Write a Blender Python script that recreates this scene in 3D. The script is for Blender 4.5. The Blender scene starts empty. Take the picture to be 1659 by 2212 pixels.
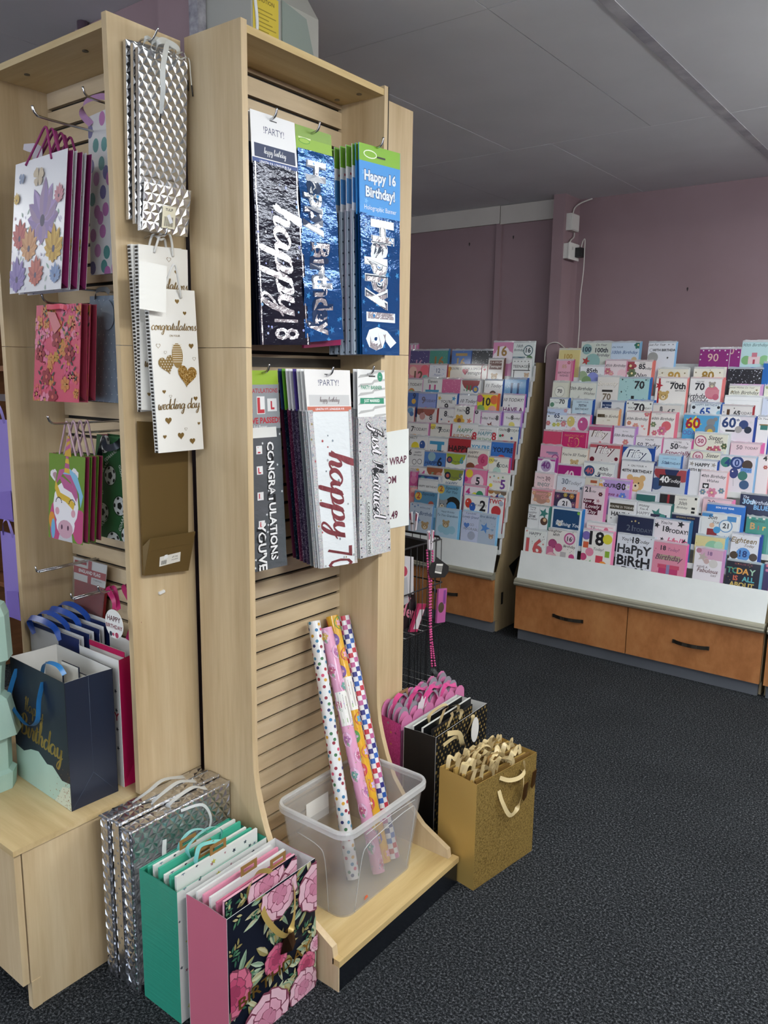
import bpy, math, random
from mathutils import Vector, Matrix
random.seed(7)
scene = bpy.context.scene
COL = scene.collection

# ---------------------------------------------------------------- camera
IW, IH, FPX = 1659.0, 2212.0, 1712.0
EYE = Vector((0.0, 0.0, 1.45))
def _axes():
    p, r, a = math.radians(10.2), math.radians(-0.825), math.radians(37.4)
    f = Vector((0, math.cos(p), -math.sin(p))); x = Vector((1, 0, 0)); d = f.cross(x)
    x2 = math.cos(r) * x + math.sin(r) * d; d2 = -math.sin(r) * x + math.cos(r) * d
    T = Matrix(((math.cos(a), -math.sin(a), 0), (math.sin(a), math.cos(a), 0), (0, 0, 1)))
    return T @ x2, T @ d2, T @ f
CX, CD, CF = _axes()
cam_data = bpy.data.cameras.new('camera')
cam_data.sensor_width = 36.0
cam_data.lens = FPX * 36.0 / IH
cam_data.clip_start = 0.02
cam = bpy.data.objects.new('camera', cam_data)
COL.objects.link(cam)
cam.matrix_world = Matrix(((CX.x, -CD.x, -CF.x, EYE.x), (CX.y, -CD.y, -CF.y, EYE.y), (CX.z, -CD.z, -CF.z, EYE.z), (0, 0, 0, 1)))
scene.camera = cam

# ---------------------------------------------------------------- world, light, exposure
world = bpy.data.worlds.new('world'); scene.world = world
world.use_nodes = True
world.node_tree.nodes['Background'].inputs[0].default_value = (0.66, 0.75, 0.9, 1)
world.node_tree.nodes['Background'].inputs[1].default_value = 4.0
LAMP_W = 30.0          # strength of each tube light's diffuser
# (x, y, length along y) of the ceiling tube lights, all behind or above the frame
LAMPS = [(0.2, 2.85, 1.5), (0.3, 0.95, 1.5), (0.3, -1.4, 1.5), (1.6, 3.2, 1.5), (2.4, 0.9, 1.5), (-2.9, -1.7, 1.5), (-4.8, -0.2, 1.5)]
scene.view_settings.view_transform = 'Standard'
scene.view_settings.look = 'None'
scene.view_settings.gamma = 1.0
scene.view_settings.use_curve_mapping = False
scene.view_settings.exposure = 0.26

# ---------------------------------------------------------------- helpers
def ray(u, v): return CX * (u - IW / 2) + CD * (v - IH / 2) + CF * FPX
def _on(u, v, i, c):
    r = ray(u, v); return EYE + r * ((c - EYE[i]) / r[i])
def PX(u, v, c): return _on(u, v, 0, c)
def PY(u, v, c): return _on(u, v, 1, c)
def PZ(u, v, c): return _on(u, v, 2, c)

def lin(h):
    h = h.lstrip('#')
    if len(h) == 3: h = ''.join(c * 2 for c in h)
    o = []
    for i in (0, 2, 4):
        c = int(h[i:i + 2], 16) / 255
        o.append(c / 12.92 if c <= .04045 else ((c + .055) / 1.055) ** 2.4)
    return (*o, 1)

_M = {}
def mat(h, rough=.5, metal=0.0, coat=0.0):
    """plain coloured surface"""
    key = (h, rough, metal, coat)
    if key in _M: return _M[key]
    m = bpy.data.materials.new('surface_' + h.strip('#')); m.use_nodes = True
    b = m.node_tree.nodes['Principled BSDF']
    b.inputs['Base Color'].default_value = lin(h)
    b.inputs['Roughness'].default_value = rough
    b.inputs['Metallic'].default_value = metal
    b.inputs['Coat Weight'].default_value = coat
    b.inputs['Coat Roughness'].default_value = .08
    _M[key] = m
    return m
def node_mat(name):
    m = bpy.data.materials.new(name); m.use_nodes = True
    nt = m.node_tree
    return m, nt.nodes, nt.links, nt.nodes['Principled BSDF']
def ramp(n, stops):
    r = n.new('ShaderNodeValToRGB'); e = r.color_ramp.elements
    while len(e) < len(stops): e.new(.5)
    for el, (p, c) in zip(e, stops): el.position = p; el.color = lin(c)
    return r
def noise(n, l, coord, scale, detail=3, vec=(1, 1, 1), rough=.55):
    mp = n.new('ShaderNodeMapping'); mp.inputs['Scale'].default_value = vec
    l.new(coord, mp.inputs['Vector'])
    t = n.new('ShaderNodeTexNoise'); t.inputs['Scale'].default_value = scale; t.inputs['Detail'].default_value = detail
    t.inputs['Roughness'].default_value = rough
    l.new(mp.outputs[0], t.inputs['Vector'])
    return t
def bump(n, l, src, b, strength, dist=.002):
    bp = n.new('ShaderNodeBump'); bp.inputs['Strength'].default_value = strength; bp.inputs['Distance'].default_value = dist
    l.new(src, bp.inputs['Height']); l.new(bp.outputs[0], b.inputs['Normal'])

def wood(name, c0, c1, c2, stretch, rough=.42):
    m, n, l, b = node_mat(name)
    g = n.new('ShaderNodeNewGeometry')
    t = noise(n, l, g.outputs['Position'], 9, 5, stretch, .6)
    t2 = noise(n, l, g.outputs['Position'], 60, 3, stretch, .6)
    r = ramp(n, [(.36, c0), (.5, c1), (.64, c2)])
    mx = n.new('ShaderNodeMath'); mx.operation = 'MULTIPLY_ADD'; mx.inputs[1].default_value = .3; 
    l.new(t2.outputs[0], mx.inputs[0])
    sc = n.new('ShaderNodeMath'); sc.operation = 'MULTIPLY'; sc.inputs[1].default_value = .7
    l.new(t.outputs[0], sc.inputs[0]); l.new(sc.outputs[0], mx.inputs[2])
    l.new(mx.outputs[0], r.inputs[0]); l.new(r.outputs[0], b.inputs['Base Color'])
    b.inputs['Roughness'].default_value = rough
    bump(n, l, t2.outputs[0], b, .06)
    return m
MAPLE_Z = wood('maple_upright_grain', '#b49b75', '#c6ae88', '#d3be9a', (1, 1, .07))
MAPLE_Y = wood('maple_lengthwise_grain', '#b89c68', '#cbb17c', '#d8c392', (1, .07, 1))
MAPLE_X = wood('maple_crosswise_grain', '#b89e70', '#c9b082', '#d6c196', (.07, 1, 1))
SLAT_Y = wood('slat_laminate_y', '#bca685', '#c8b392', '#d0bda0', (1, .12, 1), .38)
SLAT_X = wood('slat_laminate_x', '#bca685', '#c8b392', '#d0bda0', (.12, 1, 1), .38)
DRAWER = wood('pear_wood_drawer', '#9a6034', '#b07444', '#bf8552', (.5, .5, .3), .4)
BROWN_SIDE = wood('oak_side_panel', '#8d7a5a', '#9a8766', '#a59372', (1, 1, .1), .5)
SHELF_BROWN = wood('brown_shelf_wood', '#6d4428', '#7d5030', '#8d5e3a', (.1, .1, 1), .5)

def carpet():
    m, n, l, b = node_mat('charcoal_loop_carpet')
    g = n.new('ShaderNodeNewGeometry')
    t = noise(n, l, g.outputs['Position'], 165, 4, (1, 1, 1), .85)
    t2 = noise(n, l, g.outputs['Position'], 3, 3)
    r = ramp(n, [(.40, '#121316'), (.49, '#24272a'), (.57, '#505357'), (.68, '#979a9d')])
    l.new(t.outputs[0], r.inputs[0])
    mx = n.new('ShaderNodeMixRGB'); mx.blend_type = 'MULTIPLY'; mx.inputs[0].default_value = .35
    r2 = ramp(n, [(.3, '#b0b0b0'), (.7, '#ffffff')]); l.new(t2.outputs[0], r2.inputs[0])
    l.new(r.outputs[0], mx.inputs[1]); l.new(r2.outputs[0], mx.inputs[2])
    l.new(mx.outputs[0], b.inputs['Base Color'])
    b.inputs['Roughness'].default_value = .95; b.inputs['Specular IOR Level'].default_value = .1
    bump(n, l, t.outputs[0], b, .9, .006)
    return m
def paint(name, c0, c1, rough=.6, sc=2.5, bs=.05):
    m, n, l, b = node_mat(name)
    g = n.new('ShaderNodeNewGeometry')
    t = noise(n, l, g.outputs['Position'], sc, 4); t2 = noise(n, l, g.outputs['Position'], 180, 2)
    r = ramp(n, [(.3, c0), (.7, c1)]); l.new(t.outputs[0], r.inputs[0]); l.new(r.outputs[0], b.inputs['Base Color'])
    b.inputs['Roughness'].default_value = rough
    bump(n, l, t2.outputs[0], b, bs, .001)
    return m
CARPET = carpet()
MAUVE = paint('mauve_wall_paint', '#8a7277', '#917a80')
CEIL = paint('ceiling_panel_paint', '#d6d7da', '#e0e1e4', .85)
TRIM = paint('off_white_trim', '#b9b4ae', '#c6c1ba', .5)
WHITE_LAM = paint('white_laminate', '#dfe3e0', '#e8ebe8', .35, 6)
GREY_PL = paint('grey_plinth_laminate', '#62666c', '#6c7076', .5)
def foil(name, col, rough, sc, strength, metal=1.0, vec=(1, 1, 1)):
    m, n, l, b = node_mat(name)
    g = n.new('ShaderNodeNewGeometry')
    t = noise(n, l, g.outputs['Position'], sc, 4, vec)
    b.inputs['Base Color'].default_value = lin(col); b.inputs['Metallic'].default_value = metal
    b.inputs['Roughness'].default_value = rough
    bump(n, l, t.outputs[0], b, strength, .01)
    return m
SILVER = foil('silver_stud_foil', '#d6d7da', .27, 60, .02)
SILVER_TXT = foil('silver_holographic_letters', '#d9dce0', .22, 45, .35)
NAVY_FOIL = foil('glossy_navy_film', '#13182a', .12, 14, .35, .35, (1, 1, 2.4))
BLUE_FOIL = foil('glossy_blue_film', '#0f4a86', .12, 14, .35, .35, (1, 1, 2.4))
WHITE_FOIL = foil('glossy_white_film', '#dfe4e6', .16, 12, .28, 0, (1, 1, 2.4))
GREY_FOIL = foil('glossy_grey_film', '#6f7579', .16, 12, .3, .5, (1, 1, 2.4))
ROSE_TXT = foil('rose_gold_letters', '#b3626a', .28, 40, .3, .8)
GOLD_SIDE = foil('gold_foil_card', '#c4a35c', .38, 10, .05, .35)
GOLD_PRINT = foil('gold_foil_lettering', '#c69a4a', .3, 30, .1, .9)
BROWN_GOLD = foil('bronze_foil_card', '#6b5630', .4, 8, .05, .35)
CHROME = foil('chrome_wire', '#c9c9cb', .22, 5, .0)
def glitter(name, stops, scale, metal=.6, rough=.35):
    m, n, l, b = node_mat(name)
    g = n.new('ShaderNodeNewGeometry')
    t = n.new('ShaderNodeTexVoronoi'); t.inputs['Scale'].default_value = scale; l.new(g.outputs['Position'], t.inputs['Vector'])
    r = ramp(n, stops); l.new(t.outputs['Color'], r.inputs[0]); l.new(r.outputs[0], b.inputs['Base Color'])
    b.inputs['Metallic'].default_value = metal; b.inputs['Roughness'].default_value = rough
    return m
HOLO = glitter('holographic_glitter', [(.1, '#a9a4b2'), (.4, '#dcd6de'), (.6, '#c0d8d4'), (.8, '#e6d4ca'), (.95, '#ffffff')], 420, .35, .25)
PURPLE_GL = glitter('purple_glitter', [(.2, '#3a2a4c'), (.6, '#6b5a80'), (.95, '#c9bfd6')], 500)
NAVYGL = glitter('navy_glitter', [(.3, '#0e2034'), (.8, '#1b3b55'), (.97, '#9fb6c4')], 400)
PINKGL = glitter('magenta_glitter', [(.2, '#6d2a50'), (.7, '#93406c'), (.97, '#e0a8c4')], 500)
GOLDGL = glitter('gold_glitter', [(.1, '#6b4a18'), (.5, '#b78b3e'), (.9, '#f0dca4')], 600, .8)
BLACKGL = glitter('black_glitter', [(.3, '#1c1d22'), (.85, '#3a3b42'), (.97, '#cfd0d6')], 300, .2, .5)
def gold_texture():
    m, n, l, b = node_mat('embossed_gold_paper')
    g = n.new('ShaderNodeNewGeometry')
    t = noise(n, l, g.outputs['Position'], 210, 4, (1, 1, 1), .7)
    r = ramp(n, [(.36, '#6a5527'), (.48, '#957a42'), (.62, '#a98e50')]); l.new(t.outputs[0], r.inputs[0])
    l.new(r.outputs[0], b.inputs['Base Color']); b.inputs['Metallic'].default_value = .35; b.inputs['Roughness'].default_value = .4
    bump(n, l, t.outputs[0], b, .25, .002)
    return m
GOLD_TEX = gold_texture()
def clear_plastic(name, col, transp, rough=.15):
    m, n, l, b = node_mat(name)
    out = n['Material Output']
    tr = n.new('ShaderNodeBsdfTransparent'); tr.inputs[0].default_value = lin('#f4f4f4')
    mix = n.new('ShaderNodeMixShader'); mix.inputs[0].default_value = 1 - transp
    b.inputs['Base Color'].default_value = lin(col); b.inputs['Roughness'].default_value = rough
    b.inputs['Transmission Weight'].default_value = 0
    l.new(tr.outputs[0], mix.inputs[1]); l.new(b.outputs[0], mix.inputs[2]); l.new(mix.outputs[0], out.inputs[0])
    return m
TUB = clear_plastic('milky_clear_plastic', '#dcdad6', .8, .22)
TUB_RIM = clear_plastic('milky_clear_plastic_rim', '#e0e0de', .5, .2)
CELLO = clear_plastic('cellophane', '#eef2f4', .55, .08)
CLEAR = clear_plastic('clear_plastic_film', '#e8ecee', .93, .06)
def lamp_mat():
    m, n, l, b = node_mat('lit_diffuser')
    b.inputs['Emission Color'].default_value = lin('#f7faf9'); b.inputs['Emission Strength'].default_value = LAMP_W
    return m
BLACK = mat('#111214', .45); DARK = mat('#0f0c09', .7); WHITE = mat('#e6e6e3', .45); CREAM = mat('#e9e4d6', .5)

class MB:
    """collects faces for one mesh object"""
    def __init__(s): s.v = []; s.f = []; s.m = []; s.mats = []; s.sm = []
    def mi(s, m):
        if isinstance(m, str): m = mat(m)
        if m not in s.mats: s.mats.append(m)
        return s.mats.index(m)
    def face(s, pts, m, smooth=False):
        i = len(s.v); s.v.extend([tuple(p) for p in pts]); s.f.append(tuple(range(i, i + len(pts)))); s.m.append(s.mi(m)); s.sm.append(smooth)
    def grid(s, fn, nu, nv, m, smooth=True):
        i = len(s.v); k = s.mi(m)
        for b in range(nv + 1):
            for a in range(nu + 1): s.v.append(tuple(fn(a / nu, b / nv)))
        for b in range(nv):
            for a in range(nu):
                q = i + b * (nu + 1) + a
                s.f.append((q, q + 1, q + nu + 2, q + nu + 1)); s.m.append(k); s.sm.append(smooth)
        return s
    def obox(s, o, a, b, c, m):
        o, a, b, c = Vector(o), Vector(a), Vector(b), Vector(c)
        i = len(s.v); k = s.mi(m)
        for dz in (0, 1):
            for dy in (0, 1):
                for dx in (0, 1): s.v.append(tuple(o + a * dx + b * dy + c * dz))
        for f in ((0, 2, 3, 1), (4, 5, 7, 6), (0, 1, 5, 4), (2, 6, 7, 3), (0, 4, 6, 2), (1, 3, 7, 5)):
            s.f.append(tuple(i + j for j in f)); s.m.append(k); s.sm.append(False)
        return s
    def box(s, x0, x1, y0, y1, z0, z1, m): return s.obox((x0, y0, z0), (x1 - x0, 0, 0), (0, y1 - y0, 0), (0, 0, z1 - z0), m)
    def prism(s, pts, vec, m, m2=None):
        pts = [Vector(p) for p in pts]; vec = Vector(vec); n = len(pts)
        i = len(s.v); k = s.mi(m); k2 = s.mi(m2 or m)
        s.v.extend([tuple(p) for p in pts] + [tuple(p + vec) for p in pts])
        s.f.append(tuple(range(i, i + n))); s.m.append(k); s.sm.append(False)
        s.f.append(tuple(range(i + 2 * n - 1, i + n - 1, -1))); s.m.append(k); s.sm.append(False)
        for j in range(n):
            s.f.append((i + j, i + n + j, i + n + (j + 1) % n, i + (j + 1) % n)); s.m.append(k2); s.sm.append(False)
        return s
    def tube(s, path, r, m, n=6, closed=False, caps=True):
        P = [Vector(p) for p in path]; L = len(P); i = len(s.v); k = s.mi(m)
        ref = Vector((.13, .21, .97)); up = None
        for j, p in enumerate(P):
            t = (P[(j + 1) % L] - P[j - 1]) if closed else (P[min(j + 1, L - 1)] - P[max(j - 1, 0)])
            t = t.normalized() if t.length > 1e-9 else Vector((0, 0, 1))
            if up is None:
                up = t.cross(ref if abs(t.dot(ref)) < .95 else Vector((1, 0, 0))).normalized()
            up = (up - t * up.dot(t)).normalized(); w = t.cross(up)
            rr = r[j] if isinstance(r, (list, tuple)) else r
            for q in range(n):
                a = 2 * math.pi * q / n; s.v.append(tuple(p + (up * math.cos(a) + w * math.sin(a)) * rr))
        for j in range(L if closed else L - 1):
            for q in range(n):
                a = i + j * n + q; b = i + j * n + (q + 1) % n; c = i + ((j + 1) % L) * n
                s.f.append((a, b, c + (q + 1) % n, c + q)); s.m.append(k); s.sm.append(True)
        if caps and not closed:
            s.f.append(tuple(i + q for q in range(n))[::-1]); s.m.append(k); s.sm.append(False)
            s.f.append(tuple(i + (L - 1) * n + q for q in range(n))); s.m.append(k); s.sm.append(False)
        return s
    def ribbon(s, path, side, w, m, tw=0):
        """flat band along a path; side = direction of its width, tw = twist in radians along it"""
        P = [Vector(p) for p in path]; i = len(s.v); k = s.mi(m); L = len(P); side = Vector(side).normalized()
        for j, p in enumerate(P):
            t = (P[min(j + 1, L - 1)] - P[max(j - 1, 0)]).normalized()
            d = side - t * side.dot(t)
            d = d.normalized() if d.length > 1e-4 else t.orthogonal().normalized()
            if tw: d = Matrix.Rotation(tw * j / (L - 1), 3, t) @ d
            s.v.append(tuple(p - d * w / 2)); s.v.append(tuple(p + d * w / 2))
        for j in range(L - 1):
            a = i + 2 * j; s.f.append((a, a + 1, a + 3, a + 2)); s.m.append(k); s.sm.append(True)
        return s
    def lathe(s, c, prof, m, n=12, axis=Vector((0, 0, 1))):
        axis = Vector(axis).normalized(); a0 = axis.orthogonal().normalized(); b0 = axis.cross(a0); c = Vector(c)
        def fn(u, v):
            q = v * (len(prof) - 1); j = min(int(q), len(prof) - 2); t = q - j
            r = prof[j][0] * (1 - t) + prof[j + 1][0] * t; h = prof[j][1] * (1 - t) + prof[j + 1][1] * t
            a = 2 * math.pi * u; return c + (a0 * math.cos(a) + b0 * math.sin(a)) * r + axis * h
        return s.grid(fn, n, len(prof) - 1, m)
    def build(s, name, parent=None, label=None, cat=None, group=None, kind=None):
        me = bpy.data.meshes.new(name)
        me.from_pydata(s.v, [], s.f)
        for m in s.mats: me.materials.append(m)
        me.polygons.foreach_set('material_index', s.m); me.polygons.foreach_set('use_smooth', s.sm)
        me.update()
        o = bpy.data.objects.new(name, me); COL.objects.link(o)
        attach(o, parent); tag(o, label, cat, group, kind)
        return o
def attach(o, parent):
    if parent is not None:
        o.parent = parent
        o.matrix_parent_inverse = Matrix.Translation(-Vector(parent.location)) if parent.type == 'EMPTY' else Matrix()
def tag(o, label=None, cat=None, group=None, kind=None):
    for k, v in (('label', label), ('category', cat), ('group', group), ('kind', kind)):
        if v: o[k] = v
    return o
def thing(name, label, cat, loc, group=None, kind=None):
    o = bpy.data.objects.new(name, None); COL.objects.link(o); o.location = loc; o.empty_display_size = .05
    return tag(o, label, cat, group, kind)
def inst(o, dx, parent):
    """another piece of the same shape (shared mesh), shifted by dx"""
    c = o.copy(); COL.objects.link(c); c.parent = parent; c.matrix_parent_inverse = o.matrix_parent_inverse.copy()
    c.location = Vector(dx); return c
def cr(pts, n=6, closed=False):
    """smooth curve through points"""
    P = [Vector(p) for p in pts]; L = len(P); out = []
    for j in range(L if closed else L - 1):
        g = (lambda q: P[q % L]) if closed else (lambda q: P[max(0, min(L - 1, q))])
        a, b, c, d = g(j - 1), g(j), g(j + 1), g(j + 2)
        for k in range(n):
            t = k / n
            out.append(.5 * ((2 * b) + (c - a) * t + (2 * a - 5 * b + 4 * c - d) * t * t + (3 * b - a - 3 * c + d) * t ** 3))
    if not closed: out.append(P[-1])
    return out

# ---------------------------------------------------------------- flat print on surfaces
_T = {}
def glyphs(body, shear=0.0, bold=0.0):
    key = (body, shear, bold)
    if key in _T: return _T[key]
    cu = bpy.data.curves.new('lettering', 'FONT'); cu.body = body; cu.shear = shear; cu.offset = bold; cu.resolution_u = 2; cu.fill_mode = 'FRONT'
    o = bpy.data.objects.new('lettering', cu)
    me = o.to_mesh()
    vs = [(v.co.x, v.co.y) for v in me.vertices]
    tris = [[vs[i] for i in p.vertices] for p in me.polygons]
    o.to_mesh_clear(); bpy.data.objects.remove(o); bpy.data.curves.remove(cu)
    if not vs: return ([], 0, 0)
    x0 = min(a for a, b in vs); x1 = max(a for a, b in vs)
    k = 1 / .70
    tris = [[((a - x0) * k, b * k) for a, b in t] for t in tris]
    _T[key] = (tris, (x1 - x0) * k, 1)
    return _T[key]
SCR = {
 'a': (1.05, [[(.75,.85),(.45,1),(.1,.7),(.05,.3),(.3,0),(.6,.25),(.75,.85),(.75,.3),(.92,.03),(1.1,.25)]]),
 'b': (1.0, [[(0,.2),(.35,1.2),(.45,2),(.3,2.1),(.22,1.5),(.2,.4),(.4,0),(.7,.2),(.75,.7),(.5,.9),(.75,.72),(1.05,.7)]]),
 'c': (.8, [[(.7,.8),(.45,1),(.1,.65),(.1,.25),(.4,0),(.85,.3)]]),
 'd': (1.05, [[(.7,.85),(.4,1),(.1,.7),(.05,.3),(.3,0),(.6,.3),(.78,1.0),(.9,2.1),(.8,1.0),(.78,.3),(.95,.03),(1.1,.25)]]),
 'e': (.8, [[(0,.3),(.4,.5),(.65,.8),(.45,1),(.15,.75),(.1,.3),(.4,0),(.85,.3)]]),
 'f': (.65, [[(0,.2),(.4,1.3),(.5,2),(.35,2.1),(.3,1.2),(.25,-.3),(.2,-.9),(.4,-.8),(.4,0),(.7,.3)]]),
 'g': (1.0, [[(.75,.85),(.45,1),(.1,.7),(.05,.3),(.3,0),(.6,.25),(.78,.9),(.72,-.3),(.5,-.95),(.2,-.8),(.35,-.4),(1.05,.3)]]),
 'h': (1.0, [[(0,.2),(.4,1.2),(.5,2),(.33,2.1),(.25,1.4),(.18,0)],[(.18,.05),(.3,.7),(.55,1),(.7,.75),(.65,.2),(.8,0),(1.05,.25)]]),
 'i': (.55, [[(0,.2),(.25,1),(.2,.2),(.35,0),(.6,.25)],[(.3,1.42),(.34,1.5)]]),
 'l': (.6, [[(0,.2),(.4,1.3),(.45,2),(.3,2.1),(.2,1.4),(.2,.3),(.4,0),(.65,.25)]]),
 'm': (1.2, [[(.05,.95),(.1,0)],[(.1,.1),(.25,.8),(.42,1),(.5,.7),(.48,0)],[(.5,.1),(.65,.8),(.82,1),(.9,.7),(.88,.2),(1,0),(1.25,.25)]]),
 'n': (.95, [[(.05,.95),(.15,0)],[(.15,.1),(.3,.8),(.55,1),(.65,.7),(.62,.2),(.78,0),(1.0,.25)]]),
 'o': (.9, [[(.5,1),(.15,.75),(.1,.25),(.4,0),(.7,.3),(.7,.8),(.45,1),(.6,.75),(1.0,.8)]]),
 'p': (.95, [[(0,.3),(.2,1),(.15,0),(.08,-1)],[(.15,.2),(.3,.85),(.6,1),(.75,.6),(.6,.1),(.3,0),(.2,.15)],[(.55,.08),(.8,.08),(1,.28)]]),
 'r': (.7, [[(0,.2),(.2,1.1),(.3,.9),(.55,.95),(.45,.5),(.45,.15),(.6,0),(.8,.25)]]),
 's': (.72, [[(0,.15),(.4,1.05),(.4,.7),(.6,.3),(.45,0),(.15,.05)],[(.45,0),(.6,.05),(.8,.25)]]),
 't': (.6, [[(0,.2),(.35,1.6),(.25,.3),(.4,0),(.65,.25)],[(.05,1.15),(.65,1.2)]]),
 'u': (.95, [[(0,.6),(.12,1),(.08,.3),(.3,0),(.55,.3),(.68,1),(.65,.25),(.8,0),(1.0,.25)]]),
 'v': (.8, [[(0,.7),(.15,1),(.3,.1),(.4,0),(.7,.9),(.9,.85)]]),
 'w': (1.1, [[(0,.7),(.1,1),(.12,.2),(.35,0),(.5,.8),(.52,.2),(.75,0),(.95,.9),(1.15,.85)]]),
 'y': (.95, [[(0,.7),(.12,1),(.12,.35),(.35,.05),(.6,.4),(.72,1),(.68,-.3),(.45,-.95),(.18,-.8),(.35,-.35),(1.0,.3)]]),
 'H': (1.15, [[(.1,1.6),(.4,2.1),(.25,0)],[(.95,2.1),(.75,.9),(.75,0),(1.05,.25)],[(.1,.9),(1.05,1.1)]]),
 'B': (1.15, [[(.3,2),(.2,0)],[(0,1.7),(.5,2.1),(.9,1.7),(.7,1.2),(.35,1.1),(.9,.9),(.95,.3),(.5,0),(.1,.15)]]),
 'J': (1.0, [[(.2,1.8),(.6,2.1),(1.0,2),(.75,1),(.65,-.3),(.35,-.8),(.1,-.5),(.4,0),(.95,.3)]]),
 'M': (1.45, [[(0,.1),(.2,.3),(.4,2.0),(.65,.5),(1.0,2.1),(1.05,.4),(1.25,0),(1.5,.25)]]),
 'F': (.95, [[(.1,1.7),(.4,2),(1.1,2.1)],[(.7,2.05),(.55,.8),(.4,0),(.1,.15)],[(.3,1.1),(.9,1.15)]]),
 ' ': (.6, [])}
def script_polys(s, thick=.13, shear=.18, n=4):
    key = ('scr', s, thick, shear, n)
    if key in _T: return _T[key]
    x = 0; out = []
    for ch in s:
        adv, strokes = SCR[ch]
        for st in strokes:
            P = cr([(a, b, 0) for a, b in st], n); L = len(P); edge = []
            for j, p in enumerate(P):
                t = (P[min(j + 1, L - 1)] - P[max(j - 1, 0)]).normalized(); nn = Vector((-t.y, t.x, 0))
                w = thick * (.45 + .55 * max(0, -t.y) + .15 * abs(t.y)) * (.6 if j in (0, L - 1) else 1)
                edge.append((p - nn * w, p + nn * w))
            for j in range(L - 1):
                q = [edge[j][0], edge[j + 1][0], edge[j + 1][1], edge[j][1]]
                out.append([(x + e.x + shear * e.y, e.y) for e in q])
        x += adv
    _T[key] = (out, x, 1)
    return _T[key]
def clip(poly, w, h):
    for ax, lim, sg in ((0, 0, 1), (0, w, -1), (1, 0, 1), (1, h, -1)):
        if not poly: return poly
        out = []
        for i, p in enumerate(poly):
            q = poly[i - 1]
            dp = sg * (p[ax] - lim); dq = sg * (q[ax] - lim)
            if (dp >= 0) != (dq >= 0):
                t = dq / (dq - dp); out.append((q[0] + (p[0] - q[0]) * t, q[1] + (p[1] - q[1]) * t))
            if dp >= 0: out.append(p)
        poly = out
    return poly
class Print:
    """flat printing on a surface fn(u, v, n); u to the right, v up, metres"""
    def __init__(s, mb, fn, w, h, eps=.00003, base=.0002, sub=1): s.sub = sub; s.mb = mb; s.fn = fn; s.w = w; s.h = h; s.e = eps; s.b = base; s.l = 1
    def poly(s, pts, m, up=True):
        pts = clip(pts, s.w, s.h)
        if len(pts) >= 3:
            d = s.b + s.e * s.l
            s.mb.face([s.fn(u, v, d) for u, v in pts], m)
        if up: s.l += 1
    def many(s, polys, m):
        for p in polys: s.poly(p, m, False)
        s.l += 1
    def rect(s, x0, y0, x1, y1, m):
        n = max(1, int(s.sub * abs(y1 - y0) / s.h + .99)) if s.sub > 1 else 1
        for k in range(n):
            a, c = y0 + (y1 - y0) * k / n, y0 + (y1 - y0) * (k + 1) / n
            s.poly([(x0, a), (x1, a), (x1, c), (x0, c)], m, False)
        s.l += 1
    def ell(s, x, y, rx, m, ry=None, rot=0, n=14, up=True):
        ry = ry or rx; c, d = math.cos(rot), math.sin(rot)
        s.poly([(x + rx * math.cos(a) * c - ry * math.sin(a) * d, y + rx * math.cos(a) * d + ry * math.sin(a) * c) for a in [2 * math.pi * k / n for k in range(n)]], m, up)
    def star(s, x, y, r, m, k=.42, n=5, rot=.3, up=True):
        P = [(x + (r if i % 2 == 0 else r * k) * math.sin(rot + math.pi * i / n), y + (r if i % 2 == 0 else r * k) * math.cos(rot + math.pi * i / n)) for i in range(2 * n)]
        s.poly(P, m, up)
    def heart(s, x, y, r, m, rot=0):
        P = []
        for k in range(24):
            t = 2 * math.pi * k / 24; a = 16 * math.sin(t) ** 3; b = 13 * math.cos(t) - 5 * math.cos(2 * t) - 2 * math.cos(3 * t) - math.cos(4 * t)
            a, b = a * r / 16, b * r / 16
            P.append((x + a * math.cos(rot) - b * math.sin(rot), y + a * math.sin(rot) + b * math.cos(rot)))
        s.poly(P, m)
    def leaf(s, x, y, L, w, rot, m, m2=None):
        c, d = math.cos(rot), math.sin(rot)
        def T(a, b): return (x + a * c - b * d, y + a * d + b * c)
        s.poly([T(0, 0), T(L * .25, w * .42), T(L * .55, w * .5), T(L * .85, w * .22), T(L, 0), T(L * .85, -w * .22), T(L * .55, -w * .5), T(L * .25, -w * .42)], m)
        if m2: s.poly([T(L * .08, 0), T(L * .5, w * .04), T(L * .95, 0), T(L * .8, -w * .22), T(L * .5, -w * .42), T(L * .25, -w * .34)], m2)
    def petal(s, x, y, r, rot, m, wd=.55):
        c, d = math.cos(rot), math.sin(rot)
        pts = [(0, 0), (.3, .3 * wd), (.65, .55 * wd), (.92, .42 * wd), (1.0, .12 * wd), (.95, -.1 * wd), (.97, -.35 * wd), (.7, -.55 * wd), (.3, -.3 * wd)]
        s.poly([(x + (a * c - b * d) * r, y + (a * d + b * c) * r) for a, b in pts], m)
    def flower(s, x, y, r, m, mc=None, n=5, rot=0, wd=1.0):
        for k in range(n):
            a = rot + 2 * math.pi * k / n
            s.ell(x + math.cos(a) * r * .55, y + math.sin(a) * r * .55, r * .48, m, r * .36 * wd, a, 10, False)
        s.l += 1
        if mc: s.ell(x, y, r * .24, mc, n=8)
    def text(s, body, x, y, size, m, rot=0, shear=0, bold=0, align=0, maxw=None, sx=1.0, fit=None):
        T, w, _ = glyphs(body, shear, bold)
        k = size * sx; ky = size
        if fit: k = fit / w
        if maxw and w * k > maxw: f = maxw / (w * k); k *= f; ky *= f
        s._put(T, x, y, k, ky, w, rot, align, m)
    def script(s, body, x, y, size, m, rot=0, thick=.13, align=0, maxw=None, shear=.18):
        T, w, _ = script_polys(body, thick, shear)
        k = size
        if maxw and w * k > maxw: k = maxw / w
        s._put(T, x, y, k, k, w, rot, align, m)
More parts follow.
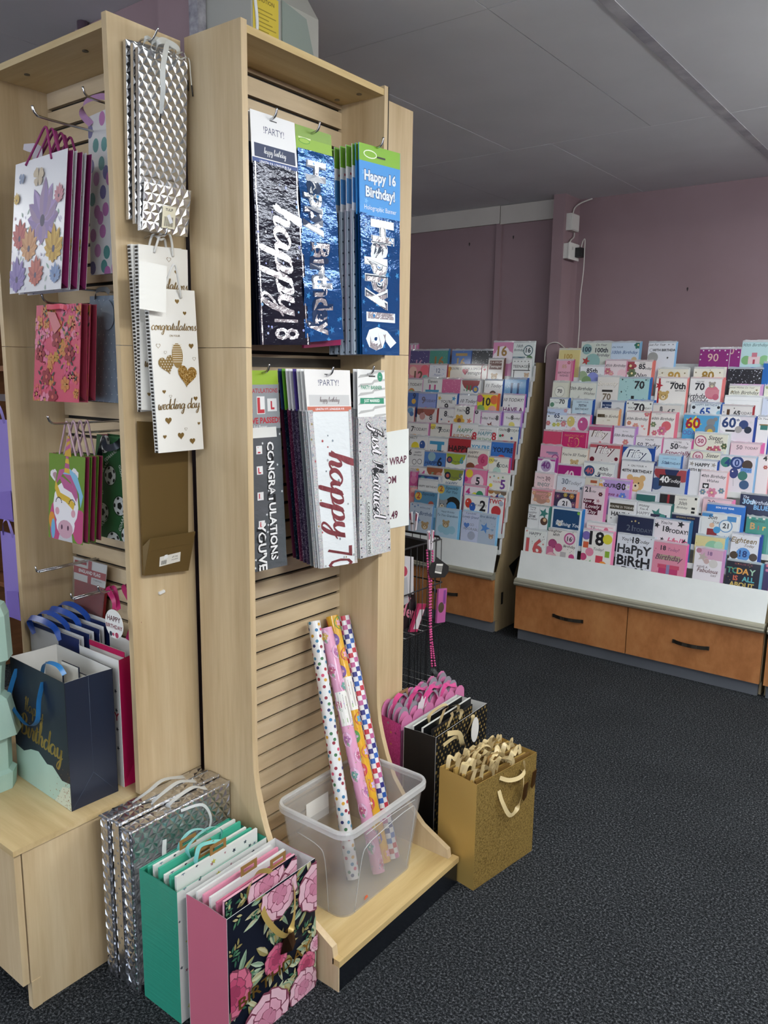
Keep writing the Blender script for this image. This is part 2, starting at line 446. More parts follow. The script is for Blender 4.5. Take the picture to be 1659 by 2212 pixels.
    def _put(s, T, x, y, k, ky, w, rot, align, m):
        ox = {0: -w / 2, -1: 0, 1: -w}[align]; c, d = math.cos(rot), math.sin(rot)
        s.many([[(x + (a + ox) * k * c - b * ky * d, y + (a + ox) * k * d + b * ky * c) for a, b in t] for t in T], m)
    def dots(s, n, m, r, seed=1, k=1):
        R = random.Random(seed)
        for i in range(n):
            mm = m[i % len(m)] if isinstance(m, (list, tuple)) else m
            s.ell(R.uniform(0, s.w), R.uniform(0, s.h), r * R.uniform(.7, 1.3), mm, n=8, up=False)
        s.l += 1
def plane(o, u, v, n):
    o, u, v, n = Vector(o), Vector(u), Vector(v), Vector(n)
    return lambda a, b, d: o + u * a + v * b + n * d
def quad_surf(tl, tr, bl, br, nrm, wave=None):
    """(w, h, fn) for a hanging sheet with four given corners"""
    tl, tr, bl, br, nrm = map(Vector, (tl, tr, bl, br, nrm))
    w = ((tr - tl).length + (br - bl).length) / 2; h = ((tl - bl).length + (tr - br).length) / 2
    def fn(u, v, d):
        a, b = u / w, v / h
        p = (bl * (1 - a) + br * a) * (1 - b) + (tl * (1 - a) + tr * a) * b
        return p + nrm * (d + (wave(a, b) if wave else 0))
    return w, h, fn

# ================================================================ THE ROOM
ZC = 2.4
XL, XR, YN = -6.2, 4.2, -3.6          # room limits left, right, behind the camera
YWL, YWR = 4.285, 4.365               # back wall left of / right of the pillar
b = MB(); b.box(XL, XR, YN, 4.5, -.1, 0, CARPET); b.build('floor', kind='structure', label='charcoal flecked loop carpet covering the shop floor')
ceil_root = MB().box(XL - .1, XR + .1, YN - .1, 4.5, ZC + .012, ZC + .1, DARK).build('ceiling', kind='structure', label='grey painted panel ceiling with open joints')
# ceiling panels with open joints, half-bond rows
yb = [YN, -.51, .74, 2.0, 3.26, 4.5]
first = None; pcount = 0
for r in range(len(yb) - 1):
    if r == 3: xs = [XL + i * .615 + .075 for i in range(-1, 18)]
    elif r == 4: xs = [-2.33 + i * .7 for i in range(-6, 11)]
    else: xs = [XL + i * .615 + .075 for i in range(-1, 18)]
    for a, c in zip(xs[:-1], xs[1:]):
        a2, c2 = max(a, XL), min(c, XR)
        if c2 - a2 < .05: continue
        g = .0014
        dz = random.uniform(0, .0012)
        MB().box(a2 + g, c2 - g, yb[r] + g, yb[r + 1] - g, ZC + dz, ZC + .012, CEIL).build('ceiling_panel', ceil_root)
# masking strip covering a joint, stained
MB().obox((-.945, 2.02, ZC - .0012), (.034, 0, 0), (0, 2.3, 0), (0, 0, .0012), paint('stained_joint_tape', '#908d98', '#c9c7ca', .8, 7)).build('joint_tape', ceil_root)
wall_back = MB().box(XL, -2.0, YWL, YWL + .2, 0, ZC, MAUVE).box(-2.02, XR, YWR, YWR + .12, 0, ZC, MAUVE).build('wall_back', kind='structure', label='mauve painted back wall above the card racks')
MB().box(-2.052, -1.985, 4.17, YWR + .05, 0, ZC, MAUVE).build('pillar', wall_back)
MB().box(-2.462, -2.425, YWL - .018, YWL, 0, ZC - .1, MAUVE).build('pilaster_strip', wall_back)
MB().box(XL, -2.44, YWL - .02, YWL, ZC - .1, ZC, TRIM).build('trim_1', kind='structure', label='off-white board along the top of the back wall')
MB().box(-2.435, -2.053, YWL - .02, YWL, ZC - .105, ZC - .002, TRIM).build('trim_2', kind='structure', label='short off-white board beside the wall pillar')
MB().box(XL - .1, XL, YN, 4.5, 0, ZC, MAUVE).build('wall_left', kind='structure', label='mauve painted wall at the far left')
MB().box(XR, XR + .1, YN, 4.5, 0, ZC, MAUVE).build('wall_right', kind='structure', label='mauve painted wall at the right')
MB().box(XL, XR, YN - .1, YN, 0, .5, MAUVE).box(XL, XR, YN - .1, YN, 2.15, ZC, MAUVE).box(XL, -3.4, YN - .1, YN, .5, 2.15, MAUVE).box(3.4, XR, YN - .1, YN, .5, 2.15, MAUVE).build('wall_front', kind='structure', label='shop front wall with window openings')
w = MB()
for x in (-3.4, -1.7, 0, 1.7, 3.36): w.box(x, x + .05, YN - .08, YN - .03, .5, 2.15, '#8a8d90')
w.box(-3.4, 3.4, YN - .06, YN - .05, .5, 2.15, clear_plastic('window_glass', '#ffffff', .93, .02))
w.build('window_1', kind='structure', label='wide shop window behind the viewer')

for u, v, yy in ((1014, 528, YWL), (1109, 513, YWL), (1485, 625, YWR)):
    P = PY(u, v, yy); MB().prism([(P.x + .007 * math.cos(a) * (.6 + .4 * math.sin(3 * a)), yy, P.z + .011 * math.sin(a)) for a in [k * .7854 for k in range(8)]], (0, -.0008, 0), '#2c2224').build('wall_chip', wall_back)
# structural column in the middle of the island
cb = MB().box(-1.82, -1.665, 1.40, 1.774, 0, ZC, MAUVE).box(-2.235, -1.82, 1.425, 1.774, 0, ZC, MAUVE)
col = cb.build('wall_column', kind='structure', label='mauve painted column rising behind the gondolas')
MB().tube([(-2.17, 1.409, 0), (-2.17, 1.409, ZC)], .016, mat('#5d4c58', .5), 8).build('pipe', col)
MB().box(-1.69, -1.657, 1.392, 1.418, 1.9, ZC, paint('chipped_plaster_edge', '#5e5a66', '#c2c0c4', .8, 24)).build('chipped_edge', col)

# ceiling tube lights
LIT = lamp_mat()
for i, (x, y, L) in enumerate(LAMPS):
    t = thing('ceiling_light', 'white hanging batten light ' + ['in front of the card racks', 'just behind the viewer', 'near the shop window', 'before the right hand racks', 'over the right hand aisle', 'over the cupboard aisle', 'furthest over the ornament shelves'][i], 'ceiling light', (x, y, ZC), 'batten lights on the shop ceiling')
    MB().box(x - .09, x + .09, y - L / 2, y + L / 2, ZC - .10, ZC - .065, WHITE).box(x - .006, x + .006, y - .3, y - .29, ZC - .065, ZC, WHITE).box(x - .006, x + .006, y + .29, y + .3, ZC - .065, ZC, WHITE).build('housing', t)
    MB().box(x - .08, x + .08, y - L / 2 + .03, y + L / 2 - .03, ZC - .16, ZC - .10, LIT).build('diffuser', t)

# ================================================================ GONDOLAS
PITCH, SH = .0496, .0408
def panel_parts(parent, x0, x1, y0, y1, zs, m, name='side_panel'):
    for a, c in zip(zs[:-1], zs[1:]): MB().box(x0, x1, y0, y1, a + (.0012 if a > 0 else 0), c, m).build(name, parent)

# --- end-of-row gondola facing right
g = thing('gondola', 'maple end gondola hung with birthday banners', 'display stand', (-1.3, 1.5, 0))
def flare(y0, y1, zj=1.493):
    prof = [(-1.535, 0), (-1.09, 0), (-1.085, .08), (-1.09, .108), (-1.178, .151), (-1.244, .211), (-1.285, .262), (-1.313, .325), (-1.33, .375), (-1.342, .42), (-1.349, .47), (-1.351, .52), (-1.351, zj), (-1.535, zj)]
    MB().prism([(a, y0, c) for a, c in prof], (0, y1 - y0, 0), MAPLE_Z).build('side_panel', g)
    MB().box(-1.535, -1.351, y0, y1, zj + .0014, 2.171, MAPLE_Z).build('side_panel', g)
flare(1.249, 1.266); flare(1.744, 1.760)
MB().box(-1.535, -1.353, 1.266, 1.744, 2.147, 2.163, MAPLE_Y).build('top_board', g)
for y, x in ((1.70, -1.40), (1.70, -1.475)): MB().tube([(x, y, 2.147), (x, y, 2.1455)], .007, mat('#8d8069', .5), 8).build('screw_cap', g)
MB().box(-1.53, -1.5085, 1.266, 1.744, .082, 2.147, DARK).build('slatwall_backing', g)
z0 = .1035
s0 = MB().box(-1.5085, -1.497, 1.266, 1.744, z0, z0 + SH, SLAT_Y).build('slat', g)
k = 1
while z0 + k * PITCH + SH < 2.147: inst(s0, (0, 0, k * PITCH), g); k += 1
MB().box(-1.5085, -1.497, 1.266, 1.744, z0 + k * PITCH, 2.1465, SLAT_Y).build('slat', g)
MB().box(-1.5085, -1.497, 1.266, 1.744, .083, .0965, SLAT_Y).build('slat', g)
MB().box(-1.52, -1.067, 1.2665, 1.7435, .066, .082, MAPLE_Y).build('base_shelf', g)
MB().box(-1.089, -1.067, 1.249, 1.2662, .066, .082, MAPLE_Y).build('base_shelf_nosing', g)
MB().box(-1.089, -1.067, 1.7438, 1.772, .066, .082, MAPLE_Y).build('base_shelf_nosing', g)
MB().box(-1.088, -1.070, 1.2515, 1.768, 0, .066, mat('#14171c', .25)).build('plinth', g)
MB().box(-1.0885, -1.0695, 1.2485, 1.2515, 0, .066, MAPLE_Z).build('plinth_edge', g)
MB().obox((-1.352, 1.7615, 2.171 - .19), (.002, 0, 0), (0, -.0025, 0), (0, 0, .19), DARK).build('panel_joint', g)

# --- gondola facing the viewer at the left, on a low cupboard
g2 = thing('gondola', 'maple gondola of hanging gift bags standing on a low cupboard', 'display stand', (-1.8, 1.15, .41))
panel_parts(g2, -1.577, -1.560, 1.068, 1.258, [.41, 1.494, 2.173], MAPLE_Z)
MB().box(-1.577, -1.560, 1.079, 1.258, 0, .4085, MAPLE_Z).build('side_panel', g2)
panel_parts(g2, -2.082, -2.064, 1.068, 1.258, [.41, 1.494, 2.173], MAPLE_Z)
MB().box(-2.064, -1.577, 1.069, 1.258, 2.145, 2.160, MAPLE_X).build('top_board', g2)
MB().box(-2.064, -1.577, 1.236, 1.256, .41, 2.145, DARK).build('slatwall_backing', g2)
z0 = .42
s0 = MB().box(-2.064, -1.577, 1.2245, 1.236, z0, z0 + SH, SLAT_X).build('slat', g2)
k = 1
while z0 + k * PITCH + SH < 2.145: inst(s0, (0, 0, k * PITCH), g2); k += 1
MB().box(-2.064, -1.577, 1.2245, 1.236, z0 + k * PITCH, 2.1445, SLAT_X).build('slat', g2)
for x in (-1.72, -1.97): MB().tube([(x, 1.12, 2.1445), (x, 1.12, 2.143)], .007, mat('#5d5446', .5), 8).build('screw_cap', g2)
MB().obox((-1.5598, 1.144, .905), (.006, 0, 0), (0, .016, .003), (0, -.001, .006), WHITE).build('adhesive_stub', g2)
# the cupboard under it
cu = thing('cupboard', 'low maple cupboard with overhanging top under the gift bags', 'cupboard', (-1.9, 1.0, 0))
MB().box(-2.45, -1.578, .756, 1.0775, .3945, .4085, MAPLE_X).box(-2.45, -1.578, 1.0775, 1.26, .3945, .4085, MAPLE_X).build('top', cu)
MB().prism([(-1.583, .778, .0), (-1.583, .83, 0), (-1.583, 1.0775, 0), (-1.583, 1.0775, .393), (-1.583, .778, .393)], (-.017, 0, 0), MAPLE_Z).build('side_panel', cu)
MB().box(-2.43, -1.6, .778, 1.25, .068, .393, MAPLE_X).build('carcass', cu)
MB().box(-2.43, -1.585, .760, .7755, .068, .392, MAPLE_Z).build('door', cu)
MB().box(-2.43, -1.6, .80, .81, 0, .068, mat('#2a2522', .5)).build('plinth', cu)
MB().box(-1.5835, -1.5815, .778, .80, .0, .07, MAPLE_Z).build('corner_block', cu)

# --- gondola on the far side of the column, seen edge-on
g3 = thing('gondola', 'maple gondola end panel carrying the gift wrap price sign', 'display stand', (-1.7, 1.87, 0))
for a, c in ((0, 1.492), (1.4935, 2.179)): MB().box(-1.447, -1.430, 1.7625, 1.981, a, c, MAPLE_Z).build('side_panel', g3)
for a, c in ((0, 1.492), (1.4935, 2.179)): MB().box(-2.2, -2.183, 1.83, 1.981, a, c, MAPLE_Z).build('side_panel', g3)
MB().box(-2.183, -1.447, 1.83, 1.981, 2.15, 2.166, MAPLE_X).build('top_board', g3)
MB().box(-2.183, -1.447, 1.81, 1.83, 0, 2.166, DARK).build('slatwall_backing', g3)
s0 = MB().box(-2.183, -1.447, 1.83, 1.8415, .1, .1 + SH, SLAT_X).build('slat', g3)
for k in range(1, 41): inst(s0, (0, 0, k * PITCH), g3)
MB().box(-2.183, -1.447, 1.8415, 2.02, .06, .078, MAPLE_X).box(-2.183, -1.447, 1.99, 2.0, 0, .06, BLACK).build('base_shelf', g3)

# --- air conditioner on the column above the end gondola
ac = thing('air_unit', 'pale grey wall heater with yellow caution sticker above the gondola', 'heater', (-1.6, 1.52, 2.15))
prof = [(-1.664, 2.39), (-1.664, 2.18), (-1.56, 2.18), (-1.50, 2.21), (-1.50, 2.33), (-1.54, 2.39)]
MB().prism([(a, 1.42, c) for a, c in prof], (0, .235, 0), mat('#a8a79f', .45)).build('casing', ac)
st = MB(); f = plane((-1.4995, 1.425, 2.205), (0, 1, 0), (0, 0, 1), (1, 0, 0))
p = Print(st, f, .09, .12); p.rect(0, 0, .085, .12, '#d8c03c'); p.text('CAUTION', .042, .1, .009, '#6b5a10', bold=.02)
for i in range(8): p.rect(.008, .018 + i * .009, .076 - (i % 3) * .012, .0205 + i * .009, '#9c8820')
st.build('caution_sticker', ac)
MB().prism([(-1.4995, 1.52, 2.20), (-1.4995, 1.645, 2.20), (-1.4995, 1.605, 2.315), (-1.4995, 1.52, 2.33)], (.004, 0, 0), mat('#8f9a92', .15, 0, .5)).build('louvre_panel', ac)
MB().tube(cr([(-1.52, 1.428, 2.39), (-1.498, 1.43, 2.31), (-1.497, 1.436, 2.24), (-1.5, 1.42, 2.2)]), .004, WHITE, 6).build('power_lead', ac)

# ================================================================ CARD RACKS
YB0, DY, ZB0, DZ, LEAN = 3.800, .028, .452, .0862, .105
def card_rack(x0, x1, label):
    r = thing('card_rack', label, 'card rack', ((x0 + x1) / 2, 4.0, 0))
    MB().box(x0 + .01, x1 - .01, 3.775, 4.2, 0, .066, GREY_PL).build('plinth', r)
    MB().box(x0 + .016, x1 - .016, 3.765, 4.2, .067, .335, BROWN_SIDE).build('carcass', r)
    side = [(3.80, 0), (3.80, .067), (3.765, .067), (3.765, .34), (3.80, .345), (3.835, .42), (3.845, .48), (4.155, 1.43), (4.165, 1.5), (4.26, 1.5), (4.26, 0)]
    for x in (x0, x1 - .016): MB().prism([(x, a, c) for a, c in side], (.016, 0, 0), BROWN_SIDE).build('side_panel', r)
    xm = (x0 + x1) / 2
    for a, c in ((x0 + .002, xm - .0025), (xm + .0025, x1 - .002)):
        d = MB().box(a, c, 3.745, 3.7645, .067, .307, DRAWER).build('drawer', r)
        hx = (a + c) / 2; hb = MB()
        pts = [(hx - .083 + .166 * i / 10, 3.745 - .002 - .026 * math.sin(math.pi * i / 10) ** .7 if 0 < i < 10 else 3.7445, .186) for i in range(11)]
        hb.ribbon(pts, (0, 0, 1), .017, mat('#5f5a52', .3, .9))
        hb.ribbon([(q[0], q[1] + .003, q[2]) for q in pts], (0, 0, 1), .017, mat('#5f5a52', .3, .9))
        for i in range(12):
            q = hx - .032 + .064 * i / 11; hb.obox((q - .0013, 3.7175, .179), (.0024, 0, 0), (0, .003, 0), (0, 0, .014), mat('#8d877c', .3, .9))
        hb.box(hx - .085, hx - .076, 3.738, 3.745, .177, .195, mat('#5f5a52', .3, .9)).box(hx + .076, hx + .085, 3.738, 3.745, .177, .195, mat('#5f5a52', .3, .9))
        hb.build('handle', d)
    rail = [(3.722, .318), (3.719, .326), (3.724, .333), (3.7235, .338), (3.728, .345), (3.745, .352), (3.764, .352), (3.764, .312), (3.73, .312)]
    MB().prism([(x0 - .001, a, c) for a, c in rail], (x1 - x0 + .002, 0, 0), mat('#b5b29f', .35, .55)).build('rail', r)
    MB().prism([(x0 + .004, a, c) for a, c in [(3.747, .352), (3.783, .496), (3.787, .4955), (3.751, .352)]], (x1 - x0 - .008, 0, 0), WHITE_LAM).build('front_panel', r)
    # stepped pockets
    for k in range(12):
        y, z = YB0 + DY * k, ZB0 + DZ * k
        MB().box(x0 + .002, x1 - .002, y - .005, y + .0135, z - .006, z - .0025, WHITE_LAM).box(x0 + .002, x1 - .002, y - .0065, y - .005, z - .004, z + .022, WHITE_LAM).build('pocket', r)
        # stepped clear end cheek
        MB().obox((x1 - .0012, y - .0065, z - .004), (.0012, 0, 0), (0, .026, 0), (0, .008, .085), mat('#d6d8d8', .3)).build('pocket_end', r)
    MB().box(x0 + .017, x1 - .017, 4.2, 4.21, .07, 1.5, WHITE_LAM).build('back_panel', r)
    return r
r1 = card_rack(-3.345, -2.095, 'card rack with age birthday cards one to sixteen beside gift bag end gondola')
r2 = card_rack(-1.957, -.707, 'card rack with age birthday cards sixteen to one hundred by the wall pillar')
r3 = card_rack(-.693, .557, 'card rack cut off by the right picture edge, only its drawer edge in view')
MB().prism([(-2.0945, 3.915, .36), (-2.0945, 4.045, .40), (-2.0945, 3.975, .285)], (.001, 0, 0), BLACK).build('triangle_sticker', r1)
MB().box(-2.0949, -2.0938, 3.84, 3.862, .15, .22, DARK).build('finger_slot', r1)

# ================================================================ GREETING CARDS
# views of the racks in which card corners were read: name -> (x origin, y origin, scale)
VIEW = {'A': (870, 720, 4.1475), 'L': (870, 1000, 5.352), 'B': (1140, 720, 5.53), 'C': (1400, 720, 6.405), 'D': (1110, 980, 5.72), 'E': (1380, 980, 5.946)}
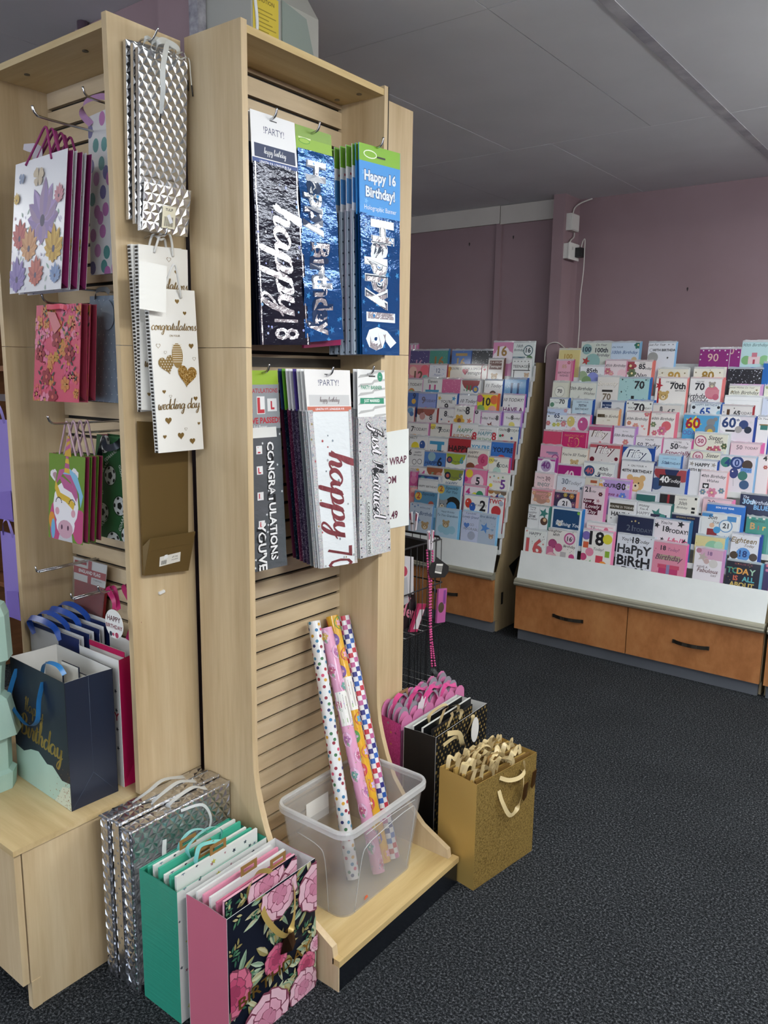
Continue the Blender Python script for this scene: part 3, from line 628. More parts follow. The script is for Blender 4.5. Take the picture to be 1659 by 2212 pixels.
# row | view | x left | x right | y top | card colour | envelope colour | words for the label | print
# print: T=text x,y(down),cap height,colour,words  I=slanted text  Z=bold text  O=disc S=star H=heart F=flower R=box D=dots B=border P=balloon K=bear  (all in card widths)
LEFT = '''11|A|62|138|98|d98cb4|c0609a|pink striped edge|R,.2,0,.35,1.4,eee;R,.6,0,.75,1.4,eee
11|A|75|243|152|4a3f78|b565a8|purple glitter 16|D,40,d8d4e8;Z,.5,.72,.3,c58fb0,16
11|A|247|410|150|3c8c7c|2f6fa0|teal green gold 16|D,16,5fb0a0;Z,.55,.72,.42,9a6a2c,16
11|A|447|620|150|3d6bb2|2a57a4|blue gold 16|D,16,8aa8d8;R,.2,.14,.8,.26,a8894a;Z,.5,.72,.36,b89a5a,16
11|A|627|810|150|22262e|2a57a4|black glitter 16|D,70,c8ccd4;Z,.55,.75,.2,8a8f98,16
11|A|815|992|76|d48ab2|e8e4ea|pink cloud gold 16|O,.5,.55,.36,f0e6ec;O,.25,.7,.25,f0e6ec;O,.8,.7,.28,f0e6ec;Z,.47,.62,.42,a07838,16
11|A|995|1205|80|dfe6e4|dfe6e4|white 16th Birthday badge|I,.3,.22,.13,3a4a52,16th;I,.28,.38,.1,3a4a52,Birthday;O,.72,.36,.23,2c5a62;O,.72,.36,.19,e6ecec;Z,.72,.44,.2,22343c,16;R,0,.62,.6,.7,2f5f72;O,.8,.72,.16,5a7f58
10|A|65|237|275|e9929c|c05a70|coral splash 12|O,.2,.3,.2,f4c4b4;O,.8,.25,.22,f06a7a;O,.85,.6,.15,7fc4b8;Z,.5,.68,.38,6d4a30,12
10|A|245|400|280|e9eaf0|b03a48|white blue confetti 12|D,30,8f9fd4;T,.52,.38,.2,4a5878,12;I,.5,.55,.08,6a78a0,TODAY
10|A|414|535|282|f0e9da|b03038|cream giraffe 12|R,0,.3,.16,.9,d08a34;O,.1,.25,.14,e0a040;T,.6,.3,.16,444,YOU'RE 12
10|A|536|710|282|f1ece4|c0404c|cream teenager hearts|H,.18,.26,.16,c8405a;T,.62,.22,.1,5a4a4a,FOR A SPECIAL;I,.62,.42,.16,3f3438,Teenager;H,.2,.72,.13,c65a6c;H,.45,.74,.12,e0a0a8;H,.72,.7,.13,c88a3c
10|A|716|762|285|f1ece4|c0404c|cream edge teenager|I,.4,.42,.3,3f3438,er;H,.5,.72,.25,c65a6c
10|A|770|905|228|ece8e2|6f4a40|brown banner teenager bear|R,.08,.1,.9,.62,6b4038;T,.5,.26,.12,f0e8e0,TO A SPECIAL;I,.5,.5,.16,f0e8e0,Teenager;K,.45,1.05,.2,b89468
10|A|985|1190|228|e8eae8|cfd2d4|white stage TEENAGER|S,.12,.12,.04,333;S,.3,.12,.04,333;S,.48,.12,.04,333;S,.66,.12,.04,333;S,.84,.12,.04,333;T,.5,.42,.13,3a3a3c,TEENAGER;R,.06,.52,.96,.56,222;R,.1,.56,.14,.9,222;R,.86,.2,.9,.56,222;K,.8,.78,.12,c8a888
9|A|50|182|408|f0eee8|d68ac0|white rainbow 1 today|T,.5,.38,.18,333,1 TODAY!;O,.3,.72,.22,e08a3c;O,.3,.72,.14,7fb86a;O,.3,.72,.07,f0eee8
9|A|190|358|402|f0f0ec|e0e0de|white rainbow digits Eleven|T,.5,.2,.14,333,Eleven;Z,.5,.66,.38,c84a8a,11;R,.14,.5,.86,.6,3f9cc4
9|A|360|525|405|d86a98|c84a84|pink glitter|D,60,f4b8d0;O,.5,.75,.12,a0a860
9|A|525|705|415|eeeeea|b8babc|white planets 11|O,.5,.0,.45,a03a3c;Z,.42,.48,.24,2f8c50,11;O,.76,.4,.15,3f6fb4;O,.76,.4,.09,d0b050;Z,.2,.48,.1,888,is
9|A|738|900|418|f0f0ee|2458a8|rounded white 11 Today|I,.55,.34,.17,4a4a4c,11 Today!;O,.5,.7,.2,5a3c30;O,.5,.78,.18,d8b090
9|A|918|1110|405|6ea2cc|2458a8|blue glitter 11|D,50,bcd8ee;Z,.5,.6,.42,1d3f70,11
8|A|50|145|525|3e6cb4|2c56a0|royal blue 9|Z,.62,.5,.42,16264c,9;O,.6,.7,.2,e0b040
8|A|146|305|532|94a4dc|3060ae|periwinkle 9 today|Z,.3,.48,.3,6f6678,9;T,.68,.42,.12,5a5a78,TODAY!;O,.45,.72,.08,d06a9a
8|A|315|490|538|f0f0ec|2c5cb0|white balloon dog 9|S,.12,.2,.12,e0b84c;S,.85,.2,.12,4aa0d0;T,.5,.4,.12,333,YOU'RE;Z,.5,.72,.3,26262a,9
8|A|510|670|548|eef0f2|2c5cb0|rounded white 10 Today|I,.55,.38,.17,4a4a50,10 Today!;O,.5,.75,.18,a0b4d0
8|A|675|850|542|f2dc2c|e06a3c|bright yellow balloons 10|O,.12,.2,.17,d05a8a;O,.86,.24,.2,e8743c;Z,.48,.5,.34,1e1e22,10;O,.2,.7,.22,8fc06a;O,.8,.72,.22,f0b0a0
8|A|905|1095|548|f0eeee|b06ab8|white 10 TODAY have a|I,.5,.28,.16,3c3c40,10 TODAY!;S,.3,.45,.06,888;Z,.5,.72,.2,7a3a70,HAVE A
7|A|50|110|660|eae6e0|9a3038|white blue animal|O,.4,.4,.4,6aa0cc;O,.6,.8,.3,4a78b0
7|A|135|310|668|e9e4e0|a8403c|brown splash 8|O,.15,.1,.2,8a4a3c;O,.6,.02,.3,a85a4c;O,.28,.34,.15,d09a94;T,.72,.48,.24,2e2e34,8
7|A|330|465|670|f0eeea|c07ab8|white 8 Today|Z,.45,.44,.3,3a3a40,8;I,.78,.5,.12,555,Today;S,.2,.62,.08,3a6a9a;S,.7,.72,.08,c04a4a
7|A|468|642|645|f1efe8|d884bc|white sunflower 8|I,.35,.26,.12,4a4a4a,You're;Z,.68,.36,.32,333338,8;F,.28,.66,.28,e8b84a;O,.28,.66,.1,8a5a30;S,.8,.66,.16,e08a7a
7|A|650|702|690|efe9ec|c886c0|pink edged sliver 8|Z,.3,.5,.9,333338,8
7|A|706|885|697|f0eaee|9a6ac0|lavender edged fairy 8|B,d8a0cc,.05;T,.4,.34,.11,444,Today You're;Z,.82,.36,.2,333338,8;S,.5,.62,.2,7a4a4a;O,.5,.66,.1,e8c4b0
7|A|905|1105|702|f0eef0|a070c4|lilac edged lemons 8|B,c89ad0,.05;T,.36,.34,.11,444,You're;Z,.5,.36,.2,333338,8;T,.75,.34,.1,444,today!;O,.5,.64,.17,e8dc7a
6|A|50|235|797|f0ede8|d884b8|white rainbow 7 TODAY|Z,.25,.34,.2,333,7;T,.62,.3,.12,444,TODAY!;O,.35,.66,.22,e0a04c;O,.35,.66,.14,7fb8a0;O,.35,.66,.07,f0ede8
6|A|255|430|805|efece2|c84a6a|yellow paint 7 TODAY|O,.1,.1,.16,f0dc5a;I,.25,.24,.11,4a4a4a,YOU'RE;Z,.5,.38,.24,333,7;T,.75,.34,.13,5a6a6a,TODAY!;O,.6,.72,.14,a8d0c0
6|A|450|680|802|f3f3f0|eceef0|white tilted rainbow 8|I,.5,.3,.14,4a8a6a,HAPPY;I,.5,.5,.14,c08a4a,BIRTHDAY;Z,.88,.52,.26,c83c4a,8;O,.28,.12,.05,e8dc7a
6|A|681|855|828|eff0ee|eceef0|upright rainbow lettered 8|T,.4,.2,.06,8a8a90,HAPPY TO YOU;I,.4,.42,.18,4a90a0,HAPPY;I,.4,.66,.16,6a9a5a,BIRTHDAY;Z,.84,.6,.34,c83c4a,8
6|A|865|1050|832|e9ece6|1f5cb0|white balloons 8 today|T,.2,.2,.1,444,YOU'RE;Z,.5,.24,.18,333338,8;T,.78,.2,.1,444,TODAY;O,.1,.42,.06,2f8a5a;O,.22,.4,.06,b03a4a;O,.68,.5,.06,2f5fa8;D,18,8a9aa0
5|A|65|225|912|f2f2ee|e4e6e8|white yellow bird balloon|P,.74,.4,.16,2c5aa0;O,.35,.5,.22,f0dc30;R,.2,.55,.4,.8,2f62b0;T,.2,.15,.12,444,PARTY
5|A|232|405|928|f0f0ee|c8cccc|white big teal 7|R,.1,.16,.85,.3,3c9cc8;R,.5,.3,.72,.7,3c9cc8;Z,.5,.7,.16,444,HAPPY
5|A|415|610|932|b03038|9c2a34|dark red HAPPY|D,12,e8b0a0;Z,.5,.52,.22,2a1a1c,HAPPY;R,.25,.66,.8,.8,3a8a8a
5|A|615|790|958|eceff0|d4d8dc|white blue YOU'RE|Z,.5,.38,.22,3c9cc8,YOU'RE;R,.5,.55,.95,.62,b03a44
5|A|800|995|966|3a78c8|a83a4a|bright blue YOU'RE|D,16,8fc0f0;Z,.55,.42,.2,1c2c54,YOU'RE;O,.5,.74,.22,c04a4a
4|A|60|195|1028|f0f0ee|d0d4d6|white bicycle 6|Z,.08,.36,.3,333,6;I,.6,.24,.1,444,HAPPY;I,.6,.38,.08,444,BIRTHDAY;O,.4,.72,.15,555;O,.4,.72,.12,f0f0ee;O,.75,.68,.15,555;O,.75,.68,.12,f0f0ee
4|A|200|390|1053|4d84ca|9a3a5c|sky blue whale 6|O,.35,.2,.18,9ac0c8;I,.38,.52,.15,26406c,HAPPY;Z,.74,.55,.34,202a44,6;I,.5,.72,.12,26406c,Birthday
4|A|395|570|1068|f0f2ec|aabec0|white planet 6|O,.5,.0,.5,a8bc3c;O,.18,.3,.15,2f4470;O,.18,.3,.09,b05a5a;I,.52,.4,.1,555,You're;Z,.8,.42,.28,4aa0b8,6;O,.6,.75,.12,c05a4a
4|A|580|770|1032|ece4d8|cdd2d2|cream flamingo 6|O,.78,.42,.26,d05a80;Z,.76,.54,.28,b83a66,6;I,.3,.2,.11,5a4a44,HAPPY;I,.3,.36,.11,5a4a44,Birthday;O,.2,.8,.24,8a5038;O,.6,.85,.25,d86a8a
4|A|775|955|1105|efeee4|d04a84|yellow paint 6 TODAY|O,.1,.12,.18,f0e06a;I,.2,.2,.1,4a4a4a,YOU'RE;Z,.5,.44,.24,33383c,6;T,.78,.42,.14,5a6a6a,TODAY!;O,.45,.62,.2,b8d8cc
3|A|65|215|1187|f2f0ec|e0dcdc|white pink 4|T,.3,.2,.1,555,YOU'RE;O,.5,.16,.08,f0c040;Z,.82,.5,.34,d0509a,4
3|A|215|365|1192|ede8e0|cac4c0|brown edged 5|O,.5,0,.5,a8603c;Z,.4,.5,.24,7ab08a,5;O,.78,.4,.18,d89a8a
3|A|370|550|1207|f0f2ec|3a5cb0|white planet 5|O,.5,0,.5,8f9a3c;O,.22,.3,.16,26344c;O,.22,.3,.08,d06a5a;I,.58,.4,.09,555,You're;Z,.85,.44,.26,6a7a84,5;I,.45,.68,.14,4a6a98,HAPPY
3|A|565|755|1208|e884ac|d05a90|pink cupcake 5|O,.2,.2,.17,f0d43c;O,.05,.45,.1,d83c8c;O,.6,.5,.3,f4dce4;Z,.62,.62,.3,26262e,5;R,.45,.72,.95,.95,7ab8c4
3|A|765|965|1242|efeee6|dcdedc|white bunting 5|S,.12,.2,.06,c05a5a;S,.3,.14,.06,6aa0a0;S,.5,.2,.06,d0b04a;S,.7,.16,.06,7aa06a;O,.18,.52,.08,e8dc3c;Z,.72,.62,.36,7a4a9c,5;T,.45,.4,.08,c05a7a,YOU'RE
2|A|65|135|1232|d85a9c|c04a8c|magenta balloon|O,.5,.3,.3,ec9cc4;O,.5,.9,.4,e888b4
2|A|140|340|1262|2c4a84|c8ccd0|navy boy 3|O,.2,.15,.1,4aa0a0;O,.55,.35,.3,3a78c0;R,.9,0,1,1.4,e8ecee
2|A|550|755|1352|efe6ea|d04a84|pink framed balloons 4|B,e080a8,.05;Z,.2,.38,.26,d03a8c,4;O,.5,.4,.14,d8d43c;O,.72,.34,.16,3f9a6a;O,.6,.55,.12,e86a4a
2|A|770|960|1398|eee8dc|d8d8d4|animal edged 4|O,.15,.02,.18,b07a40;O,.5,-.02,.22,a0845c;O,.85,.05,.18,7a6a5a;Z,.5,.42,.26,24408a,4;O,.75,.36,.17,9ac0d4;O,.2,.4,.12,c05a4a
1|A|62|120|1372|f0a0a0|e8909a|coral pink|O,.5,.4,.3,f8c4bc;O,.5,1,.3,e87a88
1|A|135|312|1305|eef0ee|d4d8da|white black HAPPY BIRTHDAY|T,.5,.32,.16,2e2e30,HAPPY BIRTHDAY;O,.5,.7,.25,6ab8b0
1|A|310|520|1347|7fb4cc|e0e8ec|blue bear record 2|O,.16,.2,.15,e8c04c;Z,.16,.26,.2,a85a3c,2;I,.62,.16,.1,2c4a64,Especially;I,.62,.3,.1,2c4a64,For You;O,.7,.75,.34,26241e;O,.66,.82,.22,4a9cd8;K,.25,.75,.2,9aa0a4
1|A|555|770|1442|f2f2ee|6a78c8|white balloon 2|P,.18,.3,.14,d0402c;P,.36,.42,.13,2f62b8;I,.58,.38,.08,555,LOOK WHO'S;Z,.78,.52,.36,1e1e22,2;F,.2,.72,.14,e8a03c
1|A|780|940|1472|f0f0ee|b02c38|white red TWO|Z,.4,.34,.28,c0303c,TWO;O,.82,.3,.16,a8b4c4;O,.5,.8,.34,c83c40
0|A|100|305|1405|5c96b8|dfe6ea|blue bear 2|O,.18,.2,.15,e8c04c;Z,.18,.28,.22,c05a3c,2;I,.62,.14,.1,2c4a64,Especially;R,.4,.55,1,.9,9ac8dc;O,.75,.45,.12,b05a4a
0|L|85|345|458|c3d3e2|7fb0e0|pale blue bear first birthday|S,.1,.05,.05,4a78b4;S,.22,.12,.05,4a78b4;S,.36,.06,.05,4a78b4;I,.68,.16,.06,5a7090,WITH LOVE;I,.65,.4,.15,3c5a88,1st Birthday;S,.4,.6,.14,6a9ad0;K,.72,.78,.15,b89c70
0|L|400|650|512|bcd8ea|7cc4ea|ice blue cloud grandson|I,.5,.16,.07,5a7a98,Happy Birthday;I,.5,.32,.13,3c6080,To You Grandson;O,.25,.82,.16,9cccdf;O,.5,.84,.2,9cccdf;O,.75,.82,.16,9cccdf;K,.45,.62,.15,b8a078
0|L|690|890|552|c9d2ea|8ccaf0|lilac elephant SO ADORABLE|I,.5,.12,.08,5a6a90,A wonderful;I,.5,.32,.15,4a5a88,Lovely Grand;H,.3,.66,.17,5a84cc;T,.62,.7,.13,8a90a0,SO;T,.6,.92,.13,8a90a0,ADORABLE;O,.62,1.18,.22,a8b0c4;D,24,6a8ad0
0|L|890|1090|582|b4c4d6|90ccf0|grey blue star First Birthday|I,.5,.2,.13,4a6488,First Birthday;S,.36,.72,.3,5a90d4;H,.8,.75,.08,8aa4c4;K,.75,1.12,.13,b0907c;D,18,4a6488'''
RIGHT = '''11|B|357|640|192|d6c888|d8cc98|gold 100|Z,.45,.4,.2,b09044,100;B,e8dcb0,.03
11|B|645|1000|108|cfd6cc|c6ccc8|sage balloons 100th|O,.2,.22,.17,8ab0b0;Z,.2,.3,.15,26344c,100;I,.68,.12,.07,445,On Your;Z,.7,.32,.14,333a44,100th;I,.76,.45,.09,445,Birthday;O,.42,.62,.26,8fb8b4;S,.2,.6,.15,b03c3c
11|B|1005|1340|108|c4d6e8|7aa8c8|pale blue 100th Birthday|I,.22,.2,.06,3a5a84,ON YOUR;I,.5,.4,.12,2f5a94,100th Birthday;F,.95,.1,.14,3a7a6a;O,.85,.6,.1,c8b48c
11|C|10|385|128|dfe2ea|8cbce4|white stars Just For You 100th|I,.3,.12,.08,444,Just For You;S,.6,.08,.03,333;S,.75,.08,.03,333;S,.9,.08,.03,333;Z,.62,.32,.11,2c2c30,100TH BIRTHDAY;O,.12,.28,.06,555;O,.12,.28,.05,dfe2ea;S,.75,.56,.05,222;O,.2,.55,.2,9a9c9a
11|C|725|1140|212|8c2a78|e4e0e6|magenta starry border 90|T,.46,.44,.27,d8b8ac,90;S,.12,.07,.035,eee;S,.3,.07,.035,eee;S,.48,.07,.035,eee;S,.66,.07,.035,eee;S,.84,.07,.035,eee;S,.05,.2,.035,eee;S,.04,.38,.035,eee;S,.93,.2,.035,eee;S,.93,.4,.035,eee
11|C|1150|1292|208|8c2a78|e4e0e6|second magenta 90 sliver|T,.1,.6,.7,d8b8ac,0;S,.5,.12,.1,eee;S,.8,.4,.1,eee;S,.8,.9,.1,eee
11|C|1310|1680|113|b8d8dc|d0d8e0|country cottage 90th Birthday|I,.5,.2,.16,6a8488,90th Birthday;O,.2,.75,.18,7fb07a;O,.88,.75,.2,8ac08a;R,.28,.6,.72,.9,e0c8cc;R,.4,.45,.6,.62,c87a8a;R,.46,.72,.54,.9,b04a5c
10|B|310|545|318|e2a8bc|c04a84|pink striped 85 wishes|R,0,0,.12,1.4,d07a94;R,.88,0,1,1.4,d07a94;T,.5,.45,.2,c8a070,85;T,.52,.76,.11,6a4a50,BIRTHDAY;T,.52,.92,.11,6a4a50,WISHES;F,.75,.15,.1,c05a7a
10|B|635|920|388|eceef2|dfe2ea|white bluebell 85th|Z,.5,.28,.18,3a3a44,85th;I,.75,.4,.09,4a4a5a,Birthday;O,.12,.4,.2,9ab08c;O,.55,.5,.25,8a94d8;O,.3,.6,.2,7a9a6a
10|B|930|1190|318|ecdce0|d488a8|pink floral 85th Birthday|B,d890ac,.03;I,.5,.3,.14,6a5a64,85th Birthday;F,.15,.5,.16,d07a8a;F,.32,.6,.12,e0a0a8;O,.8,.6,.2,ecc8d0
10|B|1200|1490|330|eee6e4|dc7a70|white coral flower 85 Today|F,.12,.2,.25,a84a54;F,.2,.5,.2,6a7a5a;T,.6,.1,.05,555,YOU'RE;Z,.6,.32,.2,33333a,85;I,.84,.34,.1,444,Today;I,.6,.66,.18,2c2c34,Nan
10|C|145|560|482|e6e2d2|d4d6d0|cream gold 80|D,14,8a7a4a;Z,.55,.42,.3,b89448,80;S,.15,.16,.04,7a6a3c;S,.9,.16,.04,7a6a3c
10|C|640|1045|478|ebe8da|d8d4cc|second cream gold 80|D,14,8a7a4a;Z,.5,.42,.3,a08038,80;S,.08,.16,.04,7a6a3c;S,.9,.16,.04,7a6a3c
10|C|1110|1590|482|26262e|2c6ab0|black glitter plain|D,120,8a8c98;D,60,d0d2dc
10|C|1600|1680|405|1f66b4|1f66b4|blue edge|D,8,5a9ae0
9|B|200|485|575|dcdccc|c4c4b4|cream circle 70|O,.5,.6,.34,8a8c80;O,.5,.6,.32,e8e8dc;Z,.5,.68,.22,33343a,70
9|B|520|830|583|dfe2d8|8cc0d4|cream mountains 70th Wishes|I,.4,.28,.13,3a3c40,70th Birthday;I,.75,.44,.1,6a6a64,Wishes;S,.3,.7,.25,a8aaa4;S,.55,.75,.2,8a8c88
9|B|840|1095|512|e6e2dc|d8d8d6|white bronze Seventy|I,.5,.42,.22,5a4a34,Seventy;I,.5,.41,.2,f2ece0,Seventy;R,.25,.6,.75,.7,33302c;Z,.5,1.05,.28,7a6c58,70
9|B|1100|1460|530|a9d0d0|3070b8|aqua starry 70|D,40,4a7a84;S,.1,.06,.04,222;S,.88,.06,.04,222;S,.1,.46,.04,222;Z,.68,.34,.24,26262c,70;R,.44,.58,.54,.68,222
9|C|120|545|612|f0ece8|e88480|red ribbon bear 70th|R,.08,0,.14,1.4,b02c38;S,.11,.26,.14,b8303c;I,.48,.16,.05,444,ON YOUR;Z,.72,.36,.2,2c2c30,70th;T,.82,.44,.05,555,BIRTHDAY;K,.28,.6,.16,c8a868
9|C|590|1030|618|eeecec|e07c7c|teacup 70 wishes|T,.32,.14,.05,777,YOU'RE;Z,.32,.38,.22,33333a,70;I,.25,.66,.16,26262c,Birthday;I,.35,.8,.14,26262c,Wishes;O,.72,.46,.22,d87a8c;R,.52,.36,.94,.6,d88a98;K,.7,.22,.1,a09890;O,.85,.6,.1,c86a80
9|C|1130|1555|718|e6e6d8|d0a0cc|cream butterflies 80th|I,.4,.1,.06,6a6a60,Special Wishes On Your;I,.52,.3,.14,5a5a54,80th Birthday;S,.12,.22,.04,8a7a50;S,.9,.15,.05,8a7a50
9|C|1615|1690|722|e8ead8|d8b0d0|cream sliver|F,.5,.4,.3,a0b080
8|B|190|485|772|e6ece8|2458a4|pale heron 70|Z,.68,.26,.22,33383e,70;I,.42,.24,.08,556,You're;O,.15,.32,.12,5a8a70
8|B|545|780|788|c4dce8|1f52a4|blue gift 70TH BIRTHDAY|T,.5,.16,.07,5a6a84,HAPPY YOUR;Z,.5,.34,.12,26344c,70TH;T,.5,.5,.1,26344c,BIRTHDAY;R,.25,.66,.75,.72,1f3a6a;S,.5,.6,.1,e0e8f0
8|B|880|1160|808|d8dce0|2458a4|navy badge classic car 70|R,.06,.02,.46,.4,1f3a68;I,.26,.2,.07,d8e0ec,ON YOUR;Z,.26,.36,.12,d8e0ec,70;O,.75,.42,.18,8a8f94
8|B|1185|1500|803|e8ece8|2c62b4|black stars 70|S,.06,.1,.05,222;S,.25,.08,.04,222;S,.92,.1,.05,222;Z,.5,.4,.3,2a2a30,70;T,.24,.3,.07,444,YOU'RE;T,.78,.3,.07,444,TODAY!
8|C|75|465|978|dddad4|c8d2d0|grey photograph 65|O,.3,.12,.05,6a6c70;R,.25,.15,.36,.35,7a7c80;Z,.66,.36,.2,55585c,65
8|C|600|1010|958|dde6ec|2a58a4|blue stars HAPPY BIRTHDAY 65|T,.55,.1,.07,4a6484,HAPPY BIRTHDAY;O,.1,.16,.06,2c3038;O,.94,.14,.05,2c3038;Z,.5,.42,.26,26509c,65;S,.14,.36,.06,8aa0a8;O,.98,.34,.1,8cc0d8
8|C|1065|1595|862|f0f2f4|f0f2f4|blank white envelope|R,.1,.12,.9,.13,d8dcde
8|C|1035|1455|992|e4e0de|9c2c34|rounded bottle 65 TODAY|R,.16,.14,.26,.4,5a3c24;Z,.5,.34,.16,2c2c30,65;T,.78,.3,.09,6a6a6c,TODAY;S,.06,.24,.03,333;S,.4,.1,.03,333
8|C|1592|1690|895|d4dcf0|c0cce8|lilac sliver|T,.7,.4,.2,4a5a84,65
7|B|135|480|888|e6ecf2|dfe4ea|flower garden Happy 65th|R,0,0,1,.3,c4d4ee;Z,.5,.42,.2,3a4a6a,65;I,.2,.24,.11,33343c,Happy;I,.75,.6,.11,33343c,Birthday;H,.1,.36,.04,26262c;H,.75,.42,.04,26262c;F,.1,.68,.12,d07a84;F,.85,.68,.14,d88a94;F,.4,.74,.1,c0c85a;F,.6,.72,.1,d8d06a;F,.9,.08,.1,d8a8b8
7|B|470|750|968|eae6ec|dc70a4|balloon pair pink gold|P,.2,.28,.17,d8c878;P,.72,.36,.22,c85a94;D,20,3a5a9a;O,.35,.6,.1,e8a8b8
7|B|830|1090|903|ebe7da|dc9a6a|cream gold tag 60th|R,.04,.22,.38,.36,4a3c24;I,.68,.36,.14,6a6454,60th Birthday;D,8,b0a070;R,.5,.45,.64,.5,c8c0a8
7|B|1185|1455|932|efe9e6|c05a58|white pink flowers 60th|I,.5,.36,.15,3c3c42,60th Birthday;F,.45,.62,.14,e0a090;H,.75,.6,.07,e08a84;H,.85,.72,.05,e09a94;F,.9,.08,.12,d87a84;F,.15,.5,.1,d8846a
7|C|50|385|1093|eee8e4|e0788c|cocktail umbrella 60th|I,.3,.08,.05,777,on your;I,.5,.3,.17,3c3c42,60th Birthday;O,.66,.54,.2,dc6a74;F,.5,.75,.2,d87a9a;F,.12,.5,.12,7a8a6a;F,.2,.85,.12,d8788a
7|C|500|990|1115|55a4d4|e4eaee|sky blue mouse 60 TODAY|S,.28,.28,.26,f0d834;Z,.28,.4,.3,a8283c,60;T,.2,.6,.12,6a5aa4,TODAY;O,.78,.22,.12,8a8c90;O,.78,.42,.15,808488;O,.9,.12,.06,8a8c90;O,.78,.48,.08,e0c050
7|C|1010|1480|1135|e4dce6|26489c|silver blue balloons 60th|O,.28,.22,.34,f0eef0;Z,.26,.36,.3,2c4478,60;Z,.52,.16,.08,2c4478,th;O,.7,.26,.14,34487c;O,.56,.42,.11,a8a4a4;O,.84,.42,.11,2a3448;R,.18,.44,.46,.5,33343a;S,.9,.18,.06,d8d4d8
7|C|1520|1690|1145|efedf0|26489c|white record player sliver|I,.5,.3,.2,444,On Your;R,.3,.8,.9,1.2,3a7a74;R,.2,.7,.9,.8,8a6a3c
6|B|120|400|1152|d0486c|c23c64|plain raspberry red|R,0,0,1,.03,e87a94
6|B|415|715|1163|c8286c|d83c80|hot pink gold 50|B,f0d8e0,.015;T,.5,.2,.08,e08a6a,FANTASTIC AT;Z,.5,.55,.32,d8b070,50;Z,.5,.54,.28,c8286c,50
6|B|740|1000|1102|e8e0e2|b84a80|pink bronze Fifty|R,0,0,1,.2,b85a84;I,.5,.48,.3,5a4a40,Fifty;I,.5,.47,.26,f2ece4,Fifty;O,.55,.72,.06,d87a84
6|B|1030|1290|1117|ecE6ee|b884c8|lilac scallop 50th|B,b88ac8,.03;T,.55,.2,.05,555,On Your;I,.5,.42,.17,3c3c44,50th Birthday;F,.6,.66,.14,d88a8a
6|B|1300|1610|1228|ece8ec|d878a4|white pink edged 50 Today|T,.52,.14,.07,444,YOU'RE;I,.5,.4,.2,33343a,50 Today;D,10,444
6|C|225|610|1453|ecE6ea|cc5c98|magenta edged 50 Especially|T,.5,.14,.06,444,YOU'RE;Z,.4,.36,.2,33343a,50;I,.72,.32,.1,444,Today;I,.55,.58,.22,7a1f44,Especially;D,8,444
6|C|650|1110|1372|e6e4d4|d4d8da|cream roses Sister 50th|O,.2,.26,.18,a84a68;O,.2,.26,.15,f0dce0;Z,.2,.32,.13,a03a5c,50;I,.64,.2,.13,2c2c30,Sister;I,.75,.3,.1,3c3c40,50th;F,.7,.5,.14,c86a80;F,.92,.38,.1,5a6a4a;F,.5,.5,.1,b85a6a
6|C|1150|1570|1503|ecd0d8|d86aa8|rounded pink 50 TODAY|B,c86a94,.01;T,.3,.24,.15,6a5a64,50;T,.7,.22,.09,6a5a64,TODAY
5|B|125|405|1322|e2a0bc|b84a74|pink pencils|R,.3,.3,.85,.38,8a7a9a;R,.4,.38,.9,.44,a890b4;O,.75,.58,.18,9a4a84;O,.75,.58,.13,e2a0bc
5|B|415|725|1363|ebe7da|d8b8a8|cream bear You're 50|I,.5,.28,.14,33343a,You're 50 Today;K,.52,.56,.15,c8ac7c
5|B|750|1110|1313|dfdad8|c05a64|maroon polka Fifty|R,0,0,1,.12,c05a64;I,.5,.3,.26,5a1428,Fifty;I,.5,.29,.22,f4f0ee,Fifty;O,.1,.5,.08,6a1428;O,.9,.45,.06,6a1428;D,12,6a1428
5|B|1140|1500|1343|1d4c9c|1d4c9c|navy blue Fifty|O,.5,.42,.5,e4e8ec;I,.48,.36,.26,14264c,Fifty;I,.48,.35,.22,f4f6f8,Fifty
5|C|155|465|1673|aed4ea|2a62b0|ice blue 50th BIRTHDAY|T,.5,.2,.07,7a9ac0,HAPPY YOUR;I,.32,.42,.14,3c5a84,50th;T,.66,.42,.1,26406c,BIRTHDAY
5|C|590|1005|1618|e6e4d4|c8ccd0|second cream roses Sister|O,.26,.2,.18,a84a68;O,.26,.2,.15,f0dce0;Z,.26,.28,.13,a03a5c,50;I,.75,.2,.13,2c2c30,Sister
4|C|560|960|1738|e6e6ea|1f4ca0|silver stars HAPPY 50TH BIRTHDAY|S,.12,.16,.1,a09a94;S,.88,.16,.1,a09a94;Z,.5,.24,.12,26262a,HAPPY;Z,.5,.42,.1,26262a,50TH BIRTHDAY
4|D|265|515|48|e6e0ea|a83a90|violet ink 40|R,0,0,1,.12,a83a90;O,.5,.4,.4,efe8f0;O,.5,.4,.3,b0a0c0;Z,.48,.52,.34,7a3c84,40
4|D|550|845|128|a82078|d8d4da|deep magenta 40|B,e8b8d0,.015;Z,.5,.5,.28,e8d0d8,40
4|D|870|1245|98|e8ece8|c8ccd0|white graduation 40th|O,.2,.28,.18,34507c;Z,.2,.36,.18,d06a74,40;I,.66,.24,.12,33343a,40th;I,.72,.38,.1,444,Birthday;S,.52,.48,.16,26345c;O,.7,.5,.06,4a78a4
4|D|1335|1735|80|e8e8ea|26346c|teddy bear ON YOUR 40TH|S,.22,.14,.025,222;T,.5,.17,.06,33343a,ON YOUR;S,.76,.14,.025,222;Z,.5,.34,.12,26262c,40TH BIRTHDAY;K,.5,.7,.26,d8b078
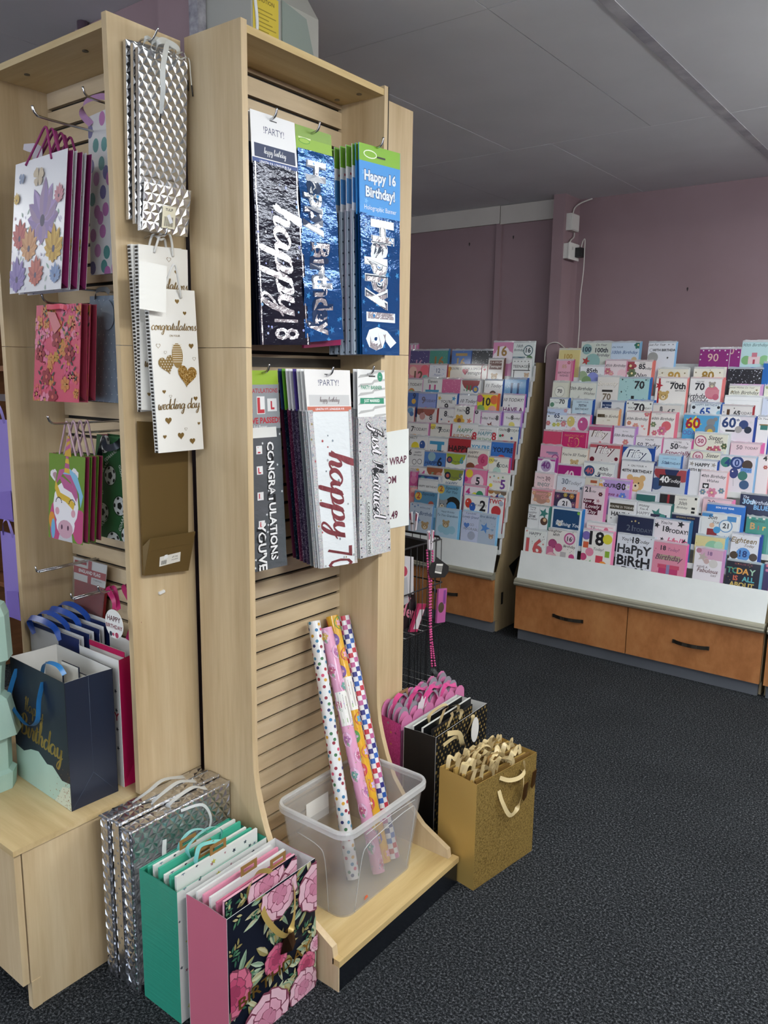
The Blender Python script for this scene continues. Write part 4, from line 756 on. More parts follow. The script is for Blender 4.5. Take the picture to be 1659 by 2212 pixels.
4|E|205|620|178|c8ccd4|2a52b0|navy torn paper 40 Today|O,.2,.12,.2,9c3c44;O,.55,.06,.22,26345c;O,.9,.2,.2,a84a50;O,.1,.5,.2,34507c;R,.18,.2,.84,.56,26262c;Z,.34,.44,.2,f0f0f0,40;I,.66,.42,.11,e8e8e8,Today
4|E|800|1140|212|ecdfe4|ee9c9c|pink gift 40th Wishes|I,.5,.26,.12,33343a,40th Birthday;I,.5,.44,.11,33343a,Wishes;R,.12,.5,.36,.7,26262a;H,.24,.6,.08,eee;F,.5,.85,.2,d88aa4;F,.85,.75,.12,7a94a4;F,.15,.85,.12,7a94a4
5|E|1060|1510|18|e2dce4|8cb8e0|blue green balloons 40 TODAY|O,.16,.2,.16,3c8478;Z,.2,.32,.22,26407c,4;O,.48,.2,.2,26407c;O,.48,.2,.13,a4b0dc;Z,.48,.3,.2,26407c,0;O,.78,.25,.15,4a3c34;R,.6,.34,.92,.48,6a98d4;T,.76,.44,.06,2f5fa0,TODAY;O,.68,.58,.14,3c7870;P,.42,.52,.13,34407c;O,.75,.85,.14,3c5c84
5|E|1540|1690|18|efe4e6|f0a8b0|pale pink 40 sliver|Z,.6,.5,.5,333,4;F,.7,1.1,.2,c05a5a
3|D|185|505|218|ecd0d4|e4dce0|blush dotted 30 ENJOY|D,36,26262c;I,.3,.28,.1,33343a,You're;Z,.68,.34,.18,8a6a70,30;Z,.5,.62,.15,8a9494,ENJOY
3|D|540|880|263|dde2ea|d4d8de|pale blue 30 Beers|Z,.3,.28,.18,7a8494,30;I,.66,.28,.12,8a8c94,Today!;I,.5,.58,.18,a0583c,Beers;S,.9,.38,.07,4a6a84
3|D|1060|1440|303|bca0d8|d884c8|lilac daisies YOU'RE 30|Z,.34,.26,.12,26262c,YOU'RE;Z,.74,.3,.2,26262c,30;F,.05,.08,.13,f0ecf4;F,.05,.24,.1,e8a84c;F,.8,.5,.12,6a8adc;F,.96,.2,.1,e8e0ec;I,.45,.52,.12,7a1f50,have a
3|D|885|1050|285|d8d4c4|c8ccc8|cream champagne|R,.4,.2,.9,.4,a85a3c;S,.8,.6,.15,e0b050
3|E|-20|250|482|2f6a66|d4d6de|dark teal plain|R,0,0,1,.12,dfe2e8;R,.9,0,1,1.4,dfe2e8
3|E|280|770|503|e6e4da|dcdcdc|cream vinyl HAPPY 30th|R,.0,0,.4,.45,26262a;R,.2,0,.26,.45,9c2c34;T,.62,.14,.05,555,HAPPY;I,.62,.26,.09,444,30th;I,.62,.36,.06,666,Birthday;R,.86,.3,.95,.36,222;R,.86,.4,.95,.46,222;R,.92,.04,.98,.1,222
3|E|830|1205|563|ecc8d0|e484b4|rounded pink 30 TODAY|B,7a5a64,.008;T,.3,.26,.2,7a6a74,30;T,.7,.24,.1,7a6a74,TODAY
3|E|1310|1690|503|202a4c|1c2440|navy 30th Birthday BLUES|I,.2,.18,.1,d8e0f0,The;Z,.32,.38,.18,a8d0ee,30th;I,.75,.36,.14,d8e0f0,Birthday;Z,.8,.56,.16,7ab4e8,BLUES
2|D|220|475|423|e4d8d4|dc90a4|flower garland Twenty One|O,.5,.3,.38,b88a7a;R,0,0,1,.1,d88a9c;I,.45,.28,.16,e8a4a4,Twenty;I,.68,.46,.16,e8a4a4,One;F,.12,.2,.1,d8a080;F,.88,.2,.1,d8a080;F,.2,.5,.1,d8a080;F,.85,.5,.1,d8a080
2|D|510|775|463|3a3350|ee9c90|dark floral circle 21|F,.15,.2,.12,7a4a74;F,.8,.15,.12,c08a4a;F,.5,.12,.1,b8a04c;F,.9,.5,.12,8a5a7a;O,.5,.6,.34,ece8ea;Z,.5,.58,.2,1e1e22,21
2|D|860|1130|398|e8d4da|d880b4|pink Have A Lovely Day 21|Z,.2,.24,.22,33343a,21;I,.45,.24,.09,444,today;F,.8,.3,.1,5a1c34;R,.05,.55,.55,.75,5a1430;R,.15,.75,.9,1.0,5a1430;R,.3,1.0,.75,1.22,5a1430;I,.3,.7,.15,f4ecee,Have A;I,.5,.94,.17,f4ecee,Lovely;I,.5,1.18,.17,f4ecee,Day;S,.72,.6,.1,c08a94
2|D|1180|1510|548|e4e4e4|dcdce0|grey banner 21 HAVE A|R,.05,.16,.95,.38,4a4438;T,.5,.32,.1,f0ece0,YOU'RE 21 TODAY;Z,.5,.62,.15,26262a,HAVE A;S,.14,.72,.04,555
2|E|-10|420|613|e6e8e8|2f6a66|teal bow wishing 21st|I,.2,.14,.07,33343a,Wishing;I,.2,.24,.07,33343a,You A;T,.2,.38,.09,7a7a7e,HAPPY;S,.6,.32,.2,3f7f78;R,.42,.32,.9,.5,34304c;O,.78,.4,.1,4a9088
2|E|430|790|763|20284a|e0e4e6|dark navy script|T,.5,.14,.06,b0a070,SENDING WISHES
2|E|880|1350|635|2f74c8|2f74c8|blue headed SON 21ST YEAR|Z,.5,.12,.05,e8f0f8,SON 21ST YEAR
2|E|820|1290|745|dfe2e2|d0d8de|blue man SON 21ST|R,0,0,.3,.12,4a8cc4;R,.7,.05,.95,.2,4a8cc4;I,.3,.18,.12,26262c,Son;I,.4,.3,.08,444,21st;O,.68,.34,.19,6a98c4;O,.68,.34,.16,dfe4e6;Z,.68,.4,.14,33343a,21;O,.3,.36,.07,d8b094;R,.18,.46,.46,.75,8a2c34;O,.45,.48,.1,4a9cd0;I,.68,.72,.1,2f74b4,Birthday
2|E|1390|1690|795|3f9084|7ab0ac|teal green bunting|R,.1,0,.2,.12,e0e0d8;R,.4,0,.5,.12,a0b8b0;R,.7,0,.8,.12,e0e0d8;T,.5,.26,.1,26584c,SENDING;Z,.3,.6,.3,c8a06a,B;Z,.55,.6,.2,c05a5c,i;Z,.8,.6,.25,e0c05c,r
1|D|110|435|623|e6e9ea|3f807a|teal bow HAPPY 21st|I,.22,.12,.07,33343a,Wishing;I,.22,.22,.07,33343a,You A;T,.22,.38,.1,7a7a7e,HAPPY;Z,.22,.54,.13,26262c,21st;T,.22,.66,.08,33343a,BIRTHDAY;R,.56,.05,.575,1.2,a8acb0;S,.78,.3,.26,3f807a;O,.82,.66,.18,5a4034;O,.85,.6,.08,d8b890
1|D|475|845|653|dfe6ea|2f80c8|rounded navy Wishing You A|R,.06,.06,.94,1.2,1f4a74;O,.9,.12,.05,7ab84c;I,.64,.56,.11,f0f4f6,Wishing You A;K,.3,.5,.1,d0d4d8
1|D|910|1250|833|ece8e8|dcdce0|pink cake 21 Today|R,.05,.12,.95,.15,e0b8c0;I,.2,.28,.13,5a4a54,21;I,.4,.27,.07,777,Today;O,.72,.22,.08,d87a94;O,.66,.36,.1,e0a0b4;O,.8,.36,.1,e0a0b4
1|D|1290|1735|745|242c4a|d4d8de|rounded midnight 21 TODAY|S,.5,.14,.04,c8b070;S,.4,.16,.025,e8dca0;S,.6,.18,.025,e8dca0;T,.36,.42,.16,6a7280,21;T,.72,.42,.1,6a7280,TODAY!;T,.5,.6,.1,d8dce4,YOU ARE;S,.1,.7,.03,d8c890
1|E|215|655|828|e8e0e6|2f70a0|black stars 18 TODAY|I,.34,.14,.09,33343a,You're;Z,.34,.36,.16,26262c,18;Z,.7,.38,.11,33343a,TODAY!;S,.76,.1,.12,2c2c32;S,.06,.2,.1,2c2c32;S,.9,.6,.1,2c2c32;S,.6,.6,.08,c88a84;S,.25,.6,.07,2c2c32;I,.7,.72,.2,d0608a,Hello
1|E|735|1120|1033|d6cc94|6ab0d8|yellow green shoe|O,.6,.4,.25,8ac0a0;O,.8,.3,.15,a8d0b4;D,14,b8a860
1|E|1200|1560|1015|dfe0e6|24489c|bronze Eighteen blue 18|I,.45,.34,.24,3a3024,Eighteen;I,.45,.33,.21,8a7650,Eighteen;I,.68,.48,.1,6a5a3c,Today;O,.48,.78,.26,5a94d4;Z,.48,.88,.24,1c3c78,18;O,.15,.85,.15,4a3c30;O,.85,.85,.15,4a3c30;D,24,9a9ca4
0|D|105|410|912|e6eae6|d4d8d8|white red HAPPY 16|S,.1,.1,.06,d07a78;T,.5,.24,.13,55585c,HAPPY;Z,.5,1.06,.68,a8a4a4,16;Z,.49,1.05,.64,c85a5c,16;S,.9,.58,.06,d07a78;D,14,33343a
0|D|430|780|918|e8e4de|d0d4d8|pink balloons Daughter 16th|I,.25,.1,.09,33343a,Daughter;I,.3,.22,.1,33343a,16th;O,.78,.26,.2,c05a90;O,.78,.26,.15,e8d0dc;Z,.78,.34,.15,444,16;O,.2,.5,.16,a84a78;O,.42,.6,.14,c05a84;I,.8,.56,.09,444,Birthday;O,.1,.75,.16,d07a9a;O,.2,.98,.2,e0b0b8;R,.5,.72,.7,1.0,b8b4b4;O,.9,.85,.1,c04a84;D,20,33343a
0|D|860|1230|928|eae8e2|f090b8|balloons presents 18|O,.12,.2,.14,7a6ab0;Z,.48,.46,.42,222226,18;O,.84,.24,.16,d8d040;R,.04,.4,.22,.6,d06040;O,.28,.72,.14,e08aa4;I,.58,.64,.09,777,Today!;R,.5,.8,.74,1.08,d0485c;R,.8,.62,.95,.82,8ab03c;O,.75,1.1,.14,e8943c;O,.08,.9,.12,c04a78;S,.3,1.1,.15,7ab07a
0|D|1285|1735|978|dde0e8|d4d8e0|black lettered HAPPY BIRTHDAY 18|I,.3,.18,.09,33343a,You're;Z,.52,.22,.16,26262c,18;I,.74,.2,.09,444,Today;Z,.5,.52,.27,33343a,HaPpY;Z,.5,.86,.27,26262c,BiRtH;Z,.5,1.14,.24,1e1e22,DaY;D,20,8a8c94
0|E|200|625|1113|d88aa0|e86cae|rounded pink present 18 Today|Z,.3,.26,.14,33303a,18;I,.62,.26,.09,8a5a7a,Today!;R,.14,.4,.84,.56,a89a84;I,.5,.56,.17,6a3a5c,Birthday;R,.22,.8,.8,1.2,b83c6c;R,.18,.7,.84,.82,c8506c;R,.45,.7,.55,1.2,8a84a8;D,12,a04a64
0|E|730|1090|1193|e4dfe4|c890c0|silver shoe Fabulous|R,.2,0,1,.42,cfa4bc;Z,.55,.26,.14,7a5a84,18;O,.14,.12,.1,b07a8c;S,.3,.35,.2,b8aca4;O,.45,.5,.1,c0a4a0;O,.7,.56,.16,d0ccc8;T,.32,.76,.08,5a4a4a,HAVE A;I,.52,.92,.15,6a4040,Fabulous;T,.76,1.04,.07,5a4a4a,DAY
0|E|1140|1580|1355|1c2030|6aacc4|black neon TODAY IS ALL ABOUT YOU|T,.5,.12,.06,8a4a50,BECAUSE IT IS;Z,.2,.4,.18,3f8f7c,TO;Z,.5,.4,.18,e0a04c,DA;Z,.78,.4,.18,a8d0b4,Y;Z,.3,.62,.15,d0644a,IS;Z,.68,.62,.15,5ab0b8,ALL;Z,.5,.82,.15,c8b060,ABOUT;Z,.5,1.02,.15,d07a5c,YOU;D,26,c8a04c
0|E|1620|1700|1405|3c3460|d06a94|dark floral sliver|F,.5,.4,.3,d06a8a;F,.5,1.2,.3,c87aa4'''
ORD = ['bottom row', 'second row up', 'third row up', 'fourth row up', 'fifth row up', 'sixth row up', 'sixth row down', 'fifth row down', 'fourth row down', 'third row down', 'second row down', 'top row']
def C6(h): return mat('#' + h, .42, 0, .25)
def draw_card(p, W, H, ops, seed):
    for op in ops.split(';'):
        a = op.split(','); k = a[0]
        if k in 'TIZ':
            x, y, s = float(a[1]) * W, H - float(a[2]) * W, float(a[3]) * W
            p.text(','.join(a[5:]), x, y, s, C6(a[4]), shear=.3 if k == 'I' else 0, bold=.03 if k == 'Z' else .008, maxw=W * .94)
        elif k == 'R': p.rect(float(a[1]) * W, H - float(a[4]) * W, float(a[3]) * W, H - float(a[2]) * W, C6(a[5]))
        elif k == 'D':
            R = random.Random(seed); m = C6(a[2])
            for i in range(int(a[1])): p.ell(R.uniform(.03, .97) * W, H - R.uniform(.02, 1.1) * W, R.uniform(.008, .02) * W, m, n=6, up=False)
            p.l += 1
        elif k == 'B':
            t = float(a[2]) * W; m = C6(a[1])
            p.rect(0, 0, t, H, m); p.rect(W - t, 0, W, H, m); p.rect(0, H - t, W, H, m)
        else:
            x, y, r = float(a[1]) * W, H - float(a[2]) * W, float(a[3]) * W; m = C6(a[4])
            if k == 'O': p.ell(x, y, r, m, n=16)
            elif k == 'S': p.star(x, y, r, m)
            elif k == 'H': p.heart(x, y - r * .2, r, m)
            elif k == 'F': p.flower(x, y, r, m, C6('e8d8a0'), 6)
            elif k == 'P':
                p.ell(x, y, r, m, r * 1.25); p.poly([(x - .004 * W, y - r * 1.2), (x + .004 * W, y - r * 1.2), (x + .03 * W, y - r * 3), (x + .02 * W, y - r * 3)], C6('8a8a90')); p.ell(x - r * .3, y + r * .4, r * .2, C6('f0e8ee'), n=8)
            elif k == 'K':
                for dx in (-.75, .75): p.ell(x + dx * r, y + .75 * r, r * .38, m, n=10)
                p.ell(x, y, r, m, r * .9); p.ell(x, y - .3 * r, r * .42, C6('e8d8b8'), n=10)
                for dx in (-.35, .35): p.ell(x + dx * r, y + .15 * r, r * .1, C6('222222'), n=6)
                p.ell(x, y - .18 * r, r * .14, C6('332820'), n=6)
NUMW = {2: 'two', 3: 'three'}
def make_cards(data, rack):
    R = random.Random(3 if rack[0] == 'l' else 5)
    lines = data.split('\n')
    def span(l):
        q = l.split('|'); ox, oy, sc = VIEW[q[1]]; return ox + float(q[2]) / sc, ox + float(q[3]) / sc, int(q[0])
    for li, ln in enumerate(lines):
        me_ = span(ln); back = any(span(z)[2] == me_[2] and min(span(z)[1], me_[1]) - max(span(z)[0], me_[0]) > -2.2 and span(z)[0] < me_[0] + (me_[1] - me_[0]) * .9 and (span(z)[0] < me_[1] - .5 and span(z)[1] > me_[0] + .5) for z in lines[li + 1:])
        front = any(span(z)[2] == me_[2] and min(span(z)[1], me_[1]) - max(span(z)[0], me_[0]) > .5 for z in lines[:li])
        row, vw, xa, xb, yt, bg, env, words, ops = ln.split('|')
        row = int(row); ox, oy, sc = VIEW[vw]
        u0, u1, v = ox + float(xa) / sc, ox + float(xb) / sc, oy + float(yt) / sc
        yb, zb = YB0 + DY * row + (.0048 if back else 0), ZB0 + DZ * row
        # front row of two in a pocket: in front cards sit a hair forward
        A = PY(u0, v, yb + LEAN * .19); B_ = PY(u1, v, yb + LEAN * .19)
        lo, hi = (-3.34, -2.1) if rack[0] == 'l' else (-1.953, -.711)
        x0, x1 = max(A.x, lo), min(B_.x, hi - .006); W = x1 - x0
        H = max(.1, (A.z - zb - .0005) / math.cos(LEAN))
        nrm = Vector((0, -1, LEAN)).normalized(); up = Vector((0, LEAN, 1)).normalized()
        O = Vector((x0, yb, zb + .0005))
        b = MB(); thick = .0016
        b.obox(O - nrm * thick, (W, 0, 0), nrm * thick, up * H, mat('#' + bg, .42, 0, .3))
        fn = plane(O, (1, 0, 0), up, nrm)
        p = Print(b, fn, W, H, .00004, .00005)
        draw_card(p, W, H, ops, row * 37 + int(float(xa)))
        side = 'left' if rack[0] == 'l' else 'right'
        lab = words + ' card, ' + ORD[row] + ' of ' + side + ' rack'
        o = b.build('greeting_card', None, lab, 'greeting card', 'greeting cards in the ' + side + ' rack')
        # envelope behind the card, a little larger
        ex = min(.009, W * .09, hi - x0 - W - .001)
        MB().obox(O + Vector((.001, 0, 0)) - nrm * (thick + .0013), (W + ex, 0, 0), nrm * .0012, up * (H + .0035), mat('#' + env, .5)).build('envelope', o)
        # crinkled top of the clear sleeve
        c = MB(); n = 9; pts = []
        for i in range(n + 1):
            h = H + .0035 + R.uniform(.0, .0055); pts.append((i / n * (W + ex * .6), h, R.uniform(-.0012, .0012)))
        for i in range(n):
            a, d = pts[i], pts[i + 1]
            c.face([fn(a[0], H - .004, .0006), fn(d[0], H - .004, .0006), fn(d[0], d[1], .0006 + d[2]), fn(a[0], a[1], .0006 + a[2])], CELLO)
        c.build('clear_sleeve', o)
        # spare cards of the same design behind the front one
        if W > .06 and 'blank' not in words and not back and not front:
            ns = 1 if R.random() < .84 else 0
            for j in range(ns):
                d = .0034; sx = min(ex + R.uniform(.002, .008), hi - x0 - W - .001)
                m2 = mat('#' + (env if j % 2 == 0 else bg), .5, 0, .2)
                MB().obox(O + Vector((sx * .6, 0, 0)) - nrm * (d + .003), (W + sx * .4, 0, 0), nrm * .003, up * (H + R.uniform(.003, .008)), m2).build('greeting_card', None, 'spare behind the ' + lab, 'greeting card', 'spare cards in the ' + side + ' rack')
make_cards(LEFT, 'left'); make_cards(RIGHT, 'right')

# ================================================================ HOOKS, BANNERS AND HANGING BAGS
def hook_x(y, z, x1, parent, lift=.022, clip_=True):
    """prong on the end gondola, pointing along +x"""
    MB().tube(cr([(-1.499, y, z - .012), (-1.494, y, z), (x1 - .03, y, z), (x1 + .004, y, z + .004), (x1 + .012, y, z + lift)], 4), .0028, CHROME, 6).build('hook', parent)
    if clip_: MB().box(-1.4965, -1.492, y - .014, y + .014, z - .02, z + .006, mat('#2a2a2c', .4)).build('hook_plate', parent)
def hook_y(x, z, y1, parent, lift=.02):
    MB().tube(cr([(x, 1.2265, z - .012), (x, 1.221, z), (x, y1 + .03, z), (x, y1, z + .004), (x, y1 - .008, z + lift)], 4), .0028, CHROME, 6).build('hook', parent)
NX = Vector((1, 0, 0)); NY = Vector((0, -1, 0))

def banner(label, px4, X, hh, head, film, draw, wave=None, group='banner packs hanging on the end gondola', thick=.004, dx=0):
    tl, tr, bl, br = [PX(u, v, X) + Vector((dx, 0, 0)) for u, v in px4]
    w, h, fn = quad_surf(tl, tr, bl, br, NX, None)
    root = thing('party_banner', label, 'banner', (bl + br) / 2, group)
    # folded film
    fh = h - hh
    wv = wave or (lambda a, b: 0)
    fw = lambda u, v, d: fn(u, v, d + .0016 + wv(u / w, v / fh))
    b = MB()
    b.prism([fn(0, 0, -thick), fn(w, 0, -thick), fn(w, fh, -thick), fn(0, fh, -thick)], (thick, 0, 0), film)
    b.grid(lambda a, c: fw(a * w, c * fh, 0), 6, 36, film)
    if draw:
        p = Print(b, fw, w, fh, .00002, .0006, 36); draw(p, w, fh)
    b.build('film', root)
    # header card with a hang slot
    if head:
        hb = MB()
        hb.prism([fn(-.001, fh - .004, .0022), fn(w + .001, fh - .004, .0022), fn(w + .001, h, .0022), fn(-.001, h, .0022)], (.0012, 0, 0), head[0])
        f2 = lambda u, v, d: fn(u, v + fh - .004, d + .0034)
        p = Print(hb, f2, w, hh + .004, .00006, .0001); head[1](p, w, hh + .004)
        hb.build('header_card', root)
    return root, w, h, fn
def crinkle(amp, seed):
    R = random.Random(seed); ph = [(R.uniform(0, 6), R.uniform(8, 30), R.uniform(-3, 3)) for _ in range(6)]
    return lambda a, b: amp * sum(math.sin(p + f * b + k * a) for p, f, k in ph) / 6 + amp * 1.2
BD = 'hung on the end gondola'
# --- upper row
def d_party_head(sub_bg, sub_txt, line_bg, l1):
    def f(p, w, h):
        p.text('!PARTY!', w * .5, h * .62, h * .16, '#5a5f78', bold=.0, maxw=w * .46)
        p.rect(w * .05, h * .14, w * .96, h * .4, sub_bg)
        p.script(sub_txt, w * .5, h * .235, h * .055, '#e4e6ea' if sub_bg != '#c9c9c9' else '#6a5a5c', maxw=w * .84)
        p.rect(0, 0, w, h * .12, line_bg); p.text(l1, w * .5, h * .035, h * .05, '#e8eaf0', bold=.02, maxw=w * .95)
        p.rect(w * .42, h * .88, w * .58, h * .9, '#2c2c2e')
    return f
def d_navy(p, w, h):
    for x in (.045, .955): p.rect((x - .012) * w, 0, (x + .012) * w, h, SILVER_TXT)
    p.dots(26, ['#8d93c8', '#aeb7d8', '#7fa6cc', '#d8dce4'], .0032, 4)
    p.script('happy', w * .38, h * .80, .05, SILVER_TXT, rot=-math.pi / 2, thick=.12, align=-1)
    p.text('18', w * .3, h * .15, w * .48, SILVER_TXT, rot=-math.pi / 2, bold=.01, align=-1, fit=h * .12)
NV = [(538, 235), (633, 266), (560, 745), (667, 745)]
banner('navy film banner in silver script with white party header, ' + BD, NV, -1.362, .105, ('#e9e9ea', d_party_head('#1e2f54', 'happy birthday', '#2f4a86', 'LENGTH: 9 ft. LONGUEUR: 9 pi')), NAVY_FOIL, d_navy, crinkle(.0022, 1))
for i in range(4):
    banner(['first', 'second', 'third', 'rearmost'][i] + ' dark navy banner pack behind the silver script banner', NV, -1.362, .1, ('#dedee0', lambda p, w, h: p.rect(0, 0, w, h * .4, '#1e2f54')), NAVY_FOIL, None, crinkle(.001, 20 + i), 'navy banner packs stacked behind the silver script banner', .004, -.012 - .011 * i)
def d_green_head(p, w, h):
    p.rect(0, h * .55, w, h, CLEAR); p.rect(w * .06, h * .5, w * .4, h * .56, '#dfe8b8')
    p.ell(w * .22, h * .42, w * .16, '#5d9c2c', h * .12); p.ell(w * .22, h * .42, w * .14, '#9cc24a', h * .09)
def d_blue(p, w, h):
    R = random.Random(5)
    for i in range(34): p.star(R.uniform(0, w), R.uniform(0, h), R.uniform(.004, .011), mat(R.choice(['#2a76b4', '#3b8cc8', '#175a98']), .2), up=False, rot=R.uniform(0, 1))
    p.l += 1
    p.text('Happy Birthday', w * .26, h * .95, w * .46, mat('#0c2c50', .2), rot=-math.pi / 2, bold=.07, align=-1, fit=h * .92)
    p.text('Happy Birthday', w * .28, h * .95, w * .46, SILVER_TXT, rot=-math.pi / 2, bold=.03, align=-1, fit=h * .92)
banner('blue starred birthday banner with wide silver letters, ' + BD, [(636, 268), (712, 292), (655, 740), (738, 733)], -1.364, .05, ('#8fb63c', d_green_head), BLUE_FOIL, d_blue, crinkle(.0045, 2))
banner('pink and black banner pack behind the blue starred banner', [(640, 290), (712, 305), (655, 752), (738, 745)], -1.40, .06, ('#2a2a2e', lambda p, w, h: None), mat('#b23a6a', .3), None, crinkle(.001, 31))
for i, (hd, bdy) in enumerate((('#4d8fd0', '#b9c6d4'), ('#5a9ad8', '#aebccc'), ('#4d8fd0', '#b4c2d2'), ('#4d8fd0', '#a9b6c6'), ('#c8488a', '#b0bcca'))):
    def hdr(p, w, h, hd=hd):
        p.rect(0, h * .68, w, h, '#6fa832'); p.rect(0, 0, w, h * .5, hd); p.rect(0, h * .5, w, h * .68, '#e4e8ec'); p.rect(0, 0, w, h * .12, '#dfe3ea')
        p.ell(w * .3, h * .36, w * .16, '#e4ecf4'); p.star(w * .1, h * .58, .005, '#c04a5a'); p.text('Age Banner', w * .5, h * .2, h * .07, '#f0f4f8', maxw=w * .8)
    def dd(p, w, h):
        for a in range(26):
            for c in range(8): p.ell((c + .5 * (a % 2) + .3) * w / 7.5, (a + .5) * h / 26, .0027, '#1c2a3c', n=7, up=False)
    banner(['pale blue dotted banner pack just behind the blue 16 banner', 'second pale blue dotted banner pack behind the 16 banner', 'middle pale blue dotted banner pack of the five', 'fourth pale blue dotted banner pack from the front', 'rearmost dotted banner pack with the pink label'][i], [(773, 307), (862, 332), (776, 765 + (i % 3)), (856, 768)], -1.335, .155, ('#e4e8ec', hdr), mat(bdy, .3, 0, .5), dd, crinkle(.0012, 40 + i), 'pale dotted banner packs on the right upper hook', .004, -.022 - .0195 * i)
def d_16_head(p, w, h):
    p.rect(0, h * .76, w, h, '#7fb22c'); p.ell(w * .26, h * .87, w * .16, '#e8f0d8', h * .06); p.ell(w * .26, h * .87, w * .14, '#7fb22c', h * .045)
    p.rect(0, 0, w, h * .76, '#3f94dc')
    for x, y in ((.1, .6), (.85, .3), (.5, .1), (.15, .2)): p.star(w * x, h * y, .009, '#6db2ec')
    for t, y, s in (('Happy 16', .5, .14), ('Birthday!', .27, .14)):
        p.text(t, w * .5, h * y, h * s, '#1f4a84', bold=.08, maxw=w * .86); p.text(t, w * .5, h * y, h * s, '#dfe8f2', bold=.035, maxw=w * .84)
    p.text('Holographic Banner', w * .5, h * .08, h * .07, '#e8f0f8', maxw=w * .8)
    p.rect(w * .42, h * .84, w * .62, h * .865, '#222')
def d_16(p, w, h):
    R = random.Random(9)
    for i in range(46): p.star(R.uniform(0, w), R.uniform(0, h), R.uniform(.004, .011), mat(R.choice(['#2f7cba', '#3f90cc', '#135a98']), .2), up=False, rot=R.uniform(0, 1))
    p.l += 1
    for m, bo in ((mat('#e8eef2', .3), .07), (mat('#26384c', .3), .05), (SILVER_TXT, .025)):
        p.text('Happy', w * .3, h * .97, w * .5, m, rot=-math.pi / 2, bold=bo, align=-1, fit=h * .64)
    for m, bo in ((mat('#e8eef2', .3), .06), (SILVER_TXT, .02)):
        p.text('16', w * .17, h * .31, w * .66, m, rot=-math.pi / 2, bold=bo, align=-1, fit=h * .28)
banner('blue banner pack reading Happy 16 in silver holographic letters, ' + BD, [(773, 307), (862, 332), (780, 765), (860, 768)], -1.335, .165, ('#3f94dc', d_16_head), BLUE_FOIL, d_16, crinkle(.002, 3))
banner('red edged blue banner pack right behind the Happy 16 banner', [(773, 307), (862, 332), (780, 765), (860, 768)], -1.335, .165, ('#3f94dc', lambda p, w, h: p.rect(0, h * .76, w, h, '#7fb22c')), mat('#0f3a5c', .2), None, None, dx=-.011)
# --- lower row
def d_cong_head(p, w, h):
    p.rect(0, h * .76, w, h, '#8fae2c'); p.rect(0, 0, w, h * .76, '#8b9094')
    p.text('CONGRATULATIONS', w * .5, h * .62, h * .1, '#a8303c', bold=.02, maxw=w * .95)
    p.rect(w * .48, h * .26, w * .66, h * .56, '#e4e4e4'); p.text('L', w * .57, h * .29, h * .24, '#b82c38', bold=.05)
    p.rect(w * .72, h * .3, w * .94, h * .52, '#dcdcdc'); p.text('L', w * .84, h * .34, h * .13, '#b82c38', bold=.05); p.text('L', w * .3, h * .3, h * .24, '#b82c38', bold=.05)
    p.text("YOU'VE PASSED!", w * .52, h * .1, h * .12, '#b02c38', bold=.03, maxw=w * .95)
    p.text('9ft Foil Banner', w * .5, h * .02, h * .05, '#e8e8e8', maxw=w * .7)
def d_cong(p, w, h):
    p.rect(0, h * .93, w * .9, h, '#d8d8d4')
    R = random.Random(2)
    for i in range(16): p.star(R.uniform(.3, 1) * w, R.uniform(0, h), .004, mat('#d0d4d6', .3), up=False)
    p.l += 1
    for y in (.82, .68, .5, .3): p.rect(w * .42, h * y, w * .55, h * y + .02, '#e0e0e0'); p.text('L', w * .48, h * y + .003, .013, '#b02c38', bold=.05)
    for t, x, y, s in (('CONGRATULATIONS', .66, .9, .26), ("YOU'VE", .4, .34, .24)):
        p.text(t, w * x, h * y, w * s, '#16181a', rot=-math.pi / 2, bold=.09, align=-1, maxw=h * (.84 if x > .5 else .34), sx=1)
        p.text(t, w * x + .001, h * y, w * s, '#e6e6e6', rot=-math.pi / 2, bold=.03, align=-1, maxw=h * (.84 if x > .5 else .34))
banner("grey banner pack congratulating a new driver with red L plates", [(504, 800), (597, 800), (514, 1243), (618, 1220)], -1.40, .135, ('#8b9094', d_cong_head), GREY_FOIL, d_cong, crinkle(.002, 5))
def d_70(p, w, h):
    p.rect(0, 0, w * .1, h, HOLO); p.rect(w * .93, 0, w, h, HOLO)
    p.dots(26, ['#8a7a4c', '#9a9c9e', '#a4494e', '#7d8892'], .0032, 12)
    p.script('happy', w * .4, h * .75, .047, ROSE_TXT, rot=-math.pi / 2, thick=.12, align=-1)
    p.text('70', w * .22, h * .125, w * .66, ROSE_TXT, rot=-math.pi / 2, bold=.0, align=-1, fit=h * .15)
banner('white banner pack with rose gold script and 70, ' + BD, [(655, 797), (753, 800), (690, 1228), (770, 1215)], -1.335, .1, ('#e6e4e2', d_party_head('#c9c9c9', 'happy birthday', '#c4705c', 'LENGTH: 9 FT. LONGUEUR: 9 PI')), WHITE_FOIL, d_70, crinkle(.0016, 6))
